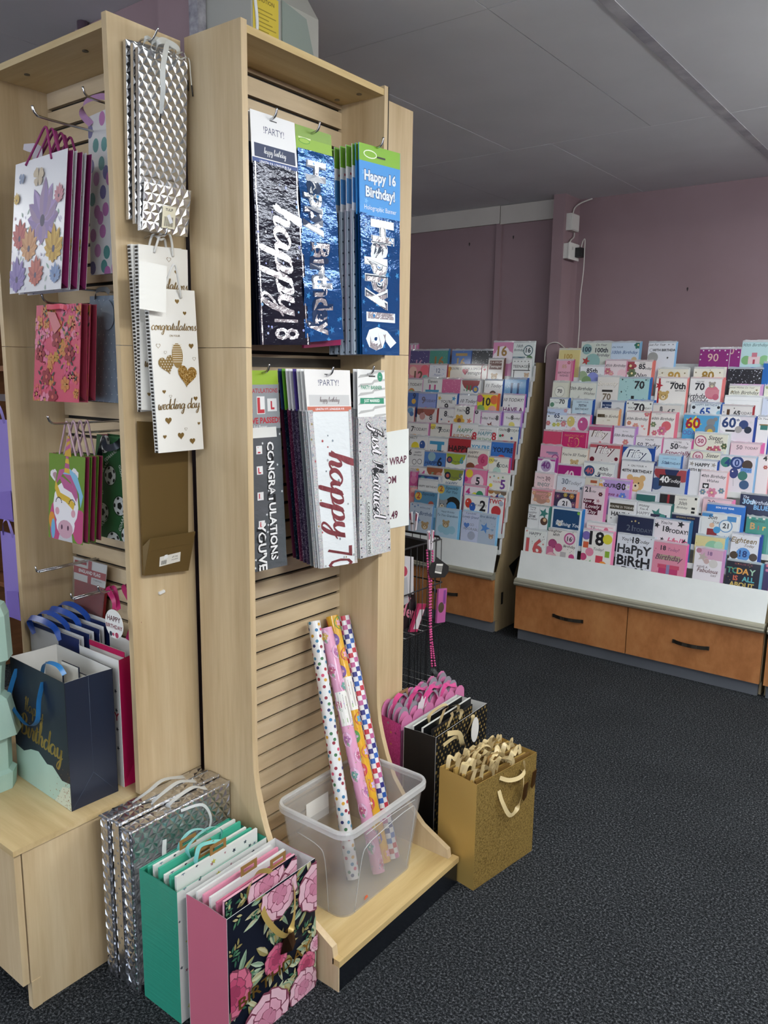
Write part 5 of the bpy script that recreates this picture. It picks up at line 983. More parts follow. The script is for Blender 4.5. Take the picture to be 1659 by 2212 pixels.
for i, (m, hd, lab) in enumerate(((HOLO, '#e0e0e0', 'silver holographic banner pack just behind the white 70 banner'), (mat('#7f868c', .2, .4), '#d8d8d8', 'grey film banner pack second behind the white 70 banner'), (PURPLE_GL, '#4b3a86', 'purple glitter banner pack behind the white 70 banner'), (PURPLE_GL, '#e0dee2', 'dark violet banner pack with pale header behind the 70 banner'), (PINKGL, '#e4e2e6', 'magenta glitter banner pack behind the white 70 banner'), (NAVYGL, '#5c9a2c', 'navy glitter banner pack with green header behind the 70 banner'), (mat('#4d1c34', .3), '#2a3f6c', 'rearmost burgundy banner pack behind the white 70 banner'))):
    banner(lab, [(655, 797), (753, 800), (688, 1228 - 2 * i), (768, 1215)], -1.335, .1, (hd, lambda p, w, h: None), m, None, crinkle(.001, 60 + i), 'banner packs stacked behind the white 70 banner', .004, -.012 - .0125 * i)
banner('plain pink banner pack with black header beside the zebra banner', [(712, 806), (771, 808), (724, 1195), (786, 1180)], -1.375, .115, ('#1a1a1c', lambda p, w, h: p.text('Birthday', w * .75, h * .3, h * .12, '#d8a0b0', maxw=w * .5)), mat('#d86a9c', .3, 0, .4), None, crinkle(.0008, 77))
def d_zebra(p, w, h):
    R = random.Random(8)
    for i in range(12):
        y = h * i / 11; x = 0 if i % 2 else w * .5
        p.poly([(x, y), (x + w * .55, y + h * .06), (x + w * .6, y + h * .1), (x + w * .1, y + h * .07)], '#b4b4b2', False)
    p.l += 1
    p.ell(w * .82, h * .86, w * .1, '#2f8c6c'); p.text('28cm', w * .82, h * .85, h * .025, '#e8f0ec')
    p.text('PARTY BANNER', w * .5, h * .6, h * .075, '#2f8c6c', bold=.02, maxw=w * .86)
    p.rect(w * .08, h * .3, w * .94, h * .42, '#2f8c6c'); p.text('JUST MARRIED', w * .5, h * .335, h * .06, '#eef4f0', bold=.02, maxw=w * .74)
    p.rect(w * .4, h * .85, w * .64, h * .88, '#333')
def d_jm(p, w, h):
    for i in range(16): p.heart(w * .95, h * (i + .5) / 16, .003, '#26262a'); p.heart(w * .05, h * (i + .2) / 16, .003, '#26262a')
    p.script('Just Married', w * .46, h * .96, .026, '#222428', rot=-math.pi / 2, thick=.2, align=-1, maxw=h * .82); p.script('Just Married', w * .46, h * .96, .026, '#e4e0e4', rot=-math.pi / 2, thick=.1, align=-1, maxw=h * .82)
    p.rect(w * .22, h * .02, w * .38, h * .42, '#c0c4c2')
    p.text('CONGRATULATIONS', w * .25, h * .4, w * .12, '#26282a', rot=-math.pi / 2, bold=.02, align=-1, maxw=h * .38)
banner('holographic silver banner pack with black Just Married script', [(770, 797), (828, 800), (775, 1207), (842, 1190)], -1.335, .125, ('#e4e4e2', d_zebra), HOLO, d_jm, crinkle(.0018, 7))
banner('holographic banner pack directly behind the Just Married banner', [(770, 797), (828, 800), (775, 1207), (842, 1190)], -1.335, .1, ('#d8d8d8', lambda p, w, h: None), HOLO, None, crinkle(.001, 8), dx=-.014)
hk = g
for u, v, x in ((590, 262, -1.35), (683, 290, -1.345), (820, 322, -1.322), (574, 810, -1.385), (712, 815, -1.322), (800, 812, -1.322)):
    P = PX(u, v, x); hook_x(P.y, P.z + .004, x, hk)
MB().box(-1.497, -1.4955, 1.27, 1.742, 1.452, 1.476, mat('#4a463f', .4)).build('hook_rail', g)
# price sign on the far gondola's end panel
s = MB(); sx = -1.4285
c4 = [(sx, 1.778, 1.262), (sx, 1.986, 1.272), (sx, 1.998, .968), (sx, 1.784, .975)]
s.prism(c4, (.0008, 0, 0), '#dfe3e0')
w_, h_, f_ = quad_surf(c4[0], c4[1], c4[3], c4[2], NX)
p = Print(s, lambda u, v, d: f_(u, v, d + .0008), w_, h_)
for t, y, m in (('GIFT WRAP', .66, .78), ('FROM', .47, .5)): p.text(t, w_ * (.57 if y > .6 else .5), h_ * y, .0215, '#5a1f38', bold=.025, maxw=w_ * m)
p.text('.49', w_ * .63, h_ * .1, .0225, '#5a1f38', bold=.03)
s.build('price_sign', None, 'white paper sign in maroon letters offering gift wrap, on the end panel', 'sign')

# ---------------------------------------------------------------- bags on the outer side of the left gondola
def studs(b, fn, w, h, cell, m, ht, seed=0):
    R = random.Random(seed); nr = max(1, round(h / (cell * .8))); nc = max(1, round(w / cell)); cw, ch = w / nc, h / nr
    for r in range(nr):
        off = .5 * (r % 2)
        for c in range(-1, nc + 1):
            A = ((c + off) * cw, r * ch); B = ((c + 1 + off) * cw, r * ch); T = ((c + .5 + off) * cw, (r + 1) * ch); T2 = ((c + 1.5 + off) * cw, (r + 1) * ch)
            for tri, k in (((A, B, T), 1), ((B, T2, T), .45)):
                tri = [(min(max(x, 0), w), y) for x, y in tri]
                cx = sum(q[0] for q in tri) / 3 + R.uniform(-.03, .03) * cw; cy = sum(q[1] for q in tri) / 3 + R.uniform(-.03, .03) * ch
                if abs((tri[1][0] - tri[0][0]) * (tri[2][1] - tri[0][1]) - (tri[2][0] - tri[0][0]) * (tri[1][1] - tri[0][1])) < 1e-8: continue
                apex = fn(min(max(cx, 0), w), cy, ht * .62 * k * R.uniform(.85, 1.1))
                P = [fn(x, y, 0) for x, y in tri]
                for i in range(3): b.face([P[i], P[(i + 1) % 3], apex], m)
def rope(b, pts, r, m, n=6): b.tube(cr(pts, n), r, m, 6)
SG = 'silver studded bottle bags on the side panel'
sil = [((298, 100), (405, 133), (303, 497), (400, 512), -1.505, 'front silver studded bottle bag with barcode flap, hanging on side panel'),
       ((287, 92), (396, 122), (292, 483), (390, 500), -1.525, 'middle silver studded bottle bag hanging on the side panel'),
       ((271, 84), (378, 112), (278, 474), (372, 490), -1.543, 'rear silver studded bottle bag hanging against the side panel')]
for i, (a, b_, c, d, X, lab) in enumerate(sil):
    tl, tr, bl, br = [PX(u, v, X) for u, v in (a, b_, c, d)]
    w, h, fn = quad_surf(tl, tr, bl, br, NX)
    t = thing('gift_bag', lab, 'gift bag', (bl + br) / 2, SG)
    b = MB(); b.prism([fn(0, 0, -.009), fn(w, 0, -.009), fn(w, h, -.009), fn(0, h, -.009)], (.009, 0, 0), SILVER)
    studs(b, lambda u, v, q: fn(u, v, q + .0004), w, h, .0205, SILVER, .0048, i)
    b.build('body', t)
    if i == 0:
        f = MB(); f2 = lambda u, v, q: fn(u, v, q + .004 + .010 * max(0, v) / .09)
        W2, H2 = w * 1.02, .098
        f.prism([f2(0, 0, 0), f2(W2, 0, 0), f2(W2, H2, 0), f2(0, H2, 0)], (.001, 0, 0), SILVER); studs(f, lambda u, v, q: f2(u, v, q + .0014), W2, H2, .023, SILVER, .0045, 9)
        f.build('base_flap', t)
        st = MB(); p = Print(st, lambda u, v, q: f2(u + w * .38, v + .01, q + .0075), .036, .046); p.rect(0, 0, .036, .046, '#e6dfc6')
        p.text('TULIP', .018, .036, .0055, '#333', bold=.02)
        for k in range(10): p.rect(.006 + k * .0025, .004, .0072 + k * .0025, .024, '#333')
        p.poly([(.012, .026), (.02, .03), (.03, .014), (.022, .01)], '#e8e8ee'); st.build('barcode_label', t)
    rb = MB(); hm = mat('#cfcfc8', .35)
    y0, y1 = fn(w * .3, h * .96, .002), fn(w * .72, h * .95, .002)
    top = (y0 + y1) / 2 + Vector((.012, .0, .038 - .01 * i))
    rb.ribbon(cr([y0, (y0 + top) / 2 + Vector((.01, -.012, .01)), top, (y1 + top) / 2 + Vector((.012, .012, .008)), y1], 5), (0, .3, 1), .012, hm)
    if i == 0: rb.ribbon(cr([top, fn(w * .36, h * .9, .022), fn(w * .4, h * .78, .015), fn(w * .37, h * .66, .012)], 5), (0, 1, 0), .011, hm, 1.5)
    rb.ribbon(cr([fn(w * .85, h * 1.0, -.004), fn(w * 1.02, h * 1.02, .0), fn(w * 1.07, h * .93, 0), fn(w * 1.1, h * .86, 0)], 4), (0, 1, 0), .003, hm)
    rb.build('ribbon_handle', t)
    tip = MB(); tip.tube([fn(w * 1.095, h * .875, 0), fn(w * 1.125, h * .815, 0)], .0016, BLACK, 5)
    tip.build('ribbon_end', t)
    if i == 0: MB().tube([fn(w * .37, h * .66, .012), fn(w * .36, h * .61, .012)], .0016, BLACK, 5).build('ribbon_end', t)
P = PX(335, 108, -1.50)
MB().tube(cr([(-1.562, P.y, P.z + .018), (-1.545, P.y, P.z + .03), (-1.51, P.y, P.z + .022), (-1.487, P.y, P.z + .04)], 4), .0022, CHROME, 6).build('hook', g2)
WG = 'white wedding bottle bags on the side panel'
GOLDP = mat('#8a7040', .35, .5)
wed = [((318, 622), (420, 628), (343, 979), (440, 970), -1.488, 'front white wedding bag with gold hearts hanging on the side panel'),
       ((299, 527), (405, 540), (306, 885), (410, 893), -1.522, 'second white wedding bag showing behind the front one, side panel'),
       ((283, 527), (392, 537), (305, 890), (400, 880), -1.541, 'rearmost white wedding bag with dashed edge against the panel')]
for i, (a, b_, c, d, X, lab) in enumerate(wed):
    tl, tr, bl, br = [PX(u, v, X) for u, v in (a, b_, c, d)]
    w, h, fn = quad_surf(tl, tr, bl, br, NX)
    t = thing('gift_bag', lab, 'gift bag', (bl + br) / 2, WG)
    b = MB(); T = .014
    b.prism([fn(0, 0, -T), fn(w, 0, -T), fn(w, h, -T), fn(0, h, -T)], (T, 0, 0), '#e8e6e0')
    p = Print(b, lambda u, v, q: fn(u, v, q), w, h)
    R = random.Random(i)
    for x, y, r in ((.6, .93, .006), (.75, .86, .005), (.14, .66, .006), (.28, .62, .004), (.85, .66, .007), (.9, .58, .005), (.2, .38, .005), (.33, .35, .004), (.88, .33, .006), (.25, .2, .009), (.15, .1, .005), (.5, .1, .009), (.62, .14, .004), (.75, .06, .008), (.92, .17, .004)):
        p.heart(w * x, h * y, r, GOLDP)
        if R.random() < .45: p.heart(w * x, h * y, r * .8, '#e8e6e0')
    p.script('congratulations', w * .5, h * .755, .0105, GOLDP, maxw=w * .96, thick=.11); p.text('ON YOUR', w * .5, h * .715, .0045, GOLDP)
    p.heart(w * .3, h * .55, .023, mat('#8d7444', .4, .4), .25)
    for a2 in range(8):
        for c2 in range(5): 
            x, y = w * .17 + c2 * .0075 + (a2 % 2) * .0037, h * .5 + a2 * .0058
            p.ell(x, y, .0013, '#e8e6e0', n=6, up=False)
    p.l += 1
    p.ell(w * .53, h * .6, .0155, mat('#a08450', .4, .4), .028)
    for a2 in range(9): p.rect(w * .53 - .013, h * .56 + a2 * .0048, w * .53 + .013, h * .56 + a2 * .0048 + .0014, '#e0d8c4')
    p.heart(w * .72, h * .48, .027, GOLDGL, -.15)
    p.script('wedding day', w * .5, h * .27, .0115, GOLDP, maxw=w * 1.0, thick=.11)
    # dashed gusset edge
    f3 = lambda u, v, q: fn(-q, v, -u)
    p = Print(b, f3, T, h)
    for k in range(46): p.rect(.002, h * k / 46, .0115, h * (k + .62) / 46, '#26221c')
    b.build('body', t)
    rb = MB(); top = (fn(w * .45, h, .004)) + Vector((.018, 0, .052 - .02 * i))
    for q in (.002,):
        rope(rb, [fn(w * .3, h * .96, q), fn(w * .36, h * 1.06, .012), top, fn(w * .58, h * 1.04, .014), fn(w * .68, h * .95, q)], .0028, mat('#dcdad4', .6))
    rb.build('rope_handle', t)
    if i == 1:
        tg = MB(); q4 = [PX(u, v, -1.47) for u, v in ((300, 562), (360, 575), (358, 676), (301, 667))]
        tg.prism(q4, (.0006, 0, 0), '#e9e8e2'); tg.build('blank_tag', t)
P = PX(350, 540, -1.5); MB().tube(cr([(-1.562, P.y, P.z + .03), (-1.54, P.y, P.z + .034), (-1.488, P.y, P.z + .03), (-1.48, P.y, P.z + .045)], 4), .0022, CHROME, 6).build('hook', g2)
# bronze bottle bag with its base folded up
t = thing('gift_bag', 'plain bronze foil bottle bag with folded base on the side panel', 'gift bag', PX(360, 1240, -1.55))
tl, tr, bl, br = [PX(u, v, -1.548) for u, v in ((299, 910), (406, 915), (310, 1243), (407, 1230))]
w, h, fn = quad_surf(tl, tr, bl, br, NX)
MB().prism([fn(0, 0, -.006), fn(w, 0, -.006), fn(w, h, -.006), fn(0, h, -.006)], (.006, 0, 0), BROWN_GOLD).build('body', t)
f2 = lambda u, v, q: fn(u, v, q + .003 + .012 * v / .09)
fl = MB(); fl.prism([f2(0, 0, 0), f2(w * .98, -.002, 0), f2(w * 1.06, .098, 0), f2(w * .08, .09, 0)], (.0012, 0, 0), BROWN_GOLD)
fl.face([fn(0, 0, .0005), f2(0, 0, 0), f2(w * .08, .09, 0), fn(0, .07, .0005)], BROWN_GOLD); fl.build('base_flap', t)
MB().prism([f2(w * .12, .058, .0014), f2(w * .96, .066, .0014), f2(w * .96, .0675, .0014), f2(w * .12, .0595, .0014)], (.0006, 0, 0), BROWN_GOLD).build('fold_line', t)
st = MB(); p = Print(st, lambda u, v, q: f2(u + w * .3, v + .018 + u * .12, q + .0018), .062, .03); p.rect(0, 0, .062, .024, '#e0ddd4')
for k in range(9): p.rect(.005 + k * .0018, .003, .006 + k * .0018, .013, '#333')
p.text('gift bag', .045, .015, .004, '#444'); p.text('recyclable', .045, .008, .0035, '#444'); p.poly([(.012, .016), (.024, .018), (.022, .026), (.014, .026)], '#e8e8e8'); st.build('price_label', t)

# ================================================================ BAGS INSIDE THE LEFT GONDOLA
def hang_bag(name, label, px4, Y, depth, front, side, draw, group=None, dy=0, bottom_gap=.5, inside=None):
    """flat bag facing -y, hanging; its gusset shows on the right"""
    tl, tr, bl, br = [PY(u, v, Y) + Vector((0, dy, 0)) for u, v in px4]
    w, h, fn = quad_surf(tl, tr, bl, br, NY)
    t = thing(name, label, 'gift bag', (bl + br) / 2, group)
    b = MB()
    b.prism([fn(0, 0, -.001), fn(w, 0, -.001), fn(w, h, -.001), fn(0, h, -.001)], (0, -.001, 0), front)
    # back sheet and folded gusset on both edges
    b.prism([fn(0, .004, -depth), fn(w, .004, -depth), fn(w, h, -depth * .75), fn(0, h, -depth * .75)], (0, .001, 0), front)
    k = depth * .5
    for x, s in ((w, -1), (0, 1)):
        b.face([fn(x, 0, -.001), fn(x + s * .022, .02, -k), fn(x + s * .022, h, -k), fn(x, h, -.001)], side)
        b.face([fn(x, .004, -depth), fn(x + s * .022, .02, -k), fn(x + s * .022, h, -k), fn(x, h, -depth * .75)], side)
    b.face([fn(0, 0, -.001), fn(w, 0, -.001), fn(w - .02, .03, -k), fn(.02, .03, -k)], side)
    b.face([fn(0, .004, -depth), fn(w, .004, -depth), fn(w - .02, .03, -k), fn(.02, .03, -k)], side)
    if draw: p = Print(b, lambda u, v, q: fn(u, v, q), w, h, .000012, .0001); draw(p, w, h)
    b.build('body', t)
    return t, w, h, fn
def loop(t, P0, top, P1, r, m, name='rope_handle', flat=False, side=(0, 1, 0)):
    b = MB(); P0, P1, top = Vector(P0), Vector(P1), Vector(top)
    pts = cr([P0, P0 * .45 + top * .55 + Vector((-.002, 0, .0)), top, P1 * .45 + top * .55 + Vector((.002, 0, 0)), P1], 6)
    if flat: b.ribbon(pts, side, r, m)
    else: b.tube(pts, r, m, 6)
    return b.build(name, t)
def petals(p, x, y, r, cols, seed=0, n=6, outline='#6a5a78'):
    R = random.Random(seed)
    for ring, (rr, nn) in enumerate(((1, n), (.68, n - 1), (.4, 4))):
        for k in range(nn):
            a = 2 * math.pi * (k + .5 * ring) / nn + R.uniform(-.2, .2)
            if outline: p.petal(x, y, r * rr * 1.04, a, outline, 1.12)
            p.petal(x, y, r * rr, a, cols[min(ring, len(cols) - 1)], 1.0)
def cupflower(p, x, y, r, cols, seed=0):
    """side-on open flower of pointed petals"""
    R = random.Random(seed)
    for k, (a, L) in enumerate(((-.35, .85), (3.5, .85), (.15, 1.0), (3.0, 1.0), (.62, 1.15), (2.52, 1.15), (2.05, 1.3), (1.1, 1.3), (1.57, 1.45), (-.95, .7), (4.1, .7), (-1.57, .75))):
        p.leaf(x, y, r * L, r * .56, a + R.uniform(-.08, .08), cols[k % len(cols)], cols[(k + 1) % len(cols)])
    p.ell(x, y + r * .05, r * .15, '#4f4860', r * .2)
def d_butterfly(p, w, h):
    R = random.Random(4)
    for i in range(60): p.leaf(R.uniform(0, w), R.uniform(0, h * .6), R.uniform(.008, .022), .006, R.uniform(.5, 2.6), R.choice(['#b9b6c4', '#a9b8ae', '#c3bccb', '#9fb0a4', '#c8a8b4', '#8fa898']))
    cupflower(p, w * .6, h * .52, w * .3, ['#8d78a4', '#a48cb8', '#97809c'], 1)
    cupflower(p, w * .16, h * .42, w * .15, ['#b25a58', '#c06c62', '#a64e50'], 2); cupflower(p, w * .36, h * .33, w * .17, ['#c79468', '#d0a274', '#b98458'], 3)
    cupflower(p, w * .84, h * .3, w * .18, ['#c39d48', '#d0ac58', '#b28c3c'], 4); cupflower(p, w * .15, h * .1, w * .18, ['#8676a8', '#9686b4', '#7868a0'], 5)
    cupflower(p, w * .52, h * .12, w * .15, ['#b8685c', '#c47868', '#a85c54'], 6); cupflower(p, w * .9, h * .68, w * .09, ['#b87a84', '#c48c94'], 7); cupflower(p, w * .08, h * .72, w * .06, ['#c2a04c', '#cfae5c'], 8); cupflower(p, w * .9, h * .1, w * .1, ['#6f86ae', '#8094b4'], 9)
    for x, y, r, c in ((.5, .85, .05, '#bfae94'), (.17, .87, .028, '#7d8aa4')):
        for a, L in ((.6, 1), (2.3, 1), (-.7, .8), (-2.4, .8)): p.petal(w * x, h * y, w * r * 2.2 * L, a, c, .9)
MAG = mat('#7d1f56', .5)
for i in range(2, -1, -1):
    t, w, h, fn = hang_bag('gift_bag', ['front butterfly and flower gift bag with magenta cord handles', 'second flower gift bag tucked behind the butterfly bag', 'rear flower gift bag with dark magenta gusset on the same hook'][i], [(34, 356), (146, 320), (21, 635), (131, 624)], 1.03, .018, mat('#d9d7da', .3), MAG, d_butterfly, 'butterfly flower gift bags', dy=.0225 * i)
    top = fn(w * .55, h + .062 - .004 * i, -.004)
    loop(t, fn(w * .22, h * .97, .001), top + Vector((-.004, 0, 0)), fn(w * .72, h * .96, .001), .0028, mat('#8a2a62', .6))
    loop(t, fn(w * .28, h * .97, -.012), top + Vector((.003, .01, -.003)), fn(w * .78, h * .97, -.012), .0028, mat('#8a2a62', .6))
    if i == 0: MB().prism([fn(w * x, h + y, -.012) for x, y in ((.24, .0), (.44, .004), (.42, .026), (.34, .034), (.26, .04), (.05, .046), (.04, .034), (.14, .026), (.24, .02))], (0, -.0008, 0), '#b9b2ba').build('butterfly_tag', t)
HB = PY(84, 243, 1.0); hook_y(PY(95, 250, 1.03).x + .02, PY(95, 262, 1.03).z, 1.0, g2)
def d_polka(p, w, h):
    R = random.Random(3); cs = ['#a8689a', '#4f8480', '#65608c', '#a8689a', '#4f8480', '#b07aa4']
    for i in range(9):
        for j in range(3): 
            x, y = w * (.1 + .36 * j + .12 * (i % 2)) + R.uniform(-.006, .006), h * (i + .4) / 9 + R.uniform(-.01, .01)
            p.ell(x, y, .0125, cs[R.randrange(6)], .0155, up=False)
            if R.random() < .3: p.l += 1; p.ell(x + .012, y - .015, .0125, cs[R.randrange(6)], .0155, up=False)
    p.l += 1
t, w, h, fn = hang_bag('gift_bag', 'white bottle bag with pink, teal and violet polka dots', [(190, 253), (250, 226), (196, 595), (262, 588)], 1.138, .03, mat('#c9c6c4', .4), mat('#b8b4b4', .5), d_polka)
b = MB(); b.ribbon(cr([fn(w * .18, h * .94, .004), fn(w * -.02, h * 1.01, .012), fn(w * .05, h * 1.08, .01), fn(w * .45, h * 1.09, .0), fn(w * .75, h * 1.06, -.01)], 6), (0, .4, 1), .016, mat('#b48ab0', .3)); b.build('ribbon_handle', t)
hook_y(fn(w * .62, 0, 0).x, fn(0, h * 1.065, 0).z, 1.10, g2)
def d_pinkfl(p, w, h):
    R = random.Random(6)
    for i in range(60): p.flower(R.uniform(0, w), R.uniform(0, h), R.uniform(.013, .022), R.choice(['#c8546c', '#d0708c', '#b98a3c', '#c86458', '#c88048', '#cc5a7a', '#d68298']), '#b98a4c', 6, R.uniform(0, 1))
    for x, y in ((.14, .2), (.1, .62), (.35, .92), (.55, .42), (.42, .14), (.85, .3), (.9, .85), (.75, .6), (.2, .9), (.62, .75)):
        for k in range(5): p.leaf(w * x + .003 * k, h * y - .012 * k + .03, .016, .006, (2.3 if k % 2 else .8), '#3d4a40')
    for x, y in ((.14, .5), (.78, .5), (.5, .64), (.3, .26), (.45, .05)): p.flower(w * x, h * y, .022, '#8e3038', '#c86458', 5)
for i in (1, 0):
    t, w, h, fn = hang_bag('gift_bag', ['coral floral gift bag with pink ribbon and diamond tag', 'second coral floral gift bag behind the front one'][i], [(79, 660), (176, 655), (72, 865), (170, 870)], 1.08, .02, mat('#c8566a', .4), mat('#8a2a3c', .5), d_pinkfl, 'coral floral gift bags', dy=.024 * i)
    if i == 0:
        b = MB(); b.prism([fn(w * x, h * y, .003) for x, y in ((.28, .93), (.46, .92), (.6, .78), (.46, .7))], (0, -.0008, 0), '#c8787c'); b.build('diamond_tag', t)
        b = MB(); b.ribbon(cr([fn(w * .3, h * .955, .0), fn(w * .34, h * .975, .012), fn(w * .5, h * .97, .016), fn(w * .66, h * .975, .012), fn(w * .7, h * .955, .0)], 5), (0, 0, 1), .012, mat('#cf4a5e', .3)); b.build('ribbon_handle', t)
        hook_y(fn(w * .45, 0, 0).x, fn(0, h * 1.02, 0).z, 1.075, g2)
def d_quilt(p, w, h):
    n, s = 7, .022
    for i in range(-2, 16):
        for j in range(-1, 8):
            x, y = j * s + (i % 2) * s / 2, i * s * .95
            p.poly([(x, y), (x + s / 2, y + s * .92), (x, y + s * 1.84), (x - s / 2, y + s * .92)], ['#7d8c9a', '#8796a4'][(i + j) % 2], False)
    p.l += 1
    for i in range(-2, 16):
        for j in range(-1, 8): p.ell(j * s + (i % 2) * s / 2, i * s * .95, .0016, '#d4d8da', n=6, up=False)
t, w, h, fn = hang_bag('gift_bag', 'quilted blue grey gift bag with pearl studs and oval tag', [(194, 640), (262, 637), (189, 865), (268, 872)], 1.178, .03, mat('#8796a4', .35), mat('#6f7e8c', .5), d_quilt)
b = MB(); P = [(w * .62 + .028 * math.cos(a), h * .82 + .036 * math.sin(a)) for a in [2 * math.pi * k / 18 for k in range(18)]]
b.prism([fn(x, y, .004) for x, y in P], (0, -.0008, 0), mat('#8d9ca9', .35)); b.build('oval_tag', t)
b = MB(); b.ribbon(cr([fn(w * .2, h * .97, .001), fn(w * .3, h * 1.04, .008), fn(w * .5, h * 1.06, .0), fn(w * .7, h * 1.02, .006)], 5), (0, .3, 1), .012, mat('#7d8184', .3)); b.build('ribbon_handle', t)
hook_y(fn(w * .45, 0, 0).x, fn(0, h * 1.045, 0).z, 1.10, g2)
def d_unicorn(p, w, h):
    p.ell(w * .2, h * .2, w * .17, '#b84a78', h * .26); p.ell(w * .9, h * .2, w * .2, '#b84a78', h * .2)
    p.ell(w * .1, h * .22, w * .09, '#d08a34', h * .1); p.ell(w * .14, h * .12, w * .06, '#6aa8cc', h * .12)
    p.petal(w * .18, h * .68, w * .2, 1.9, '#ddd6da', .9); p.petal(w * .2, h * .7, w * .13, 1.9, '#a9848c', .8)
    p.petal(w * .66, h * .7, w * .24, 1.05, '#ddd6da', .8); p.petal(w * .68, h * .71, w * .15, 1.05, '#a9848c', .7)
    p.poly([(w * .3, 0), (w * .72, 0), (w * .66, h * .2), (w * .4, h * .2)], '#b9b8bc')
    p.ell(w * .5, h * .42, w * .36, '#e4e0e2', h * .28); p.ell(w * .5, h * .2, w * .27, '#e4e0e2', h * .16)
    p.ell(w * .5, h * .14, w * .22, '#c49aa8', h * .11)
    for c, pts in (('#b05a88', ((.18, .62), (.4, .78), (.62, .7), (.86, .5), (.8, .62), (.56, .86), (.3, .82))), ('#7fb4d0', ((.4, .78), (.62, .78), (.86, .58), (.92, .42), (.98, .56), (.8, .78), (.56, .86))), ('#d0ac3c', ((.2, .7), (.34, .56), (.6, .52), (.76, .46), (.72, .38), (.5, .46), (.26, .5), (.18, .6))), ('#b05a88', ((.28, .76), (.44, .62), (.66, .58), (.8, .48), (.82, .54), (.64, .68), (.42, .74)))):
        p.poly([(w * a, h * c2) for a, c2 in pts], c)
    for k in range(5): p.poly([(w * (.44 + .012 * k), h * (.8 + .055 * k)), (w * (.6 - .012 * k), h * (.79 + .055 * k)), (w * (.585 - .012 * k), h * (.85 + .055 * k)), (w * (.455 + .012 * k), h * (.85 + .055 * k))], ['#d0ac3c', '#b05a88'][k % 2])
    for x in (.3, .68):
        for k in range(9):
            a = math.pi * (k + .5) / 9; p.ell(w * x + w * .085 * math.cos(a), h * .44 + h * .06 * math.sin(a), .0022, '#33262c', n=6, up=False)
        p.ell(w * (x - .04 if x < .5 else x + .04), h * .34, w * .06, '#d09aa4', h * .045)
    for x in (.4, .58): p.ell(w * x, h * .16, w * .025, '#5a3a50', h * .03)
for i in (2, 1, 0):
    t, w, h, fn = hang_bag('gift_bag', ['lime green unicorn face gift bag with pink twist handles', 'second unicorn gift bag, mostly hidden behind the first', 'rear unicorn gift bag at the back of the hook'][i], [(106, 978), (184, 988), (105, 1160), (178, 1178)], 1.06, .015, mat('#6a8a34', .4), mat('#8a2a4c', .5), d_unicorn if i == 0 else None, 'unicorn gift bags', dy=.018 * i)
    top = fn(w * .46, h + .082, -.002)
    loop(t, fn(w * .26, h * .97, -.003), top, fn(w * .74, h * .97, -.003), .0024, mat('#b89aa4', .6), 'twist_handle')
    loop(t, fn(w * .3, h * .97, -.011), top + Vector((.012, .011, .002)), fn(w * .8, h * .97, -.011), .0024, mat('#b89aa4', .6), 'twist_handle')
    if i == 0:
        hr = MB(); hr.prism([fn(w * .46, h * .99, .001), fn(w * .64, h * .985, .001), fn(w * .585, h * 1.2, .001), fn(w * .545, h * 1.22, .001)], (0, -.0012, 0), '#c49a3c')
        p = Print(hr, lambda u, v, q: fn(u, v + h, q + .0022), w, h * .3); p.poly([(w * .49, .01), (w * .63, .02), (w * .615, .03), (w * .5, .02)], '#b05a88'); p.poly([(w * .52, .032), (w * .6, .037), (w * .595, .043), (w * .53, .04)], '#b05a88'); hr.build('horn', t)
        hook_y(top.x + .004, top.z - .004, 1.02, g2)
def d_ball(p, w, h):
    for x, y in ((.28, .92), (.98, .8), (.48, .62), (.3, .25), (.75, .34), (.95, .06), (.6, -.02), (.02, .56)):
        cx, cy, r = w * x, h * y, .0245
        p.ell(cx, cy, r * 1.12, '#1a3c22', n=18); p.ell(cx, cy, r, '#cfd0cc', n=18)
        p.star(cx, cy, r * .42, '#1a1c1a', .85)
        for k in range(5):
            a = .3 + 2 * math.pi * k / 5 + .63; q = (cx + math.sin(a) * r * .82, cy + math.cos(a) * r * .82); p.ell(q[0], q[1], r * .24, '#1a1c1a', r * .16, -a, 8)
    for x, y, a in ((.3, .66, .9), (.12, .4, .3), (.8, .62, -1.2), (.85, .2, 1.2), (.3, .1, .8), (.5, .8, .5)): p.text('GOAAAAL!', w * x, h * y, .009, '#c8d0c4', rot=a, bold=.01)
t, w, h, fn = hang_bag('gift_bag', 'green football print gift bag with black ribbon handle', [(209, 938), (275, 946), (194, 1153), (282, 1173)], 1.158, .04, mat('#2a5a34', .4), mat('#8a2448', .5), d_ball)
b = MB(); b.ribbon(cr([fn(w * .2, h * .7, .002), fn(w * .26, h * .86, .012), fn(w * .4, h * .98, .018), fn(w * .55, h * .9, .02), fn(w * .8, h * .92, .016), fn(w * .85, h * .98, .004)], 6), (.3, .2, 1), .018, mat('#1e2630', .3)); b.build('ribbon_handle', t)
hook_y(fn(w * .42, 0, 0).x, fn(0, h * 1.03, 0).z, 1.10, g2)
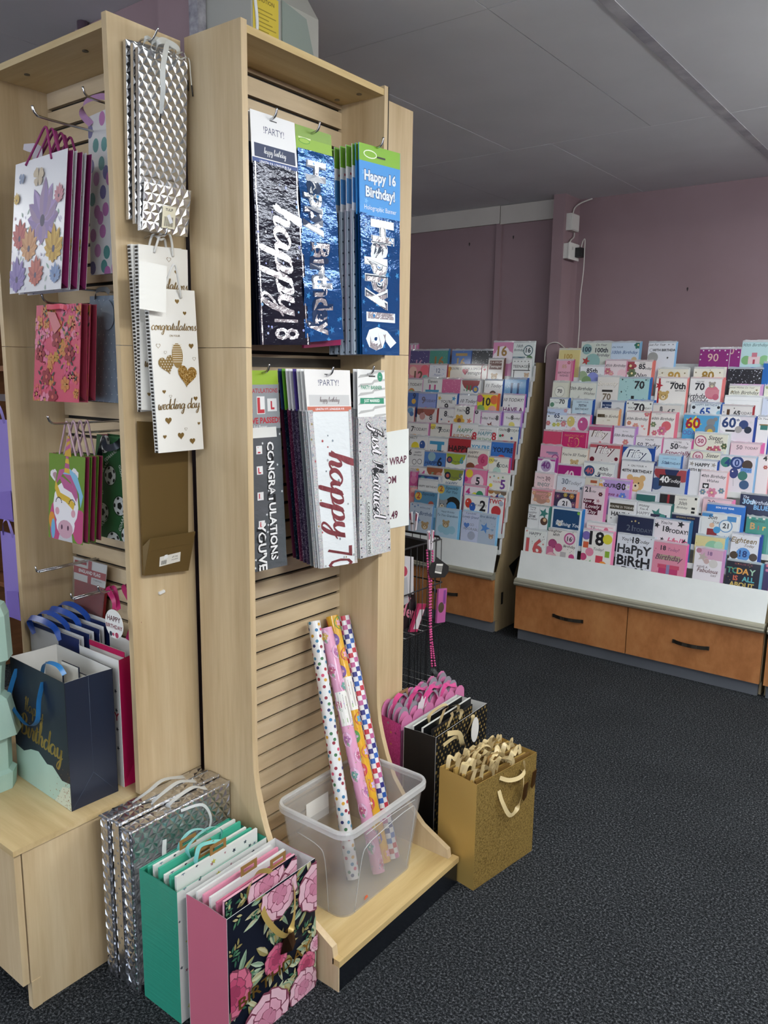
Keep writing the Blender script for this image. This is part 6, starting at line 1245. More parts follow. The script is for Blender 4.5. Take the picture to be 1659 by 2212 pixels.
# England flag pack at the back
tl, tr, bl, br = [PY(u, v, 1.19) for u, v in ((160, 1203), (231, 1222), (158, 1325), (219, 1350))]
w, h, fn = quad_surf(tl, tr, bl, br, NY)
t = thing('flag_pack', 'England flag pack with white red cross header in clear film', 'flag', (bl + br) / 2)
b = MB(); b.prism([fn(w * .03, h * .02, -.012), fn(w * .97, h * .02, -.012), fn(w * .97, h * .62, -.012), fn(w * .03, h * .62, -.012)], (0, -.012, 0), mat('#8f1c24', .5)); b.build('folded_flag', t)
b = MB(); b.prism([fn(0, h * .62, -.002), fn(w, h * .62, -.002), fn(w, h, -.002), fn(0, h, -.002)], (0, -.0016, 0), '#d4d2cf')
p = Print(b, lambda u, v, q: fn(u, v + h * .62, q), w, h * .38); p.rect(w * .45, 0, w * .56, h * .38, '#a82a32'); p.rect(0, h * .12, w, h * .24, '#a82a32'); p.text('ENGLAND FLAG', w * .5, h * .155, h * .055, '#ecebe8', bold=.03, maxw=w * .8); p.rect(w * .03, h * .29, w * .4, h * .34, '#a82a32'); p.text('TO BE WORN', w * .76, h * .07, h * .025, '#444', maxw=w * .36); b.build('header_card', t)
MB().prism([fn(-.003, 0, .0012), fn(w + .003, 0, .0012), fn(w + .003, h + .004, .0012), fn(-.003, h + .004, .0012)], (0, -.0003, 0), CLEAR).build('clear_film', t)
for (u, v) in ((79, 1234), (155, 1292)):
    P = PY(u, v, 1.05 if u < 100 else 1.10)
    if u < 100: P.x = max(P.x, -2.05)
    b = MB(); zz = P.z
    for dx in (0, .014): b.tube([(P.x + dx, 1.226, zz + .004), (P.x + dx, P.y, zz)], .0022, CHROME, 6)
    b.tube([(P.x, P.y, zz), (P.x + .014, P.y, zz)], .0022, CHROME, 6).tube([(P.x, P.y, zz), (P.x, P.y - .002, zz + .014)], .0022, CHROME, 6); b.build('hook', g2)
# magenta ribbon hung over a hook with a round tag
t = thing('ribbon_tag', 'oval HAPPY BIRTHDAY tag on magenta ribbon in the left gondola', 'tag', (-1.68, 1.1, .78))
b = MB(); cxz = PY(247, 1348, 1.05)
b.prism([(cxz.x + .036 * math.cos(a), 1.05, cxz.z + .036 * math.sin(a)) for a in [2 * math.pi * k / 24 for k in range(24)]], (0, -.001, 0), '#dedcd8')
p = Print(b, plane((cxz.x - .04, 1.049, cxz.z - .04), (1, 0, 0), (0, 0, 1), (0, -1, 0)), .08, .08); p.text('HAPPY', .04, .047, .0125, '#5a2c34', bold=.02, maxw=.056); p.text('BIRTHDAY', .04, .029, .0125, '#7a2838', bold=.02, maxw=.066)
for x, r, c in ((.026, .006, '#2c3244'), (.036, .004, '#b84a68'), (.05, .007, '#a83c58')): p.ell(x, .014, r, c)
b.build('oval_tag', t)
b = MB(); top = PY(240, 1272, 1.08)
b.ribbon(cr([(cxz.x - .022, 1.052, cxz.z - .03), (cxz.x - .012, 1.06, cxz.z + .045), (top.x - .006, 1.075, top.z), (top.x + .006, 1.085, top.z), (cxz.x + .006, 1.06, cxz.z + .034)], 5), (1, .2, 0), .012, mat('#a01c56', .3))
b.ribbon(cr([(cxz.x + .02, 1.07, cxz.z - .04), (cxz.x + .036, 1.08, cxz.z + .03), (top.x + .022, 1.1, top.z + .002), (top.x + .03, 1.11, top.z), (cxz.x + .044, 1.09, cxz.z + .0)], 5), (1, .2, 0), .012, mat('#a01c56', .3)); b.build('ribbon', t)
hook_y(top.x + .004, top.z - .004, 1.05, g2)

# ================================================================ BOX-SHAPED GIFT BAGS
def ring(b, fn, x0, x1, y0, y1, hx0, hx1, hy0, hy1, q, m):
    for a0, a1, c0, c1 in ((x0, x1, y0, hy0), (x0, x1, hy1, y1), (x0, hx0, hy0, hy1), (hx1, x1, hy0, hy1)):
        P = [fn(a0, c0, q), fn(a1, c0, q), fn(a1, c1, q), fn(a0, c1, q)]; n = (P[1] - P[0]).cross(P[3] - P[0]).normalized() * .0012
        b.prism(P, n, m)
class Frame:
    """local frame of a standing bag: a = depth, b = width, z up"""
    def __init__(s, o, ang=0):
        s.o = Vector(o); c, d = math.cos(ang), math.sin(ang); s.A = Vector((c, d, 0)); s.B = Vector((-d, c, 0))
    def __call__(s, a, b, z): return s.o + s.A * a + s.B * b + Vector((0, 0, z))
def box_bag(label, F, da, db, h, front, gus, inside, draw=None, group=None, cut=None, dgus=None, front_is_a=True):
    t = thing('gift_bag', label, 'gift bag', F(da / 2, db / 2, 0), group)
    e = .0012
    b = MB()
    # the two broad panels
    for a, sgn in ((0, 1), (da, -1)):
        P = [F(a, 0, 0), F(a, db, 0), F(a, db, h), F(a, 0, h)]
        b.prism(P, F.A * sgn * e, front if True else gus, inside)
        b.face([q + F.A * sgn * (e + .0002) for q in P], inside)
    # creased gussets
    for bb, s in ((0, 1), (db, -1)):
        c = .0028 * s; zt = da * .62
        for off, m in ((0, gus), (s * e, inside)):
            o2 = bb + off
            mid_t, mid_b = F(da / 2, o2 + c, h), F(da / 2, o2 + c * .6, zt)
            b.face([F(e, o2, 0), mid_b, mid_t, F(e, o2, h)], m); b.face([F(da - e, o2, 0), F(da - e, o2, h), mid_t, mid_b], m)
            b.face([F(e, o2, 0), F(da - e, o2, 0), mid_b], m)
    b.prism([F(0, 0, .0), F(da, 0, 0), F(da, db, 0), F(0, db, 0)], (0, 0, .002), gus)
    if draw:
        fn = lambda u, v, q: F(da + q, u, v)
        draw(Print(b, fn, db, h, .000012, .0001), db, h)
    if dgus:
        fn = lambda u, v, q: F(u, .0 - q, v); dgus(Print(b, fn, da, h, .00005, .0004), da, h)
    b.build('body', t)
    return t
def flat_bag(label, F, a0, th, b0, b1, z0, z1, m, edge=None, draw=None, group=None, tilt=0, tab=None, ribbon=None, name='gift_bag'):
    """folded-flat bag standing inside another, broad side along the frame's b axis"""
    t = thing(name, label, 'gift bag', F(a0, (b0 + b1) / 2, z0), group)
    b = MB(); dz = z1 - z0
    P = lambda a, bb, z: F(a + tilt * (z - z0) / dz, bb, z)
    b.prism([P(a0, b0, z0), P(a0, b1, z0), P(a0, b1, z1), P(a0, b0, z1)], F.A * th, m, edge or m)
    if draw:
        fn = lambda u, v, q: P(a0 + th + q, b0 + u, z0 + v); draw(Print(b, fn, b1 - b0, dz, .000012, .0001), b1 - b0, dz)
    b.build('body', t)
    if tab is not None:
        r = MB(); bc = b0 + (b1 - b0) * tab; fn = lambda u, v, q: P(a0 + th / 2 + q, bc + u, z1 + v)
        ring(r, fn, -.024, .024, -.008, .024, -.016, .016, .006, .016, 0, mat('#8d6a38', .7)); r.build('hang_tab', t)
    if ribbon:
        r = MB(); rm, seed, up = ribbon; R = random.Random(seed); L = b1 - b0
        b_a, b_b = b0 + L * R.uniform(.25, .35), b0 + L * R.uniform(.62, .72)
        pts = [P(a0 + th, b_a, z1 - .02), P(a0 + th + .006, b_a + R.uniform(-.01, .02), z1 + up * .7), P(a0 + th / 2 + R.uniform(-.004, .01), (b_a + b_b) / 2 + R.uniform(-.02, .02), z1 + up), P(a0 + th + .004, b_b + R.uniform(-.02, .01), z1 + up * .5), P(a0 + th, b_b, z1 - .02)]
        r.ribbon(cr(pts, 6), F.A + Vector((0, 0, .6)), .012, rm, R.uniform(-1.5, 1.5)); r.build('ribbon_handle', t)
    return t

# --- navy Happy Birthday bag on the cupboard
F = Frame((-1.885, .932, .409), math.radians(-2)); 
def d_none(p, w, h): pass
t = thing('gift_bag', 'navy gift bag reading Happy Birthday in gold script on the cupboard', 'gift bag', (-1.75, 1.0, .409))
W_, D_, H_ = .262, .124, .321; NV_M = mat('#141b2c', .45); NV_G = mat('#1a2234', .4)
fr = lambda u, v, q: F(u, -q, v)
b = MB(); e = .0012
MINT = mat('#a9c4b4', .45)
for yy, s in ((0, 1), (D_, -1)):
    P = [F(0, yy, 0), F(W_, yy, 0), F(W_, yy, H_), F(0, yy, H_)]; b.prism(P, F.B * s * e, NV_M, BLACK); b.face([q + F.B * s * (e + .0002) for q in P], '#d9d7d2')
for xx, s in ((W_, -1), (0, 1)):
    c = .0035 * s; zt = .075
    for off, m in ((0, NV_G), (s * e, mat('#d9d7d2', .5))):
        o2 = xx + off; mt, mb_ = F(o2 + c, D_ / 2, H_), F(o2 + c * .6, D_ / 2, zt)
        b.face([F(o2, e, 0), mb_, mt, F(o2, e, H_)], m); b.face([F(o2, D_ - e, 0), F(o2, D_ - e, H_), mt, mb_], m); b.face([F(o2, e, 0), F(o2, D_ - e, 0), mb_], m)
b.prism([F(0, 0, 0), F(W_, 0, 0), F(W_, D_, 0), F(0, D_, 0)], (0, 0, .002), NV_G)
p = Print(b, fr, W_, H_, .000012, .0001)
p.poly([(0, 0), (W_, 0), (W_, .07), (W_ * .86, .066), (W_ * .7, .09), (W_ * .6, .085), (W_ * .45, .105), (W_ * .3, .098), (W_ * .16, .082), (0, .088)], MINT)
p.poly([(W_ * .7, 0), (W_, 0), (W_, .06), (W_ * .86, .05), (W_ * .78, .02)], mat('#c6cdb8', .45))
CRS = mat('#3c4656', .5)
b.tube([F(W_ - .0026, D_ / 2, .0755), F(W_ - .0031, D_ / 2, H_)], .0006, CRS, 4).tube([F(W_ - .0002, .003, .003), F(W_ - .002, D_ / 2, .0755)], .0006, CRS, 4).tube([F(W_ - .0002, D_ - .003, .003), F(W_ - .002, D_ / 2, .0755)], .0006, CRS, 4)
R = random.Random(1)
for i in range(90):
    x = W_ * (1 - abs(R.gauss(0, .13))); p.ell(x, abs(R.gauss(.02, .035)), R.uniform(.0006, .002), '#8a6436', n=5, up=False)
p.l += 1
p.script('Happy', W_ * .4, H_ * .61, .0185, GOLD_PRINT, rot=-.03, thick=.13); p.script('Birthday', W_ * .5, H_ * .385, .0285, GOLD_PRINT, rot=-.06, thick=.13, maxw=W_ * .84)
b.build('body', t)
BR = mat('#2f78b4', .28)
r = MB(); r.ribbon(cr([fr(W_ * .14, H_ * .93, .001), fr(W_ * .1, H_ * .8, .012), fr(W_ * .08, H_ * .68, .018), fr(W_ * .24, H_ * .6, .02), fr(W_ * .45, H_ * .565, .022), fr(W_ * .62, H_ * .64, .02), fr(W_ * .62, H_ * .8, .012), fr(W_ * .63, H_ * .93, .001)], 7), (.2, -1, .5), .014, BR); r.build('ribbon_handle', t)
# smaller bag folded inside the navy bag
t = thing('gift_bag', 'small white lined gift bag folded inside the navy bag', 'gift bag', F(.13, .06, .2))
b = MB()
for k, (x0, x1, y, z) in enumerate(((.09, .17, .035, .318), (.12, .2, .06, .322), (.15, .235, .075, .30))):
    b.prism([F(x0, y, .12), F(x1, y + .01, .12), F(x1, y + .01, z), F(x0 + .02, y, z + .006)], F.B * .004, mat('#d4d0c6', .5), NV_M)
b.build('body', t)
r = MB(); r.ribbon(cr([F(.10, .03, .29), F(.13, .025, .33), F(.18, .03, .335), F(.2, .035, .315)], 6), (0, 1, .3), .012, BR); r.build('ribbon_handle', t)
# white bags with blue ribbons behind it
FW = Frame((0, 0, 0), math.radians(90))
for i in range(4):
    y = 1.078 + .028 * i
    lab = ['foremost white gift bag with royal blue ribbon behind the navy bag', 'second white gift bag in the blue ribbon row', 'third white gift bag in the blue ribbon row', 'rearmost white gift bag with blue ribbon near the slats'][i]
    t = thing('gift_bag', lab, 'gift bag', (-1.93, y, .409), 'white gift bags with royal blue ribbons')
    x0, x1, z1 = -2.055 + .004 * i, -1.81 + .003 * i, .752 + .007 * i
    b = MB(); b.box(x0, x1, y, y + .001, .4095, z1, mat('#d6d6d8', .4)).box(x0, x1, y + .012, y + .013, .4095, z1 + .004, mat('#d6d6d8', .4)).box(x0, x1, y - .0005, y, z1 - .012, z1, mat('#26345c', .4)); 
    b.box(x1 - .1, x1 - .002, y - .0006, y, .5, z1 - .002, mat('#1f2c5e', .4)); b.build('body', t)
    r = MB(); R = random.Random(i)
    r.ribbon(cr([(x0 + .03, y - .002, z1 - .03), (x0 + .02, y - .012, z1 + .012), (x0 + .08, y - .012, z1 + .022 + .006 * (i % 2)), (x0 + .14, y - .008, z1 + .012), (x0 + .16, y - .002, z1 - .02)], 6), (0, 1, .8), .016, mat('#1f4fae', .28), R.uniform(-.8, .8)); r.build('ribbon_handle', t)
# white and magenta birthday bag squeezed against the side panel
F = Frame((-1.79, 1.0655, .409), 0)
t = thing('gift_bag', 'white birthday gift bag with magenta gusset against the side panel', 'gift bag', (-1.7, 1.1, .409))
b = MB(); xw, dw, hw = .168, .088, .335; WB = mat('#dcdad6', .45); MG = mat('#b0124e', .4)
b.box(-1.79, -1.79 + xw, 1.0655, 1.067, .4095, .409 + hw, WB).box(-1.79, -1.79 + xw, 1.0655 + dw, 1.067 + dw, .4095, .409 + hw + .01, WB).box(-1.79, -1.79 + xw, 1.067, 1.0655 + dw, .4095, .4115, MG)
b.face([(-1.622, 1.067, .41), (-1.632, 1.11, .47), (-1.632, 1.11, .744), (-1.622, 1.067, .744)], MG); b.face([(-1.622, 1.153, .41), (-1.632, 1.11, .47), (-1.632, 1.11, .744), (-1.622, 1.153, .744)], MG); b.face([(-1.622, 1.067, .41), (-1.622, 1.153, .41), (-1.632, 1.11, .47)], MG)
p = Print(b, plane((-1.79, 1.0655, .4095), (1, 0, 0), (0, 0, 1), (0, -1, 0)), xw, hw)
for y in (.3, .45, .6, .75): p.star(xw * .9, hw * y, .007, '#3a3c44')
p.text('Y', xw * .9, hw * .52, .02, '#b0203c', bold=.03); b.build('body', t)
b = MB(); b.box(-1.78, -1.63, 1.09, 1.0915, .42, .409 + hw + .012, WB).box(-1.78, -1.63, 1.088, 1.09, .409 + hw - .002, .409 + hw + .012, MG); b.build('inner_sheet', t)

# mint gift boxes cut off by the left edge of the picture
MBX = paint('mint_paper', '#9dbcad', '#a9c6b8', .55, 12, .2)
for i, (z0, z1, rows) in enumerate(((.409, .655, ((.0, .112), (.045, .116), (.052, .106), (.135, .108), (.145, .132), (.235, .114), (.246, .1))), (.656, .885, ((0, .1), (.045, .104), (.075, .108), (.09, .124), (.2, .122), (.225, .114), (.229, .08))))):
    t = thing('gift_box', ['lower mint green flared gift box on the cupboard', 'upper mint green flared gift box stacked on another'][i], 'gift box', (-1.9, .9, z0), 'mint gift boxes')
    cxm, cym = -1.947, .832
    def prism_rows(rws, nm):
        b = MB(); 
        for (za, ra), (zb, rb) in zip(rws[:-1], rws[1:]):
            A = [(cxm + ra * 1.0 * sx * (1 if sx > 0 else 1.4), cym + ra * .75 * sy, z0 + za) for sx, sy in ((1, -.7), (.75, -1), (-1, -1), (-1, 1), (.75, 1), (1, .7))]
            B2 = [(cxm + rb * 1.0 * sx * (1 if sx > 0 else 1.4), cym + rb * .75 * sy, z0 + zb) for sx, sy in ((1, -.7), (.75, -1), (-1, -1), (-1, 1), (.75, 1), (1, .7))]
            for k in range(6): b.face([A[k], A[(k + 1) % 6], B2[(k + 1) % 6], B2[k]], MBX)
        b.face(B2, MBX); b.build(nm, t)
    prism_rows(rows[:4], 'box_base'); prism_rows(rows[3:], 'box_lid')

# ---------------------------------------------------------------- bags standing on the floor
WHITE_IN = mat('#d6d6d4', .5)
# silver bags, three side by side
for i in range(3):
    x0 = -1.5535 + .0422 * i
    F = Frame((x0, .948 + .002 * (i % 2), 0), 0); da, db, h = .041, .297, .418 + .003 * (i == 1)
    t = thing('gift_bag', ['silver studded gift bag nearest the cupboard, standing on the carpet', 'middle of the three large silver studded bags on the carpet', 'front silver studded gift bag beside the teal bag'][i], 'gift bag', F(da / 2, db / 2, 0), 'large silver studded bags on the carpet')
    b = MB(); b.box(x0 + .0055, x0 + da - .0055, .954, F.o.y + db - .006, .0, h - .004, SILVER)
    studs(b, lambda u, v, q: F(u, .0055 - q, v), da, h, .0205, SILVER, .0045, 11 + i)
    studs(b, lambda u, v, q: F(da - .0055 + q, u, v), db, h, .024, SILVER, .005, 21 + i)
    studs(b, lambda u, v, q: F(u, v, h - .004 + q), da, db, .024, SILVER, .003, 31 + i)
    b.build('body', t)
    r = MB(); R = random.Random(i); m = mat('#c9cbc9', .3)
    r.ribbon(cr([F(.02, .08 + .02 * i, h), F(.03, .12, h + .016), F(.02, .17 + .01 * i, h + .02), F(.025, .22, h + .008), F(.02, .235, h)], 6), (1, 0, .4), .014, m, .8)
    if i == 2: 
        r.ribbon(cr([F(da + .001, .09, h - .06), F(da + .004, .085, h - .1), F(da + .004, .09, h - .14)], 4), (0, 1, 0), .012, m)
        r.ribbon(cr([F(da, .14, h - .01), F(da + .006, .2, h - .02), F(da + .006, .225, h - .07), F(da + .003, .21, h - .11)], 6), (0, 1, .3), .007, m)
    r.build('ribbon_handle', t)
    tp = MB(); tp.tube([F(.012, .03 + .05 * i, h + .004), F(.03, .045 + .05 * i, h + .01)], .0016, BLACK, 5); tp.build('ribbon_end', t)
# teal bag with folded star bags
TEAL = foil('teal_ribbed_card', '#2f927a', .45, 160, .1, 0, (.02, .02, 1)); TEAL_L = mat('#3fa68a', .45)
F = Frame((-1.4175, .96, 0), 0)
def d_stars(p, w, h):
    R = random.Random(3)
    for i in range(70): p.star(R.uniform(0, w), R.uniform(0, h), R.uniform(.003, .008), R.choice(['#3c4a52', '#b9b44a', '#a06a74', '#6a7a88', '#2c3440']), .45, up=False, rot=R.uniform(0, 1))
    p.l += 1
STW = mat('#d9d9d4', .4)
t = box_bag('teal gusset gift bag with white star print face, packed with more bags', F, .134, .267, .328, STW, TEAL, TEAL_L, d_stars)
TG = 'folded bags packed in the teal bag'
RB = mat('#7cc4be', .28)
for i, (m, dr, lab, tb) in enumerate(((TEAL_L, None, 'rearmost teal folded bag inside the teal bag', None), (STW, d_stars, 'star print folded bag behind the middle of the teal bag', .4), (TEAL_L, None, 'second teal folded bag inside the teal bag', None), (STW, d_stars, 'star print folded bag with brown hang tab in the teal bag', .45), (TEAL_L, None, 'teal folded bag with hang tab near the front of its bag', .42), (STW, d_stars, 'foremost star print folded bag with cloud slot tab', .5))):
    flat_bag(lab, F, .012 + .0195 * i, .006, .012, .253, .03, .335 + .006 * (i % 3) + (.004 if tb else 0), m, None, dr, TG, .002, tb, (RB, i, .028) if i in (0, 2, 4) else None)
# pink gusset floral bag
PINK_G = mat('#c4687e', .42); NAVY_F = mat('#0f1524', .4)
def d_floral(p, w, h, seed=5):
    R = random.Random(seed)
    gre = ['#a9bda2', '#bfc4a0', '#8ea88c', '#c9c3a0', '#8f8452', '#a3965e']
    spots = [(.55, .93, .055), (1.0, .8, .06), (.02, .45, .055), (.5, .47, .035), (.38, .06, .07), (.86, .24, .03), (.82, .08, .045), (.98, .35, .02)]
    for x, y, r in spots:
        for k in range(15):
            a = 2 * math.pi * k / 15 + R.uniform(-.3, .3); q = r * R.uniform(.6, 1.0)
            c = R.choice(gre); p.leaf(w * x + q * math.cos(a), h * y + q * math.sin(a), R.uniform(.03, .056), R.uniform(.010, .018), a + R.uniform(-.5, .5), c, R.choice(['#7f9a80', '#a8a47c', '#6f8a72', '#b6b08a']))
    for i in range(44):
        x, y, a = R.uniform(0, w), R.uniform(0, h), R.uniform(0, 6.3)
        if .2 * w < x < .8 * w and .2 * h < y < .42 * h: continue
        for k in range(4): p.leaf(x + .006 * k * math.cos(a), y + .006 * k * math.sin(a), .017, .006, a + (.7 if k % 2 else -.7), R.choice(['#2f5c46', '#4c7a5a', '#8d8250', '#b0a878']), None)
    for i, (x, y, r) in enumerate(spots):
        petals(p, w * x, h * y, r, [['#d9b3bf', '#d39db0', '#bf7c94'], ['#c96a84', '#b84a6c', '#983858']][i in (2, 3, 5)], i, 6, '#7a3c50')
    p.text('BIRTHDAY', w * .5, h * .33, .026, GOLD_PRINT, rot=.04, bold=.01, fit=w * .84)
F = Frame((-1.263, .968, 0), 0)
t = box_bag('navy rose print birthday bag with pink gusset, front of the floor row', F, .131, .268, .33, NAVY_F, PINK_G, WHITE_IN, d_floral)
GR = mat('#b59a58', .3, .2)
fn = lambda u, v, q: F(.131 + q, u, v)
r = MB(); r.ribbon(cr([fn(.095, .315, .001), fn(.1, .28, .01), fn(.125, .235, .02), fn(.15, .215, .026), fn(.175, .235, .02), fn(.19, .28, .01), fn(.193, .318, .001)], 7), (0, .8, .6), .013, GR, .9); r.build('ribbon_handle', t)
r = MB(); r.prism([fn(.15, .222, .018), fn(.175, .226, .016), fn(.195, .16, .006), fn(.185, .145, .006), fn(.145, .16, .008)], F.A * .001, foil('bronze_mirror_tag', '#4a2a14', .2, 5, .02, .9)); r.build('gift_tag', t)
FG = 'folded bags packed in the rose print bag'
for i, (m, dr, lab, tb, top) in enumerate(((WHITE_IN, None, 'white lined folded bag at the back of the rose print bag', None, .335), (mat('#d88ca4', .45), None, 'pink folded bag inside the rose print bag', None, .338), (WHITE_IN, None, 'white folded bag with brown tab inside the rose print bag', .5, .342), (mat('#c86a88', .45), None, 'rose pink folded bag before the front inner bag', None, .34), (NAVY_F, lambda p, w, h: d_floral(p, w, h, 9), 'inner navy rose print bag peeking above the front one', .75, .352))):
    flat_bag(lab, F, .012 + .0215 * i, .006, .014, .236 if i < 4 else .226, .03, top, m, '#d8a0b0' if i == 4 else None, dr, FG, .004, tb, (GR, i + 3, .012) if i == 4 else None)
# gold bag
F = Frame((-1.152, 1.788, 0), math.radians(-8.5))
t = box_bag('large gold gift bag with embossed face beside the base of the end gondola', F, .139, .281, .325, GOLD_TEX, GOLD_SIDE, GOLD_SIDE)
CRM = mat('#cdb98a', .32)
fn = lambda u, v, q: F(.139 + q, u, v)
r = MB(); r.ribbon(cr([fn(.1, .27, .001), fn(.105, .235, .012), fn(.13, .19, .022), fn(.165, .205, .024), fn(.19, .25, .02), fn(.205, .285, .008), fn(.2, .3, .001)], 7), (0, .7, .6), .013, CRM, 1.0)
r.ribbon(cr([fn(.1, .31, .002), fn(.13, .296, .014), fn(.17, .292, .02), fn(.2, .3, .016), fn(.21, .325, .004)], 6), (0, .4, 1), .012, CRM, -.8); r.build('ribbon_handle', t)
for k, (x, z) in enumerate(((.195, .26), (.235, .285))):
    r = MB(); r.prism([fn(x, z, .02), fn(x + .02, z + .004, .02), fn(x + .026, z - .05, .012), fn(x + .012, z - .06, .012), fn(x + .004, z - .05, .012)], F.A * .001, foil('bronze_tag_%d' % k, '#7a5228', .3, 5, .02, .8)); r.build('gift_tag', t)
GG = 'gold folded bags packed in the large gold bag'
GL = ['gold folded bag against the rear wall of the large gold bag', 'second gold folded bag from the rear of the large bag', 'third gold folded bag from the rear of the large bag', 'fourth gold folded bag from the rear of the large bag', 'fifth gold folded bag from the rear of the large bag', 'sixth gold folded bag from the rear of the large bag', 'seventh gold folded bag from the rear of the large bag', 'gold folded bag nearest the face of the large gold bag']
for i in range(8):
    flat_bag(GL[i], F, .008 + .0155 * i, .006, .012, .266, .02, .318 + .007 * (i % 3), [GOLD_SIDE, mat('#7d6030', .5, .3)][i % 2], mat('#6b4f24', .5) if i % 2 else None, None, GG, .003, .45 if i in (1, 3, 5) else None, (CRM, 40 + i, .026))
    # a second loose ribbon end
    own = [q for q in bpy.data.objects if q.get('label') == GL[i]][0]
    for k in range(3):
        r = MB(); R = random.Random(90 + i * 3 + k); b0 = .015 + .075 * k + R.uniform(0, .03); z = .325 + .007 * (i % 3); a_ = .012 + .0155 * i
        r.ribbon(cr([F(a_, b0, z - .012), F(a_ + R.uniform(-.004, .006), b0 + .012, z + R.uniform(.014, .026)), F(a_ + R.uniform(-.003, .004), b0 + .03, z + R.uniform(.004, .014)), F(a_ + R.uniform(-.004, .006), b0 + .046, z + R.uniform(.012, .028)), F(a_, b0 + .056, z + .002)], 6), F.A, .014, CRM, R.uniform(-2.5, 2.5)); r.build('ribbon_bow', own)
# black bag with gold dots
BLK = mat('#121314', .4)
def d_gdots(p, w, h):
    for i in range(24):
        for j in range(16): p.ell((j + .5 * (i % 2) + .3) * w / 15.5, (i + .5) * h / 24, .0052 * (.6 + .5 * math.sin(i * .7 + j) ** 2), mat('#a88e54', .3, .5), n=8, up=False)
F = Frame((-1.328, 1.853, 0), math.radians(1.5))
t = box_bag('black gift bag with gold dots behind the gold bag', F, .117, .315, .37, BLK, BLK, mat('#d4d4d0', .5), d_gdots)
fn = lambda u, v, q: F(.117 + q, u, v)
r = MB(); r.ribbon(cr([fn(.04, .33, .002), fn(.09, .34, .012), fn(.14, .325, .016), fn(.2, .355, .01), fn(.215, .366, .002)], 6), (0, .5, 1), .013, CRM, .9)
r.ribbon(cr([fn(.06, .36, .003), fn(.1, .352, .02), fn(.12, .31, .022), fn(.15, .29, .014)], 6), (0, .6, .6), .016, CRM, 1.2); r.build('ribbon_handle', t)
r = MB(); r.prism([fn(.215 + .024 * math.cos(a), .318 + .042 * math.sin(a), .012) for a in [2 * math.pi * k / 20 for k in range(20)]], F.A * .001, '#dcdad4'); r.build('oval_tag', t)
for i in range(3):
    flat_bag(['rear folded black bag inside the gold dotted bag', 'middle folded black bag with white lining in the dotted bag', 'front folded black dotted bag inside the dotted bag'][i], F, .02 + .034 * i, .007, .012, .3 if i < 2 else .25, .02, .376 + .004 * i, BLK, mat('#d4d4d0', .5) if i < 2 else None, d_gdots if i == 2 else None, 'folded black bags packed in the dotted bag', .003, None, (CRM, 60 + i, .016))
# pink scalloped bag
PK = mat('#d07aa6', .42); PKG = glitter('pink_star_card', [(.2, '#b02a78'), (.95, '#c84a92')], 300, 0, .4)
F = Frame((-1.4255, 1.998, 0), 0)
def d_pst(p, w, h):
    R = random.Random(2)
    for i in range(16): p.star(R.uniform(0, w), R.uniform(0, h), R.uniform(.003, .006), R.choice(['#8a7a8c', '#c07a4c', '#7a2c5c']), .45, up=False)
F = Frame((-1.4275, 1.868, 0), 0)
t = thing('gift_bag', 'magenta starred gift bag with scalloped pink top behind the black bag', 'gift bag', (-1.39, 2.05, 0))
def scallop(parent, a, b0, b1, z0, z1, m, n, r, name='scalloped_panel'):
    pts = [F(a, b0, z0), F(a, b1, z0)]; L = (b1 - b0) / n
    for k in range(n - 1, -1, -1):
        for q in range(7):
            an = math.pi * q / 6; pts.append(F(a, b0 + L * (k + .5) + L / 2 * math.cos(an), z1 + L / 2 * r * math.sin(an)))
    return MB().prism(pts, F.A * .0012, m).build(name, parent)
gb = MB(); dag, hbg = .078, .365
gb.face([F(0, 0, 0), F(dag, 0, 0), F(dag, 0, hbg), F(0, 0, hbg + .012)], PKG); gb.face([F(0, .37, 0), F(dag, .37, 0), F(dag, .37, hbg), F(0, .37, hbg)], PKG); gb.face([F(0, 0, .001), F(dag, 0, .001), F(dag, .37, .001), F(0, .37, .001)], PKG)
p = Print(gb, lambda u, v, q: F(u, -q, v), dag, hbg); d_pst(p, dag, hbg); gb.build('gusset', t)
scallop(t, 0, 0, .37, 0, .385, PK, 6, 1.1); scallop(t, dag - .0012, 0, .37, 0, .355, PK, 6, 1.0)
for i in range(3):
    a = .014 + .021 * i
    t2 = thing('gift_bag', ['rear folded pink scalloped bag with brown tab', 'middle folded pink scalloped bag with grey backing', 'front folded pink scalloped bag with pale tulip tag'][i], 'gift bag', F(a, .18, 0), 'folded scalloped bags packed in the magenta bag')
    scallop(t2, a, .012, .355, .02, .385 - .008 * i, mat('#8f8b94', .45), 6, 1.25, 'backing_panel'); scallop(t2, a + .003, .012, .355, .02, .372 - .008 * i, PK, 6, 1.2)
    r = MB(); R = random.Random(i); z = .395 - .006 * i; m = mat('#cf4a8a', .3); b0 = .03 + .055 * i
    r.ribbon(cr([F(a, b0, z - .02), F(a + .008, b0 + .015, z + .022), F(a + .004, b0 + .055, z + .028), F(a + .01, b0 + .075, z - .005), F(a + .006, b0 + .08, z - .05)], 6), F.A, .018, m, R.uniform(-.6, .6))
    r.ribbon(cr([F(a, b0 + .1, z - .02), F(a + .006, b0 + .13, z + .02), F(a + .003, b0 + .17, z + .01), F(a + .006, b0 + .2, z + .0)], 6), F.A, .016, m, 1.2); r.build('ribbon_handle', t2)
    if i == 0: r = MB(); ring(r, lambda u, v, q: F(a - .003 + q, .10 + u, .40 + v), -.02, .026, -.02, .03, -.012, .016, .008, .02, 0, mat('#8d6a48', .7)); r.build('hang_tab', t2)
    if i == 2: MB().prism([F(a + .008, .13 + u, .385 + v) for u, v in ((-.025, -.03), (.028, -.02), (.022, .02), (.012, .012), (.002, .03), (-.008, .012), (-.018, .012))], F.A * .001, '#d4ccd0').build('tulip_tag', t2)

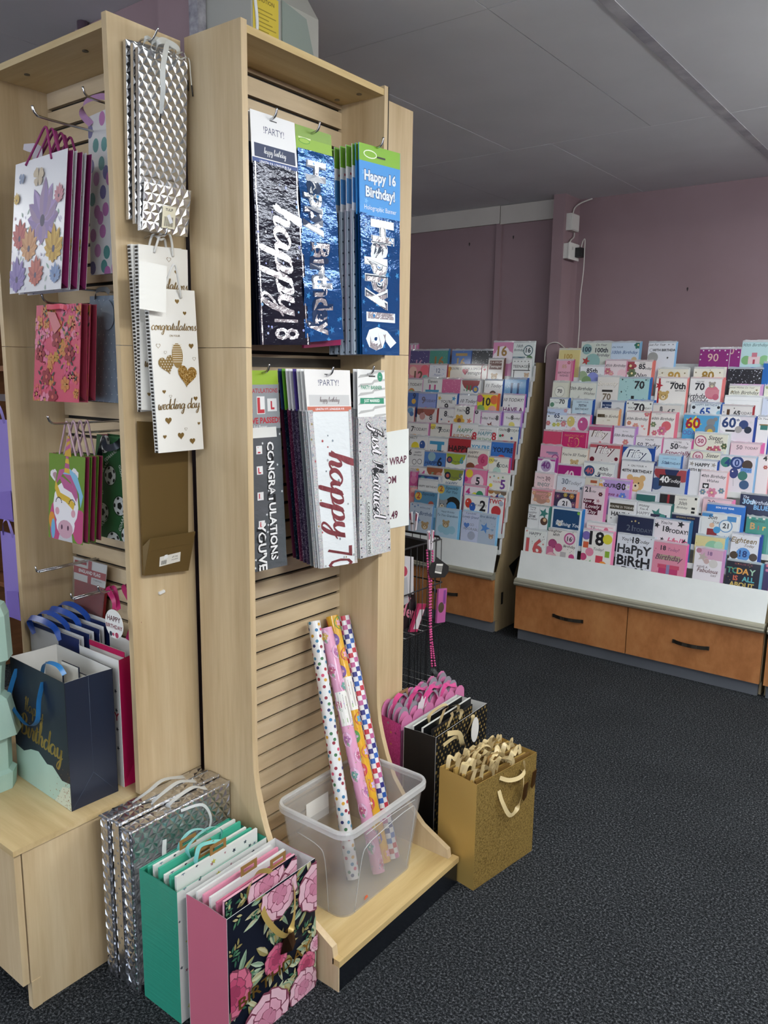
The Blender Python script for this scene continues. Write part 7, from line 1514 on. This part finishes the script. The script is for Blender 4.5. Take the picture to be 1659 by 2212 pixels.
# ================================================================ STORAGE TUB WITH ROLLS OF WRAP
def rrect(x0, x1, y0, y1, r, z, n=6):
    out = []
    for cx, cy, a0 in ((x1 - r, y0 + r, -math.pi / 2), (x1 - r, y1 - r, 0), (x0 + r, y1 - r, math.pi / 2), (x0 + r, y0 + r, math.pi)):
        for k in range(n + 1):
            a = a0 + math.pi / 2 * k / n; out.append(Vector((cx + r * math.cos(a), cy + r * math.sin(a), z)))
    return out
t = thing('storage_tub', 'clear milky plastic storage tub holding rolls of wrap', 'storage tub', (-1.24, 1.51, .082))
zb, zt = .0825, .338
def shell(ins, z0):
    return lambda f: rrect(-1.335 - .026 * f + ins, -1.148 + .024 * f - ins, 1.362 - .024 * f + ins, 1.662 + .026 * f - ins, .035, z0 + (zt - z0) * f)
b = MB()
for ins, z0 in ((0, zb), (.0022, zb + .0025)):
    s = shell(ins, z0); rows = [s(k / 8) for k in range(9)]
    for A, B in zip(rows[:-1], rows[1:]):
        for k in range(len(A)): b.face([A[k], A[(k + 1) % len(A)], B[(k + 1) % len(A)], B[k]], TUB, True)
    b.face(rows[0], TUB)
b.build('wall', t)
b = MB(); s = shell(0, zb); o1 = rrect(-1.335 - .026, -1.148 + .024, 1.362 - .024, 1.655 + .028, .035, zt - .012)
prof = [(0, zt - .014), (.0075, zt - .016), (.0085, zt - .002), (.006, zt + .003), (-.0015, zt + .003), (-.0022, zt - .002)]
L = []
for d, z in prof: L.append(rrect(-1.361 - d, -1.124 + d, 1.338 - d, 1.688 + d, .035 + d, z))
for A, B in zip(L[:-1], L[1:]):
    for k in range(len(A)): b.face([A[k], A[(k + 1) % len(A)], B[(k + 1) % len(A)], B[k]], TUB_RIM, True)
b.build('rim', t)
# moulded rib lines on the two visible sides
b = MB()
def wallp(f, y): return Vector((-1.148 + .024 * f + .0012, y, zb + (zt - zb) * f))
b.tube(cr([wallp(.02, 1.40), wallp(.6, 1.41), wallp(.72, 1.43), wallp(.76, 1.48), wallp(.8, 1.6), wallp(.7, 1.635), wallp(.05, 1.622)], 5), .0012, TUB_RIM, 5)
b.tube(cr([wallp(.86, 1.42), wallp(.88, 1.52), wallp(.86, 1.63)], 4), .0012, TUB_RIM, 5)
def wallq(f, x): return Vector((x, 1.362 - .024 * f - .0012, zb + (zt - zb) * f))
b.tube(cr([wallq(.02, -1.20), wallq(.6, -1.2), wallq(.74, -1.22), wallq(.78, -1.29)], 5), .0012, TUB_RIM, 5)
b.build('moulded_rib', t)
b = MB(); b.prism([Vector((-1.349, 1.44, .225)), Vector((-1.349, 1.53, .225)), Vector((-1.352, 1.53, .29)), Vector((-1.352, 1.44, .29))], (.0006, 0, 0), mat('#d4d1ca', .5)); b.build('paper_label', t)
tk = MB(); tk.prism([Vector((-1.1405, 1.432, .105)), Vector((-1.1405, 1.447, .107)), Vector((-1.1405, 1.444, .114)), Vector((-1.1405, 1.436, .115))], (.0006, 0, 0), mat('#d8603c', .5)); tk.build('orange_sticker', t)

def roll(label, P0, P1, r, base, draw, top=None):
    P0, P1 = Vector(P0), Vector(P1); ax = (P1 - P0).normalized(); L = (P1 - P0).length
    a0 = Vector((1, -.6, 0)); a0 = (a0 - ax * a0.dot(ax)).normalized(); b0 = ax.cross(a0)
    def fn(u, v, d):
        a = u / r - math.pi; return P0 + ax * v + (a0 * math.cos(a) + b0 * math.sin(a)) * (r + d)
    t = thing('wrapping_paper_roll', label, 'wrapping paper', P0, 'rolls of gift wrap in the tub')
    b = MB(); b.grid(lambda u, v: fn(u * 2 * math.pi * r, v * L, 0), 20, 6, base)
    p = Print(b, fn, 2 * math.pi * r, L, .00001, .0005); draw(p, 2 * math.pi * r, L); b.build('paper', t)
    c = MB()
    ring_ = [(fn(2 * math.pi * r * k / 20, L, 0), fn(2 * math.pi * r * k / 20, L, -r * .22), fn(2 * math.pi * r * k / 20, L - .05, -r * .22), fn(2 * math.pi * r * k / 20, .0, 0)) for k in range(20)]
    for k in range(20):
        q, n = ring_[k], ring_[(k + 1) % 20]
        c.face([q[0], n[0], n[1], q[1]], mat('#c8beb0', .6)); c.face([q[1], n[1], n[2], q[2]], mat('#3a2e24', .7))
    c.face([q[2] for q in ring_], mat('#2a2018', .8)); c.face([q[3] for q in ring_], mat('#8a7a68', .7)); c.build('cardboard_core', t)
    # clear shrink sleeve glint along the roll
    return t, fn
def d_spots(p, w, h):
    R = random.Random(4); cs = ['#2c3466', '#c8962c', '#8c2438', '#3f7f9c', '#3c7048', '#c84a6c', '#2f6f9c', '#a82a34']
    for i in range(44):
        for j in range(5):
            p.ell((j + .5 * (i % 2) + R.uniform(-.2, .2) + .3) * w / 5, (i + R.uniform(.2, .8)) * h / 44, .0047, cs[R.randrange(8)], n=9, up=False)
def d_pinkroll(p, w, h):
    R = random.Random(6)
    for i in range(14):
        for j in range(2):
            x, y = (j + .5 * (i % 2) + .25) * w / 2, (i + .5) * h / 14
            p.ell(x, y, .015, '#dfb6d2', .02); p.flower(x, y, .011, R.choice(['#a86a9c', '#c8a84c', '#6a9c94', '#b85a7c']), '#f0e4c8', 6); p.leaf(x, y - .008, .014, .006, -1.2, '#6a9a74')
    for i in range(70): p.star(R.uniform(0, w), R.uniform(0, h), .0022, R.choice(['#b05a94', '#6a84b8', '#8a9a5c', '#f0e8f0']), up=False)
def d_yellow(p, w, h):
    R = random.Random(8)
    for i in range(15):
        for j in range(2):
            x, y = (j + .5 * (i % 2) + .25) * w / 2, (i + .5) * h / 15
            p.ell(x, y, .0165, R.choice(['#b83040', '#7a5aa0', '#5c9a4c', '#c8404c']), .019); p.flower(x, y, .011, R.choice(['#c8b0d8', '#e0a8b8', '#5aa0c4', '#efe4d0']), '#d86a4c', 5)
    for i in range(60): p.star(R.uniform(0, w), R.uniform(0, h), .0022, R.choice(['#b83040', '#7a5aa0', '#5c9a4c']), up=False)
def d_check(p, w, h):
    cs = ['#2858a8', '#2f8ac8', '#b83040', '#e0cc2c', '#b45a8c', '#34803c', '#2c2c78', '#c84a44']
    n, m = 8, 50; k = 0
    for i in range(m):
        for j in range(n):
            if (i + j) % 2: continue
            for q in range(3): p.rect((j + q / 3) * w / n, i * h / m, (j + (q + 1) / 3) * w / n, (i + 1) * h / m, mat(cs[(i * 3 + j * 5) % 8], .35)); p.l = 1
def rpos(ub, vb, ut, vt, xt=-1.464, zb=.098): return PZ(ub, vb, zb), PX(ut, vt, xt)
rr = .0178
A, B = rpos(763, 1897, 678, 1342, -1.466); roll('white gift wrap roll with multicoloured spots leaning in the tub', A, B, rr, mat('#dedede', .25, 0, .5), d_spots)
A, B = rpos(818, 1884, 704, 1356, -1.452); t, fn = roll('pink floral gift wrap roll with barcode sticker', A, B, rr, mat('#d89ab8', .25, 0, .5), d_pinkroll)
def sticker(t, fn, L, v0):
    b = MB(); W = 2 * math.pi * rr; p = Print(b, lambda u, v, q: fn(u + W * .33, v + v0, q + .0012), W * .42, .095)
    for k in range(6): p.rect(W * .42 * k / 6, 0, W * .42 * (k + 1) / 6, .095, '#e4e2dc'); p.l = 1
    p.l = 4
    for k in range(14): p.rect(.006, .045 + .003 * k, .02, .0465 + .003 * k, '#333'); p.l = 4
    p.rect(.008, .008, .02, .02, '#6aa83c'); p.rect(.026, .01, .03, .08, '#b8b4ac'); b.build('barcode_sticker', t)
sticker(t, fn, (B - A).length, .40)
A, B = rpos(831, 1862, 717, 1331, -1.474, .105); t, fn = roll('yellow gift wrap roll with red and violet medallions', A, B, rr, mat('#d8a428', .25, 0, .5), d_yellow); sticker(t, fn, (B - A).length, .42)
A, B = rpos(850, 1852, 742, 1331, -1.462, .1); roll('chequered multicolour gift wrap roll at the corner of the tub', A, B, rr, mat('#dedede', .25, 0, .5), d_check)

# ================================================================ WIRE BASKET STAND BEYOND THE GONDOLA
WIRE = mat('#3a3a3c', .35, .6); XC, YC, ZT = -1.69, 2.60, .79
X0W, Y0W = -2.05, 2.12
t = thing('wire_stand', 'dark wire basket stand filled with party novelties behind the end gondola', 'basket stand', (-1.87, 2.36, 0))
b = MB(); r0 = .0045
b.tube([(X0W, Y0W, ZT), (XC - .015, Y0W, ZT), (XC, Y0W + .015, ZT), (XC, YC - .02, ZT), (XC - .02, YC, ZT + .004), (X0W, YC, ZT + .004)], r0, WIRE, 6, closed=True); b.build('top_rim', t)
for z in (.61, .434):
    b = MB(); b.tube([(X0W, Y0W, z), (XC, Y0W, z), (XC, YC, z), (X0W, YC, z)], .003, WIRE, 6, closed=True); b.build('rail', t)
w0 = MB().tube([(XC, 0, .0), (XC, 0, ZT)], .0017, WIRE, 5).build('upright_wire', t); w0.location = (0, Y0W + .01, 0)
for k in range(1, 12): inst(w0, (0, Y0W + .01 + (YC - Y0W - .02) * k / 11, 0), t)
w1 = MB().tube([(0, YC, .0), (0, YC, ZT)], .0017, WIRE, 5).build('upright_wire', t); w1.location = (XC - .03, 0, 0)
for k in range(1, 9): inst(w1, (XC - .03 - .04 * k, 0, 0), t)
for z in (.435, .2):
    b = MB()
    for k in range(9): b.tube([(X0W, Y0W + (YC - Y0W) * k / 8, z), (XC, Y0W + (YC - Y0W) * k / 8, z)], .002, mat('#8a8a88', .3, .7), 5)
    b.obox((X0W, Y0W, z - .001), (XC - X0W, 0, 0), (0, .004, 0), (0, 0, .003), WIRE); o = b.build('wire_shelf', t); o['kind'] = 'stuff'
# novelties in the basket
def pack(name, label, o, u, v, thick, m, draw=None, group='novelty packs in the wire basket'):
    o, u, v = Vector(o), Vector(u), Vector(v); n = u.cross(v).normalized()
    if n.x < 0 and abs(n.x) > abs(n.y): n = -n
    if n.y > 0 and abs(n.y) > abs(n.x): n = -n
    t = thing(name, label, 'party novelty', o, group)
    b = MB(); b.obox(o, u, v, -n * thick, m)
    if draw: draw(Print(b, lambda a, c, q: o + u.normalized() * a + v.normalized() * c + n * q, u.length, v.length), u.length, v.length)
    b.build('pack', t); return t
pack('novelty_pack', 'white card pack standing in the wire basket', (-1.715, 2.32, .62), (0, .12, -.03), (0, -.005, .15), .01, mat('#c9c6c8', .4), lambda p, w, h: (p.ell(w * .5, h * .6, .02, '#b03c54'), p.rect(w * .1, h * .2, w * .3, h * .5, '#3a5a94')))
pack('novelty_pack', 'pale grey film pouch in the wire basket', (-1.705, 2.325, .56), (0, .07, .01), (-.01, .0, .1), .012, mat('#a8a8ac', .25, 0, .5))
pack('novelty_pack', 'black sash pack with pink lettering in the basket', (-1.72, 2.33, .46), (0, .15, -.0), (0, -.03, .16), .012, mat('#19171a', .35), lambda p, w, h: (p.text('Hen', w * .55, h * .3, .05, '#c8788c', rot=-.5, bold=.02), p.text('Party', w * .5, h * .75, .03, '#c8788c', rot=-.5, bold=.02)))
pack('novelty_pack', 'magenta and white pack leaning in the wire basket', (-1.7, 2.40, .45), (0, .05, -.012), (0, .06, .1), .01, mat('#b0345c', .35), lambda p, w, h: p.rect(w * .3, h * .1, w * .95, h * .8, '#d4cfd0'))
pack('novelty_pack', 'pink blister pack on the outside corner of the basket', (-1.672, 2.545, .455), (0, .06, -.01), (0, .008, .14), .008, mat('#b05a94', .3), lambda p, w, h: (p.ell(w * .4, h * .45, .022, '#4a3c2c'), p.rect(w * .6, h * .55, w * .9, h * .95, '#7a3c84')))
pack('novelty_pack', 'flat black box along the rear of the wire basket', (-2.0, 2.56, .70), (.26, 0, -.01), (0, 0, .085), .03, mat('#141416', .4))
# bead necklace with its black hang card
t = thing('bead_necklace', 'long pink bead necklace clipped to the wire basket', 'necklace', (-1.675, 2.53, .27))
ball = None; PKB = mat('#d0508c', .25)
def bead_path():
    A = cr([(-1.680, 2.472, .775), (-1.680, 2.482, .70), (-1.680, 2.497, .62), (-1.680, 2.503, .50), (-1.680, 2.512, .40), (-1.680, 2.530, .27)], 30)
    B = cr([(-1.680, 2.512, .765), (-1.680, 2.514, .70), (-1.680, 2.508, .62), (-1.680, 2.512, .50), (-1.680, 2.522, .40), (-1.680, 2.553, .268)], 30)
    return A, B
nb = 0
for path in bead_path():
    acc = 0; last = path[0]
    for q in path[1:]:
        acc += (q - last).length; last = q
        if acc >= .0098:
            acc = 0
            if ball is None:
                b = MB(); b.lathe((0, 0, 0), [(0.0001, -.0048), (.0034, -.0034), (.0048, 0), (.0034, .0034), (.0001, .0048)], PKB, 8); ball = b.build('bead', t); ball.location = q
            else: inst(ball, q, t)
tg = MB(); c5 = [PX(u, v, -1.672) for u, v in ((943, 1203), (969, 1223), (968, 1236), (960, 1247), (930, 1249), (925, 1232), (932, 1216), (939, 1213))]
tg.prism(c5, (.0012, 0, 0), '#151517')
q4 = [PX(u, v, -1.6703) for u, v in ((943, 1218), (957, 1218), (953, 1240), (939, 1237))]
tg.prism(q4, (.0004, 0, 0), '#d8d6cf')
for k in range(5):
    a = q4[0].lerp(q4[3], .2 + .13 * k) + Vector((.0006, 0, 0)); c = q4[1].lerp(q4[2], .2 + .13 * k) + Vector((.0006, 0, 0)); tg.prism([a, c, c + Vector((0, 0, -.003)), a + Vector((0, 0, -.003))], (.0002, 0, 0), '#222')
tg.build('hang_card', t)
MB().tube([(-1.680, 2.535, .262), (-1.675, 2.56, .235)], .009, CLEAR, 8).build('clasp', t)
for i, (u, v) in enumerate(((925, 1163), (897, 1123))):
    P = PX(u, v, -1.68) if i == 0 else PY(u, v, 2.598)
    t2 = thing('toy_peg', ['white and pink peg on the near rim above the beads', 'white and pink peg on the rear rim of the basket'][i], 'peg', P, 'pegs clipped to the basket rim')
    d = Vector((0, .0, 0)); yv = Vector((0, 1, 0)) if i == 0 else Vector((1, 0, 0))
    nv = Vector((1, 0, 0)) if i == 0 else Vector((0, -1, 0))
    def Q(s, a, z, n): return P + yv * (a * s) + Vector((0, 0, z)) + nv * n
    for s in (-1, 1):
        MB().prism([Q(s, .004, -.045, .006), Q(s, .012, -.04, .006), Q(s, .02, .03, .006), Q(s, .01, .034, .006)], nv * .008, mat('#d4ccd2', .35)).build('peg_arm', t2)
        MB().prism([Q(s, .012, 0, .0142), Q(s, .016, 0, .0142), Q(s, .018, .026, .0142), Q(s, .013, .028, .0142)], nv * .001, mat('#b0305c', .35)).build('peg_grip', t2)
    MB().tube([Q(-1, .008, -.012, .017), Q(1, .008, -.012, .017)], .003, CHROME, 6).build('peg_spring', t2)

# ================================================================ ELECTRICS ON THE WALL PILLAR
xs = -1.985
t = thing('junction_box', 'white junction box high on the wall pillar', 'junction box', (xs, 4.25, 2.22))
MB().box(xs, xs + .032, 4.195, 4.29, 2.212, 2.30, mat('#c9c7c2', .4)).build('box', t)
MB().box(xs + .032, xs + .036, 4.20, 4.285, 2.217, 2.295, mat('#d4d2cd', .4)).build('lid', t)
t = thing('wall_socket', 'white double socket with black plug on the wall pillar', 'socket', (xs, 4.24, 2.06))
MB().box(xs, xs + .03, 4.178, 4.30, 2.062, 2.142, mat('#c9c7c2', .35)).build('back_box', t)
MB().box(xs + .03, xs + .036, 4.175, 4.303, 2.058, 2.146, mat('#d6d4cf', .3)).build('face_plate', t)
MB().box(xs + .036, xs + .07, 4.25, 4.297, 2.075, 2.125, BLACK).build('plug', t)
MB().box(xs + .036, xs + .04, 4.205, 4.22, 2.11, 2.125, mat('#bdbbb6', .3)).build('rocker_switch', t)
def cable(label, pts, r=.004, m='#c4c0ba'):
    o = MB().tube(cr(pts, 8), r, m, 6).build('cable', None, label, 'cable'); return o
cable('white cable looping from the ceiling to the junction box', [(xs + .006, 4.26, 2.302), (xs + .012, 4.27, 2.34), (xs + .03, 4.31, 2.37), (xs + .08, 4.34, 2.392)])
cable('short white cable between junction box and socket', [(xs + .012, 4.28, 2.21), (xs + .012, 4.275, 2.185), (xs + .012, 4.24, 2.165), (xs + .012, 4.225, 2.147)])
cable('long white cable hanging from the plug down behind the cards', [(xs + .055, 4.285, 2.126), (xs + .06, 4.29, 2.16), (xs + .072, 4.29, 2.17), (xs + .076, 4.285, 2.1), (xs + .078, 4.28, 2.0), (xs + .066, 4.285, 1.85), (xs + .07, 4.285, 1.7), (xs + .066, 4.288, 1.5), (xs + .066, 4.288, 1.3)], .003)
cable('loose white lead running off beside the top cards', [(xs + .02, 4.275, 1.56), (xs + .0, 4.165, 1.61), (xs - .06, 4.155, 1.59), (xs - .07, 4.16, 1.5)], .003)

# ================================================================ SHELVING BEYOND THE LEFT GONDOLA
t = thing('shelf_unit', 'brown wooden shelf unit with ornaments past the left gondola', 'shelves', (-3.2, 2.0, 0))
for z in (.45, .78, 1.12, 1.42): MB().box(-3.7, -2.62, 1.72, 2.02, z, z + .022, SHELF_BROWN).build('shelf', t)
MB().box(-3.72, -2.6, 2.02, 2.04, 0, 1.75, mat('#a39a8c', .6)).build('back_panel', t)
for x in (-3.72, -2.62): MB().box(x, x + .02, 1.72, 2.02, 0, 1.75, SHELF_BROWN).build('side_panel', t)
k = 0
for z, labs in ((.472, ('white framed plaque on the lowest brown shelf', 'grey ornament box on the lowest brown shelf')), (.802, ('white wooden plaque on the second brown shelf', 'cream figurine block on the second brown shelf')), (1.142, ('white ceramic plaque on the third brown shelf', 'dark framed print on the third brown shelf')), (1.442, ('orange boxed ornament on the top brown shelf', 'white boxed ornament on the top brown shelf'))):
    for j, lb in enumerate(labs):
        x = -2.86 - .22 * j - .05 * (k % 2); c = ['#d4d0c8', '#b4b0a8', '#cfcac0', '#d8d2c4', '#d6d4d0', '#4a4640', '#b8603c', '#d0ccc4'][k]
        o = MB().box(x, x + .17, 1.80, 1.83, z + .0005, z + .2 + .03 * j, c).box(x + .015, x + .155, 1.798, 1.80, z + .02, z + .18 + .03 * j, '#8f8a80').build('plaque', None, lb, 'ornament', 'ornaments on the brown shelves'); k += 1
# lilac bags hanging on the outer side of the gondola
for i, (z0, z1, x, lab) in enumerate(((.975, 1.285, -2.322, 'upper lilac gift bag with folded base past the left gondola'), (.66, .935, -2.318, 'lower lilac gift bag with folded base past the left gondola'))):
    t = thing('gift_bag', lab, 'gift bag', (x - .06, 1.2, z0), 'lilac gift bags')
    LIL = mat('#8d7cc4', .4)
    MB().box(x - .11, x - .012, 1.200, 1.206, z0, z1, LIL).build('body', t)
    MB().prism([(x - .10, 1.1985, z0 + .0), (x, 1.19, z0 + .01), (x, 1.188, z0 + .1), (x - .09, 1.197, z0 + .085)], (0, -.001, 0), mat('#7f6cba', .4)).build('base_flap', t)
    MB().ribbon(cr([(x - .09, 1.199, z1 - .01), (x - .08, 1.195, z1 + .03), (x - .06, 1.197, z1 + .045), (x - .04, 1.195, z1 + .03), (x - .03, 1.199, z1 - .01)], 5), (0, .3, 1), .008, LIL).build('ribbon_handle', t)
gr = MB()
rk = thing('display_rail', 'chrome rail with the lilac bags past the left gondola', 'rail', (-2.38, 1.21, .41))
MB().tube([(-2.36, 1.226, .419), (-2.36, 1.226, 1.6)], .006, CHROME, 8).build('post', rk); MB().box(-2.5, -2.25, 1.209, 1.22, 1.34, 1.36, mat('#77777a', .3, .7)).build('bar', rk); MB().box(-2.44, -2.25, 1.16, 1.25, .409, .42, mat('#77777a', .3, .7)).build('foot', rk)
MB().box(-2.5, -2.25, 1.209, 1.22, .98, 1.0, mat('#77777a', .3, .7)).build('bar', rk)
